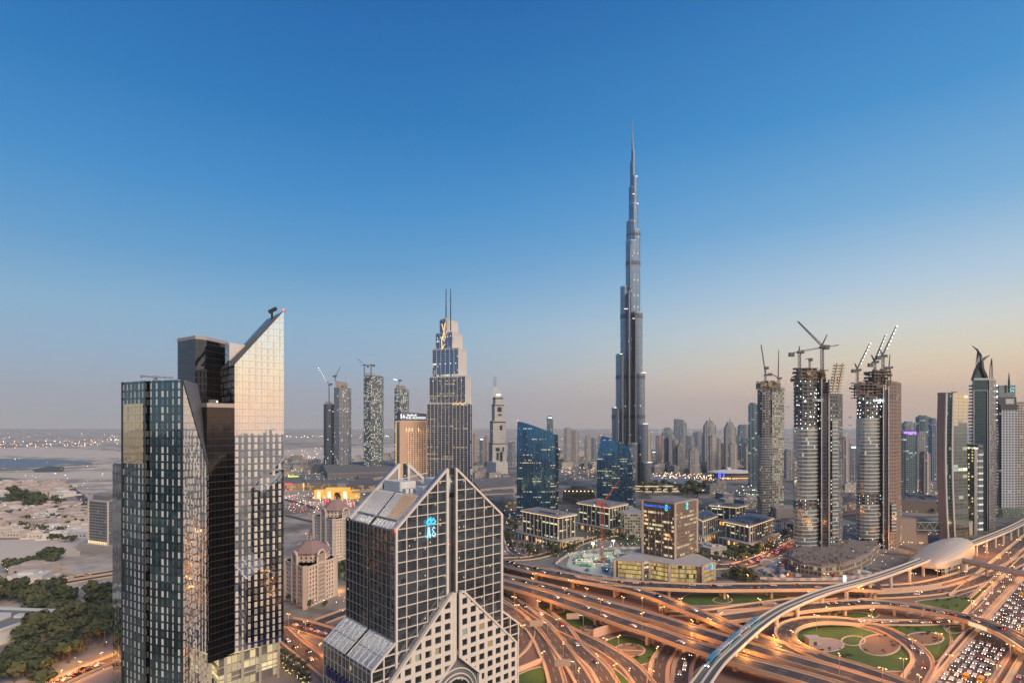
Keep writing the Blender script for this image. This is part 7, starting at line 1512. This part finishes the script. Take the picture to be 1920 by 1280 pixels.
for a, b, c, d in ((0, 968, 170, 958), (0, 990, 160, 976), (30, 945, 60, 1008), (110, 942, 135, 1000), (70, 950, 100, 1006), (0, 925, 130, 921)): road([(a, b), ((a+c)/2+3, (b+d)/2+1), (c, d)], 7, .28, False)
# low blocks of the middle distance
lbm = [facade('low_block_warm', (.34, .28, .23), (.13, .1, .08), .4, .4, .12, 0, lc=(1, .6, .3), E=1., metal=.1, rough=.5, wob=0, seed=301), facade('low_block_grey', (.24, .235, .23), (.08, .085, .09), .4, .4, .08, 0, E=.9, metal=.2, rough=.4, wob=0, seed=302), facade('low_block_pale', (.42, .39, .35), (.12, .11, .1), .5, .5, .06, 0, E=.8, metal=.1, rough=.5, wob=0, seed=303)]
lp_ = []
for k in range(6):
    mb = MB(); w, d, h = 14+3*(k % 3), 10+2*(k % 2), (9, 13, 17, 11, 22, 15)[k]; p = [(-w, -d), (w, -d), (w, d), (-w, d)]; mb.prism(p, 0, h, 0, 1, 4, 3.6); mb.box(-w*.4, w*.1, -d*.3, d*.5, h, h+2.5, 1); mb.box(w*.3, w*.7, -d*.5, 0, h, h+1.6, 1)
    lp_.append(mb.build('low_building', [lbm[k % 3], (ROOFG, ROOFL)[k % 2]]))
lused = set()
def blocks(poly, n, label, group, sc=1., sp=34):
    xs_ = [G(a, b, 0).to_2d()[:] for a, b in poly]; x0, x1 = min(p[0] for p in xs_), max(p[0] for p in xs_); y0, y1 = min(p[1] for p in xs_), max(p[1] for p in xs_); c = t = 0; done = []
    while c < n and t < n*40:
        t += 1; q = (rnd.uniform(x0, x1), rnd.uniform(y0, y1))
        if not inpoly(q, xs_) or any(abs(q[0]-e[0]) < sp*sc and abs(q[1]-e[1]) < sp*sc for e in done): continue
        done.append(q); c += 1; k = rnd.randrange(6); o = lp_[k]
        if k in lused: o = o.copy(); COL.objects.link(o)
        lused.add(k); o.location = (*q, 0); o.rotation_euler = (0, 0, rnd.choice((.15, .15+math.pi/2, .5))); o.scale = (sc, sc, sc*rnd.uniform(.7, 1.3)); tag(o, label, 'building', group)
blocks([(1030, 852), (1120, 852), (1120, 885), (1050, 890)], 36, 'low warm-lit block in the old-town quarter between the two blue towers', 'old-town blocks between the blue towers', 1., 30)
blocks([(886, 892), (962, 888), (966, 960), (940, 990), (900, 935)], 9, 'low roof between the gabled tower and the larger blue tower', 'low roofs between gabled and blue towers', .9, 30)
blocks([(600, 905), (740, 900), (700, 935), (680, 940), (600, 925)], 8, 'low roof of the mall quarter behind the golden gate', 'low roofs behind the golden gate', .9, 30)
blocks([(1310, 900), (1420, 940), (1410, 960), (1330, 935)], 9, 'low block between the lake and the square offices', 'low blocks by the lake', .9, 30)
blocks([(885, 858), (965, 862), (962, 890), (890, 890)], 24, 'low block left of the larger blue tower', 'low blocks left of the larger blue tower', 1., 34)
blocks([(1220, 868), (1420, 868), (1420, 884), (1222, 888)], 44, 'low block at the feet of the bay high-rises', 'low blocks at the feet of the bay high-rises', 1.2, 36)
blocks([(533, 862), (600, 862), (600, 890), (533, 893)], 26, 'low far building left of the far trio of towers', 'low buildings left of the far trio', 1.1, 34)
blocks([(1575, 888), (1605, 888), (1605, 922), (1578, 925)], 8, 'low block seen between the two unfinished towers', 'low blocks between the unfinished towers', 1.)
blocks([(1690, 862), (1758, 862), (1758, 888), (1725, 890), (1690, 888)], 12, 'low block left of the bent tower', 'low blocks left of the bent tower', 1.1)
blocks([(655, 866), (745, 850), (745, 862), (655, 862)], 8, 'low dark block between the far towers', 'low dark blocks between the far towers', 1.2)
blocks([(1200, 1005), (1150, 1000), (1100, 975), (1180, 965), (1205, 985)], 4, 'low block behind the excavation', 'low blocks behind the excavation', .8)
blocks([(1310, 1028), (1345, 1040), (1345, 1050), (1312, 1052)], 2, 'low grey pavilion right of the bank building', 'pavilions right of the bank building', .6, 20)
# ================================================================== lamps
def lamp_dots(name, pts, mat, label=None):
    mb = MB()
    for p, r in pts: mb.blob(p, r)
    return tag(mb.build(name, mat), label or 'countless small far lights spread over the city and desert', 'lights', kind='stuff')
rl = random.Random(3)
def dots(poly, n, z0, z1, rpx, sets):
    xs_ = poly; x0, x1 = min(p[0] for p in poly), max(p[0] for p in poly); y0, y1 = min(p[1] for p in poly), max(p[1] for p in poly); c = 0
    while c < n:
        a, b = rl.uniform(x0, x1), rl.uniform(y0, y1)
        if not inpoly((a, b), poly): continue
        c += 1; p = G(a, b, 0); p.z = rl.uniform(z0, z1); rl.choice(sets).append((p, rpx*p.y/F*rl.uniform(.5, 1.2)))
W_, O_, G_, Rd_ = [], [], [], []
dots([(0, 812), (228, 812), (228, 826), (0, 826)], 22, 6, 10, .55, [W_, O_]); dots([(0, 828), (228, 824), (228, 834), (120, 840), (0, 842)], 85, 6, 10, .8, [O_, O_, W_]); dots([(0, 862), (228, 866), (228, 905), (0, 905)], 26, 6, 9, .6, [O_, W_]); dots([(0, 905), (165, 905), (165, 1000), (0, 1000)], 130, 5, 8, .5, [W_, O_, W_])
dots([(533, 803), (740, 803), (740, 812), (533, 812)], 16, 8, 14, .5, [O_, Rd_]); dots([(533, 818), (745, 816), (745, 822), (533, 822)], 60, 10, 16, .7, [W_, G_]); dots([(533, 845), (605, 842), (605, 905), (533, 905)], 90, 6, 10, .6, [W_, O_, O_]); dots([(886, 806), (1230, 806), (1230, 850), (886, 850)], 60, 6, 16, .6, [W_, O_]); dots([(1225, 803), (1750, 803), (1750, 822), (1225, 822)], 80, 6, 20, .5, [W_, W_, O_])
dots([(1040, 855), (1122, 855), (1122, 900), (1060, 905)], 90, 4, 9, .6, [O_, O_, W_]); dots([(1222, 889), (1340, 892), (1345, 905), (1225, 898)], 110, 4, 8, .75, [O_, O_, W_]); dots([(1225, 905), (1330, 910), (1345, 930), (1235, 925)], 40, 4, 12, .55, [W_, O_]); dots([(1380, 915), (1420, 915), (1420, 935), (1370, 935)], 22, 4, 7, .8, [G_, W_])
dots([(1380, 868), (1422, 866), (1422, 882), (1385, 884)], 30, 4, 12, .6, [O_, W_]); dots([(534, 925), (600, 930), (668, 960), (640, 972), (534, 965)], 150, 2, 9, .75, [O_, Rd_, Rd_, W_]); dots([(600, 930), (690, 928), (670, 945), (610, 945)], 60, 3, 9, .7, [O_, Rd_, W_]); dots([(572, 905), (680, 905), (680, 912), (572, 912)], 40, 17, 18, .45, [G_]); dots([(886, 905), (966, 900), (966, 925), (886, 925)], 20, 14, 17, .55, [G_, W_])
dots([(1315, 1030), (1400, 1035), (1480, 1000), (1490, 975), (1482, 1020), (1400, 1055), (1315, 1060)], 120, 1, 5, .55, [W_, O_, W_]); dots([(950, 1020), (1095, 1030), (1080, 1045), (960, 1045)], 40, 1, 6, .5, [W_, O_]); dots([(1100, 1008), (1205, 1005), (1200, 1030), (1100, 1030)], 40, 1, 6, .55, [W_, O_, G_]); dots([(1070, 1040), (1150, 1036), (1150, 1078), (1080, 1070)], 26, 3, 10, .6, [W_, G_])
dots([(960, 960), (1200, 960), (1205, 1000), (1000, 1045)], 90, 2, 6, .5, [W_, O_, O_]); dots([(885, 925), (965, 925), (965, 1040), (945, 1040)], 50, 2, 7, .6, [O_, W_]); dots([(1310, 940), (1440, 950), (1480, 1030), (1310, 1040)], 90, 2, 6, .5, [W_, O_]); dots([(560, 1000), (640, 990), (650, 1060), (600, 1050)], 22, 2, 5, .7, [O_, W_]); dots([(1430, 1045), (1690, 1020), (1690, 1062), (1440, 1086)], 70, 2, 9, .6, [W_, O_, G_])
dots([(1570, 1000), (1700, 1000), (1700, 1050), (1580, 1060)], 40, 4, 14, .6, [O_, W_]); dots([(1692, 900), (1758, 900), (1758, 965), (1692, 965)], 60, 2, 8, .65, [O_, O_, W_]); dots([(1700, 990), (1790, 1000), (1770, 1015), (1700, 1015)], 28, 3, 7, .8, [O_]); dots([(0, 1065), (90, 1085), (60, 1100), (0, 1100)], 14, 3, 7, .7, [W_]); dots([(0, 1190), (220, 1190), (220, 1270), (0, 1270)], 9, 3, 5, .8, [W_])
dots([(560, 1120), (655, 1110), (650, 1160), (600, 1140)], 18, 1, 5, .8, [W_, O_]); dots([(1578, 925), (1606, 920), (1606, 960), (1580, 960)], 24, 2, 8, .6, [O_])
lamp_dots('city_lights', W_, lamp('far_white', (1, .93, .75), 4.5), 'countless small white lights spread over the far city'); lamp_dots('city_lights', O_, lamp('far_orange', (1, .52, .2), 4.8), 'countless small orange lights spread over the far city'); lamp_dots('city_lights', G_, lamp('far_green', (.7, 1, .6), 3.4), 'countless small greenish lights around malls and sites'); lamp_dots('city_lights', Rd_, lamp('far_red', (1, .08, .05), 3), 'countless small red lights in the mall traffic')
SOD = (1, .37, .085)
def area_glow(px, py, z, power, col, r=3.):
    l = bpy.data.lights.new('lamp_or_fill_light', 'POINT'); l.energy = power; l.color = col; l.shadow_soft_size = r; o = bpy.data.objects.new('lamp_or_fill_light', l); COL.objects.link(o); p = G(px, py, 0); o.location = (p.x, p.y, z); return o
HEADS = [(1002, 1056), (999, 1082), (965, 1096), (1010, 1124), (969, 1132), (1059, 1100), (1100, 1101), (1069, 1068), (1126, 1121), (1168, 1117), (1204, 1098), (1204, 1147), (1276, 1120), (1242, 1136), (1297, 1161), (1056, 1203), (1085, 1252), (1018, 1220), (980, 1170), (1180, 1252), (1232, 1211), (1222, 1253), (1153, 1243), (1046, 1158), (1365, 1115), (1424, 1121), (1517, 1108), (1554, 1100), (1531, 1141), (1553, 1137), (1485, 1164), (1460, 1185), (1330, 1158), (1298, 1161), (1451, 1190), (1400, 1219), (1535, 1257), (1574, 1224), (1402, 1076), (1477, 1075), (1549, 1074), (1614, 1101), (1352, 1147),
 (1724, 1107), (1707, 1015), (1727, 1016), (1750, 1020), (1758, 1068), (1811, 1069), (1713, 1073), (1798, 1062), (1848, 1022), (1877, 1020), (1891, 1034), (1872, 1044), (1859, 1089), (1842, 1105), (1821, 1124), (1827, 1130), (1711, 1197), (1694, 1232), (1633, 1153), (1635, 1121), (1724, 1264), (1873, 1074), (1850, 1034), (1780, 1162), (1852, 1261), (1616, 1160), (1900, 1060), (1910, 1010), (1160, 1190), (1135, 1195), (1500, 1200), (1655, 1250), (1780, 1225), (1760, 1185), (1120, 1225)]
LH = 12.
LMP = solid('lamp_pole', (.30, .28, .26), .5, .4, 0)
lp0 = None
def indeck(p):
    for line, hw in DECKS:
        for i in range(0, len(line), 2):
            if (line[i].x-p.x)**2+(line[i].y-p.y)**2 < hw**2: return line[i].z
    return None
for k, (a, b) in enumerate(HEADS):
    p = G(a, b, LH); zb = 0.; dz = indeck(p)
    if dz is not None: p = G(a, b, LH+dz); zb = dz if indeck(p) is not None else 0
    if lp0 is None:
        lp0 = thing('street_lamp', 'tall twin-headed street lamp glowing orange along the interchange roads', 'street lamp', (0, 0, 0), 0, 'street lamps of the interchange')
        mb = MB(); mb.tube([(0, 0, 0), (0, 0, LH-.4)], [.2, .12], 6); mb.build('pole', [LMP], lp0); mb = MB(); mb.bar((-1.5, 0, LH-.3), (1.5, 0, LH-.3), .12); mb.build('arm', [LMP], lp0)
        for s in (-1, 1):
            mb = MB(); mb.box(s*1.5-.6, s*1.5+.6, -.3, .3, LH-.35, LH-.1); mb.build('lamp_head', [LMP], lp0); mb = MB(); mb.blob((s*1.5, 0, LH-.45), .48, 0, .6); mb.build('bulb', [lamp('sodium_bulb', (1, .62, .25), 9)], lp0)
        lt = bpy.data.lights.new('lamp_or_fill_light', 'POINT'); lt.energy = 7200; lt.color = SOD; lt.shadow_soft_size = .9; lo = bpy.data.objects.new('lamp_or_fill_light', lt); COL.objects.link(lo); lo.location = (0, 0, LH-.9); lo.parent = lp0
        lp0.location = (p.x, p.y, zb); continue
    dup(lp0, (p.x, p.y, zb), rl.uniform(0, 3))
for i in range(12):       # the motorway median
    p = Vector((MW0[0], MW0[1], 0))+nrm*13.5+d_*(10+i*42); dup(lp0, (p.x, p.y, 0), math.atan2(nrm.y, nrm.x), 'twin-headed street lamp standing on the median of the packed motorway', 'lamps on the motorway median')
def street_lamp_row(pts, label, group, sc=1.):
    for a, b in pts: dup(lp0, tuple(G(a, b, 0)), rl.uniform(0, 3), label, group, (sc,)*3)
street_lamp_row([(150, 1262), (190, 1245), (115, 1280), (217, 1232)], 'orange street lamp on the lit street in the lower left corner', 'lamps of the lower left street', .6)
street_lamp_row([(541, 1175), (573, 1190), (600, 1235), (560, 1210)], 'street lamp at the junction right of the slanted-top tower', 'lamps at the left junction', .8)
street_lamp_row([(620, 1118), (632, 1108)], 'street lamp lighting the forecourt of the nearer arched apartment tower', 'lamps at the arched tower', .6)
street_lamp_row([(1400, 1058), (1440, 1042), (1480, 1022), (1520, 1002)], 'street lamp on the avenue full of red tail lights', 'lamps of the avenue', .7)
# ================================================================== light signs over the roads
gb = solid('sign_back_grid', (.42, .38, .34), .6, .2, .1)
for k, (a, b, lab) in enumerate(((1010, 1188, 'grey back of a road-sign gantry beside the left curve, upper left one'), (1078, 1174, 'grey back of a road-sign gantry hanging left of its curved post'), (1060, 1266, 'grey back of a road-sign gantry over the bottom curve'), (1444, 1150, 'grey back of a road-sign gantry behind the viaduct'))):
    T = thing('sign_gantry', lab, 'road sign', tuple(G(a, b, 0)), .1, 'road-sign gantries'); mb = MB(); mb.tube([(6, 0, 0), (6, 0, 6), (5.2, 0, 7.6), (3, 0, 8)], .25, 6); mb.build('post', [STEELL], T); mb = MB(); mb.box(-6, 3, -.2, 0, 5.4, 9.4); mb.build('panel', [gb], T); mb = MB()
    for q in range(9): mb.bar((-5.6+q, -.3, 5.4), (-5.6+q, -.3, 9.4), .14)
    for q in range(4): mb.bar((-6, -.3, 5.8+q*1.1), (3, -.3, 5.8+q*1.1), .14)
    mb.build('frame', [STEELL], T)
# ================================================================== cars
def carproto(name, label, cat, col, h=1.45, L=4.6, W=1.85, group=None, van=False):
    """faces +y; nose at +y"""
    T = thing(name, label, cat, (0, 0, 0), 0, group); mb = MB(); pr = [(-L/2, .35), (L/2, .35), (L/2, .75), (L*.26, .95), (L*.12, h), (-L*.28, h), (-L*.44, 1.0), (-L/2, .9)] if not van else [(-L/2, .4), (L/2, .4), (L/2, 1.1), (L*.42, 1.3), (L*.34, h), (-L/2, h)]
    n = len(pr); a, b = -W/2, W/2
    for i in range(n):
        p, q = pr[i], pr[(i+1) % n]; mb.face([(a, p[0], p[1]), (b, p[0], p[1]), (b, q[0], q[1]), (a, q[0], q[1])][::-1] if False else [(b, p[0], p[1]), (a, p[0], p[1]), (a, q[0], q[1]), (b, q[0], q[1])][::-1])
    mb.face([(b, p[0], p[1]) for p in pr]); mb.face([(a, p[0], p[1]) for p in pr[::-1]])
    for sx in (-1, 1):
        for y in (-L*.31, L*.31): mb.tube([(sx*W*.38, y, .33), (sx*W*.51, y, .33)], .33, 8, 1)
    mb.build('body', [solid('paint_'+cat+str(col[0]), col, .25, .2, 0), BLACK], T)
    mb = MB(); z0, z1 = (.98, h-.08) if not van else (1.3, h-.5); mb.box(-W/2-.02, W/2+.02, -L*.27 if not van else -L*.1, L*.1 if not van else L*.3, z0, z1); mb.bar((0, L*.2 if not van else L*.39, .98 if not van else 1.35), (0, L*.125 if not van else L*.355, h-.05), W*.86, .08); mb.build('window', [solid('car_glass', (.02, .025, .03), .08, .3, 0)], T)
    for sx in (-1, 1):
        mb = MB(); mb.box(sx*W*.36-.19, sx*W*.36+.19, L/2-.05, L/2+.06, .5, .75); mb.build('headlight', [lamp('headlight_glow', (1, .80, .52), 7)], T)
        mb = MB(); mb.box(sx*W*.38-.2, sx*W*.38+.2, -L/2-.07, -L/2+.05, .65, .9); mb.build('tail_light', [lamp('taillight_glow', (1, .05, .02), 7)], T)
    return T
CC = [('white', (.7, .7, .68)), ('silver', (.42, .43, .44)), ('black', (.02, .02, .022)), ('dark grey', (.09, .09, .095)), ('red', (.35, .02, .02)), ('sand-coloured', (.42, .36, .26))]
cp = [carproto('car', c[0]+' car', 'car', c[1]) for c in CC]; cars_used = set()
bus = carproto('minibus', 'yellow minibus among the cars of the packed motorway', 'minibus', (.75, .38, .03), 2.5, 7, 2.1, 'yellow minibuses in the packed carriageway', True); busused = False
rc = random.Random(9)
def put_car(p, d, where, group, k=None):
    k = rc.choices(range(6), (9, 5, 4, 3, 1, 3))[0] if k is None else k; rz = math.atan2(d.y, d.x)-math.pi/2; lab = CC[k][0]+' car '+where
    if k not in cars_used: cars_used.add(k); cp[k].location = p; cp[k].rotation_euler = (0, 0, rz); tag(cp[k], lab, 'car', group); return
    dup(cp[k], p, rz, lab, group)
for ln_ in range(5):          # packed carriageway, coming towards the viewer
    t = -30+rc.uniform(0, 6)
    while t < 290:
        if not (84 < t < 100):
            p = Vector((MW0[0], MW0[1], .25))+nrm*(-7.2+ln_*3.6+rc.uniform(-.55, .55))+d_*t
            if rc.random() < .025:
                if busused: dup(bus, p, math.atan2(-d_.y, -d_.x)-math.pi/2)
                else: bus.location = p; bus.rotation_euler = (0, 0, math.atan2(-d_.y, -d_.x)-math.pi/2); busused = True
                t += 3
            else: put_car(p, -d_, 'queuing with headlights on in the packed motorway carriageway', 'cars queuing on the packed motorway')
        t += rc.uniform(7, 11.5) if t < 160 else rc.uniform(11, 22)
for ln_ in range(5):
    t = 15+rc.uniform(0, 30)
    while t < 330: put_car(Vector((MW0[0], MW0[1], .25))+nrm*(19.8+ln_*3.6)+d_*t, d_, 'driving away on the far-right motorway carriageway', 'cars driving away on the motorway'); t += rc.uniform(26, 60)
t = 125
while t < 330: put_car(Vector((MW0[0], MW0[1], .25))+nrm*(-19+rc.choice((-1.8, 1.8)))+d_*t, -d_, 'on the slip lane beside the packed motorway', 'cars on the slip lane'); t += rc.uniform(10, 26)
def cars_on(pts, z, w, n, where, group, t0=0., t1=1., fwd=None):
    line = curve([G(a, b, z) for a, b in pts]); N_ = offs(line)
    for k in range(n):
        i = int((t0+(t1-t0)*(k+rc.random()*.8)/n)*(len(line)-2)); off_ = rc.choice((-1, 1))*w*.22; d = (line[i+1]-line[i]).normalized(); s = fwd if fwd is not None else rc.choice((1, -1)); dd_ = d*s; put_car(line[i]+N_[i]*off_+Vector((0, 0, .03)), Vector((dd_.x, dd_.y, 0)), where, group)
cars_on([(940, 1052), (1000, 1067), (1065, 1080), (1120, 1089), (1180, 1094.5), (1300, 1100), (1400, 1100), (1560, 1099)], 8, 14, 24, 'on the far flyover before the bank building', 'cars on the far flyover', fwd=1)
cars_on([(1180, 1104), (1230, 1118), (1270, 1134), (1329, 1157), (1378, 1177)], 8.08, 8, 3, 'on the curving flyover', 'cars on the curving flyover', fwd=1)
cars_on([(940, 1080), (1018, 1098), (1077, 1115), (1135, 1132), (1194, 1148)], 8.5, 10, 6, 'on the far carriageway of the main flyover', 'cars on the main flyover, far side', fwd=1)
cars_on([(1018, 1114), (1096, 1140), (1174, 1167), (1233, 1186), (1280, 1203), (1339, 1221), (1397, 1240), (1456, 1256)], 8.5, 10, 6, 'on the near carriageway of the main flyover', 'cars on the main flyover, near side', fwd=1)
cars_on([(1563, 1133.5), (1620, 1130), (1659, 1131), (1717, 1139), (1787, 1152), (1834, 1165), (1870, 1178), (1905, 1196)], 7.6, 10, 14, 'on the overpass above the packed motorway', 'cars on the overpass', fwd=-1)
cars_on([(1600, 1164), (1640, 1166), (1700, 1167), (1760, 1165), (1790, 1158)], .3, 6, 8, 'on the slip road below the overpass', 'cars on the slip road', fwd=-1)
cars_on([(1600, 1118), (1690, 1115), (1760, 1108), (1815, 1095), (1865, 1075), (1915, 1050)], .3, 8, 8, 'on the ramp below the station', 'cars on the ramp below the station', fwd=1)
cars_on([(1600, 1166), (1650, 1176), (1695, 1199), (1722, 1222), (1730, 1243), (1720, 1262)], .5, 6, 3, 'on the inner loop road round the brown bed', 'cars on the inner loop road', .5, 1, 1)
cars_on(LOOP, 3, 5, 2, 'on the ramp looping round the lawn', 'cars on the loop ramp', fwd=-1)
cars_on([(1480, 1024), (1430, 1046), (1385, 1060), (1345, 1062)], .3, 13, 18, 'with red tail lights in the jammed avenue', 'cars in the jammed avenue', fwd=-1); cars_on([(1500, 1012), (1465, 1030), (1430, 1046), (1390, 1059)], .3, 8, 16, 'with red tail lights in the jammed avenue', 'cars in the jammed avenue', fwd=-1)
cars_on([(940, 1110), (979, 1131), (1018, 1157), (1057, 1178)], .34, 7, 3, 'on the left curve by the gabled tower', 'cars on the left curve', fwd=1); cars_on([(1050, 1172), (1070, 1200), (1094, 1225), (1122, 1250), (1140, 1280)], .42, 6, 3, 'with bright headlights on the bottom curve', 'cars on the bottom curve', fwd=1)
cars_on([(1293, 1226), (1281, 1245), (1276, 1285)], .3, 5, 6, 'queuing in the underpass road at the bottom', 'cars in the underpass', fwd=1)
cars_on([(545, 1200), (580, 1228), (612, 1255)], .32, 8, 4, 'at the junction right of the slanted-top tower', 'cars at the left junction', fwd=1); cars_on([(560, 1170), (600, 1182), (640, 1193)], .26, 12, 6, 'on the cross street by the arched apartment tower', 'cars on the cross street', fwd=-1)
cars_on([(80, 1294), (140, 1264), (224, 1230)], .3, 8, 14, 'on the orange-lit street in the lower left corner', 'cars on the lower left street', fwd=1); cars_on([(0, 1108), (60, 1098), (130, 1084), (215, 1070)], .3, 7, 7, 'on the road above the park', 'cars on the road above the park', fwd=1)
for pts, n in (([(0, 968), (85, 964), (170, 958)], 9), ([(0, 990), (80, 984), (160, 976)], 9), ([(30, 945), (48, 978), (60, 1008)], 6), ([(110, 942), (125, 972), (135, 1000)], 6)): cars_on(pts, .3, 6, n, 'on the streets of the pale villa quarter', 'cars in the villa quarter', fwd=1)
cars_on([(540, 940), (600, 956), (640, 975), (656, 988)], .35, 10, 16, 'in the busy street before the golden gate', 'cars before the golden gate', fwd=-1)
cars_on([(1885, 1083), (1905, 1062), (1918, 1040)], .3, 30, 10, 'on the motorway beyond the footbridge', 'cars beyond the footbridge', fwd=-1)
# floodlights of the excavation
for a, b, z, p, c in ((1112, 1052, 18, 11000, (1, 1, .6)), (1150, 1042, 16, 8000, (1, 1, .6))):
    T = thing('floodlight_mast', 'floodlight mast %s' % ('in the middle of the excavation' if a < 1130 else 'at the back of the excavation'), 'floodlight', tuple(G(a, b, 0))); mb = MB(); mb.tube([(0, 0, 0), (0, 0, z)], [.3, .2], 6); mb.build('pole', [LMP], T); mb = MB(); mb.box(-1.4, 1.4, -.4, .4, z, z+1.2); mb.build('lamp_head', [L_WHITE], T)
    l = bpy.data.lights.new('lamp_or_fill_light', 'POINT'); l.energy = p; l.color = c; l.shadow_soft_size = 1.; o = bpy.data.objects.new('lamp_or_fill_light', l); COL.objects.link(o); o.location = (0, -1.2, z-1); o.parent = T
# ---- towers behind the viewpoint, seen only as reflections in the glass in front
for k, (x, y, w, h) in enumerate(((-150, -170, 34, 150), (-60, -260, 40, 190), (60, -150, 30, 120), (180, -240, 44, 175), (-320, -320, 50, 130), (330, -160, 40, 160), (420, -420, 60, 210))):
    T = thing('rear_tower', ['dark tower behind the viewpoint mirrored in the leftmost tower', 'tallest dark tower straight behind the viewpoint, seen as a reflection', 'lower tower just behind the viewpoint on the right, seen as a reflection', 'broad tower behind the viewpoint to the right, seen as a reflection', 'far tower behind the viewpoint to the left, seen as a reflection', 'tower beside the motorway behind the viewpoint, seen as a reflection', 'broadest far tower behind the viewpoint, seen as a reflection'][k], 'tower', (x, y, 0))
    mb = MB(); p = [(-w/2, -w/2), (w/2, -w/2), (w/2, w/2), (-w/2, w/2)]; mb.prism(p, 0, h, 0, 1, 3.4, 3.8); mb.build('wall', [bg[k % 3], ROOFG], T); mb = MB(); mb.prism(inset(p, w*.25), h, h+14); mb.build('crown', [bg[2]], T)
# ================================================================== haze
mb = MB(); mb.box(-9000, 9000, -3000, 16000, -1.5, 870); hz = mb.build('haze', [])
m = bpy.data.materials.new('haze_air'); m.use_nodes = True; t = m.node_tree; t.nodes.clear(); o = t.nodes.new('ShaderNodeOutputMaterial'); v = t.nodes.new('ShaderNodeVolumePrincipled'); t.links.new(v.outputs[0], o.inputs['Volume'])
v.inputs['Color'].default_value = (.88, .93, .95, 1); v.inputs['Density'].default_value = HAZE_D; v.inputs['Anisotropy'].default_value = .0
hz.data.materials.clear(); hz.data.materials.append(m); tag(hz, kind='stuff')
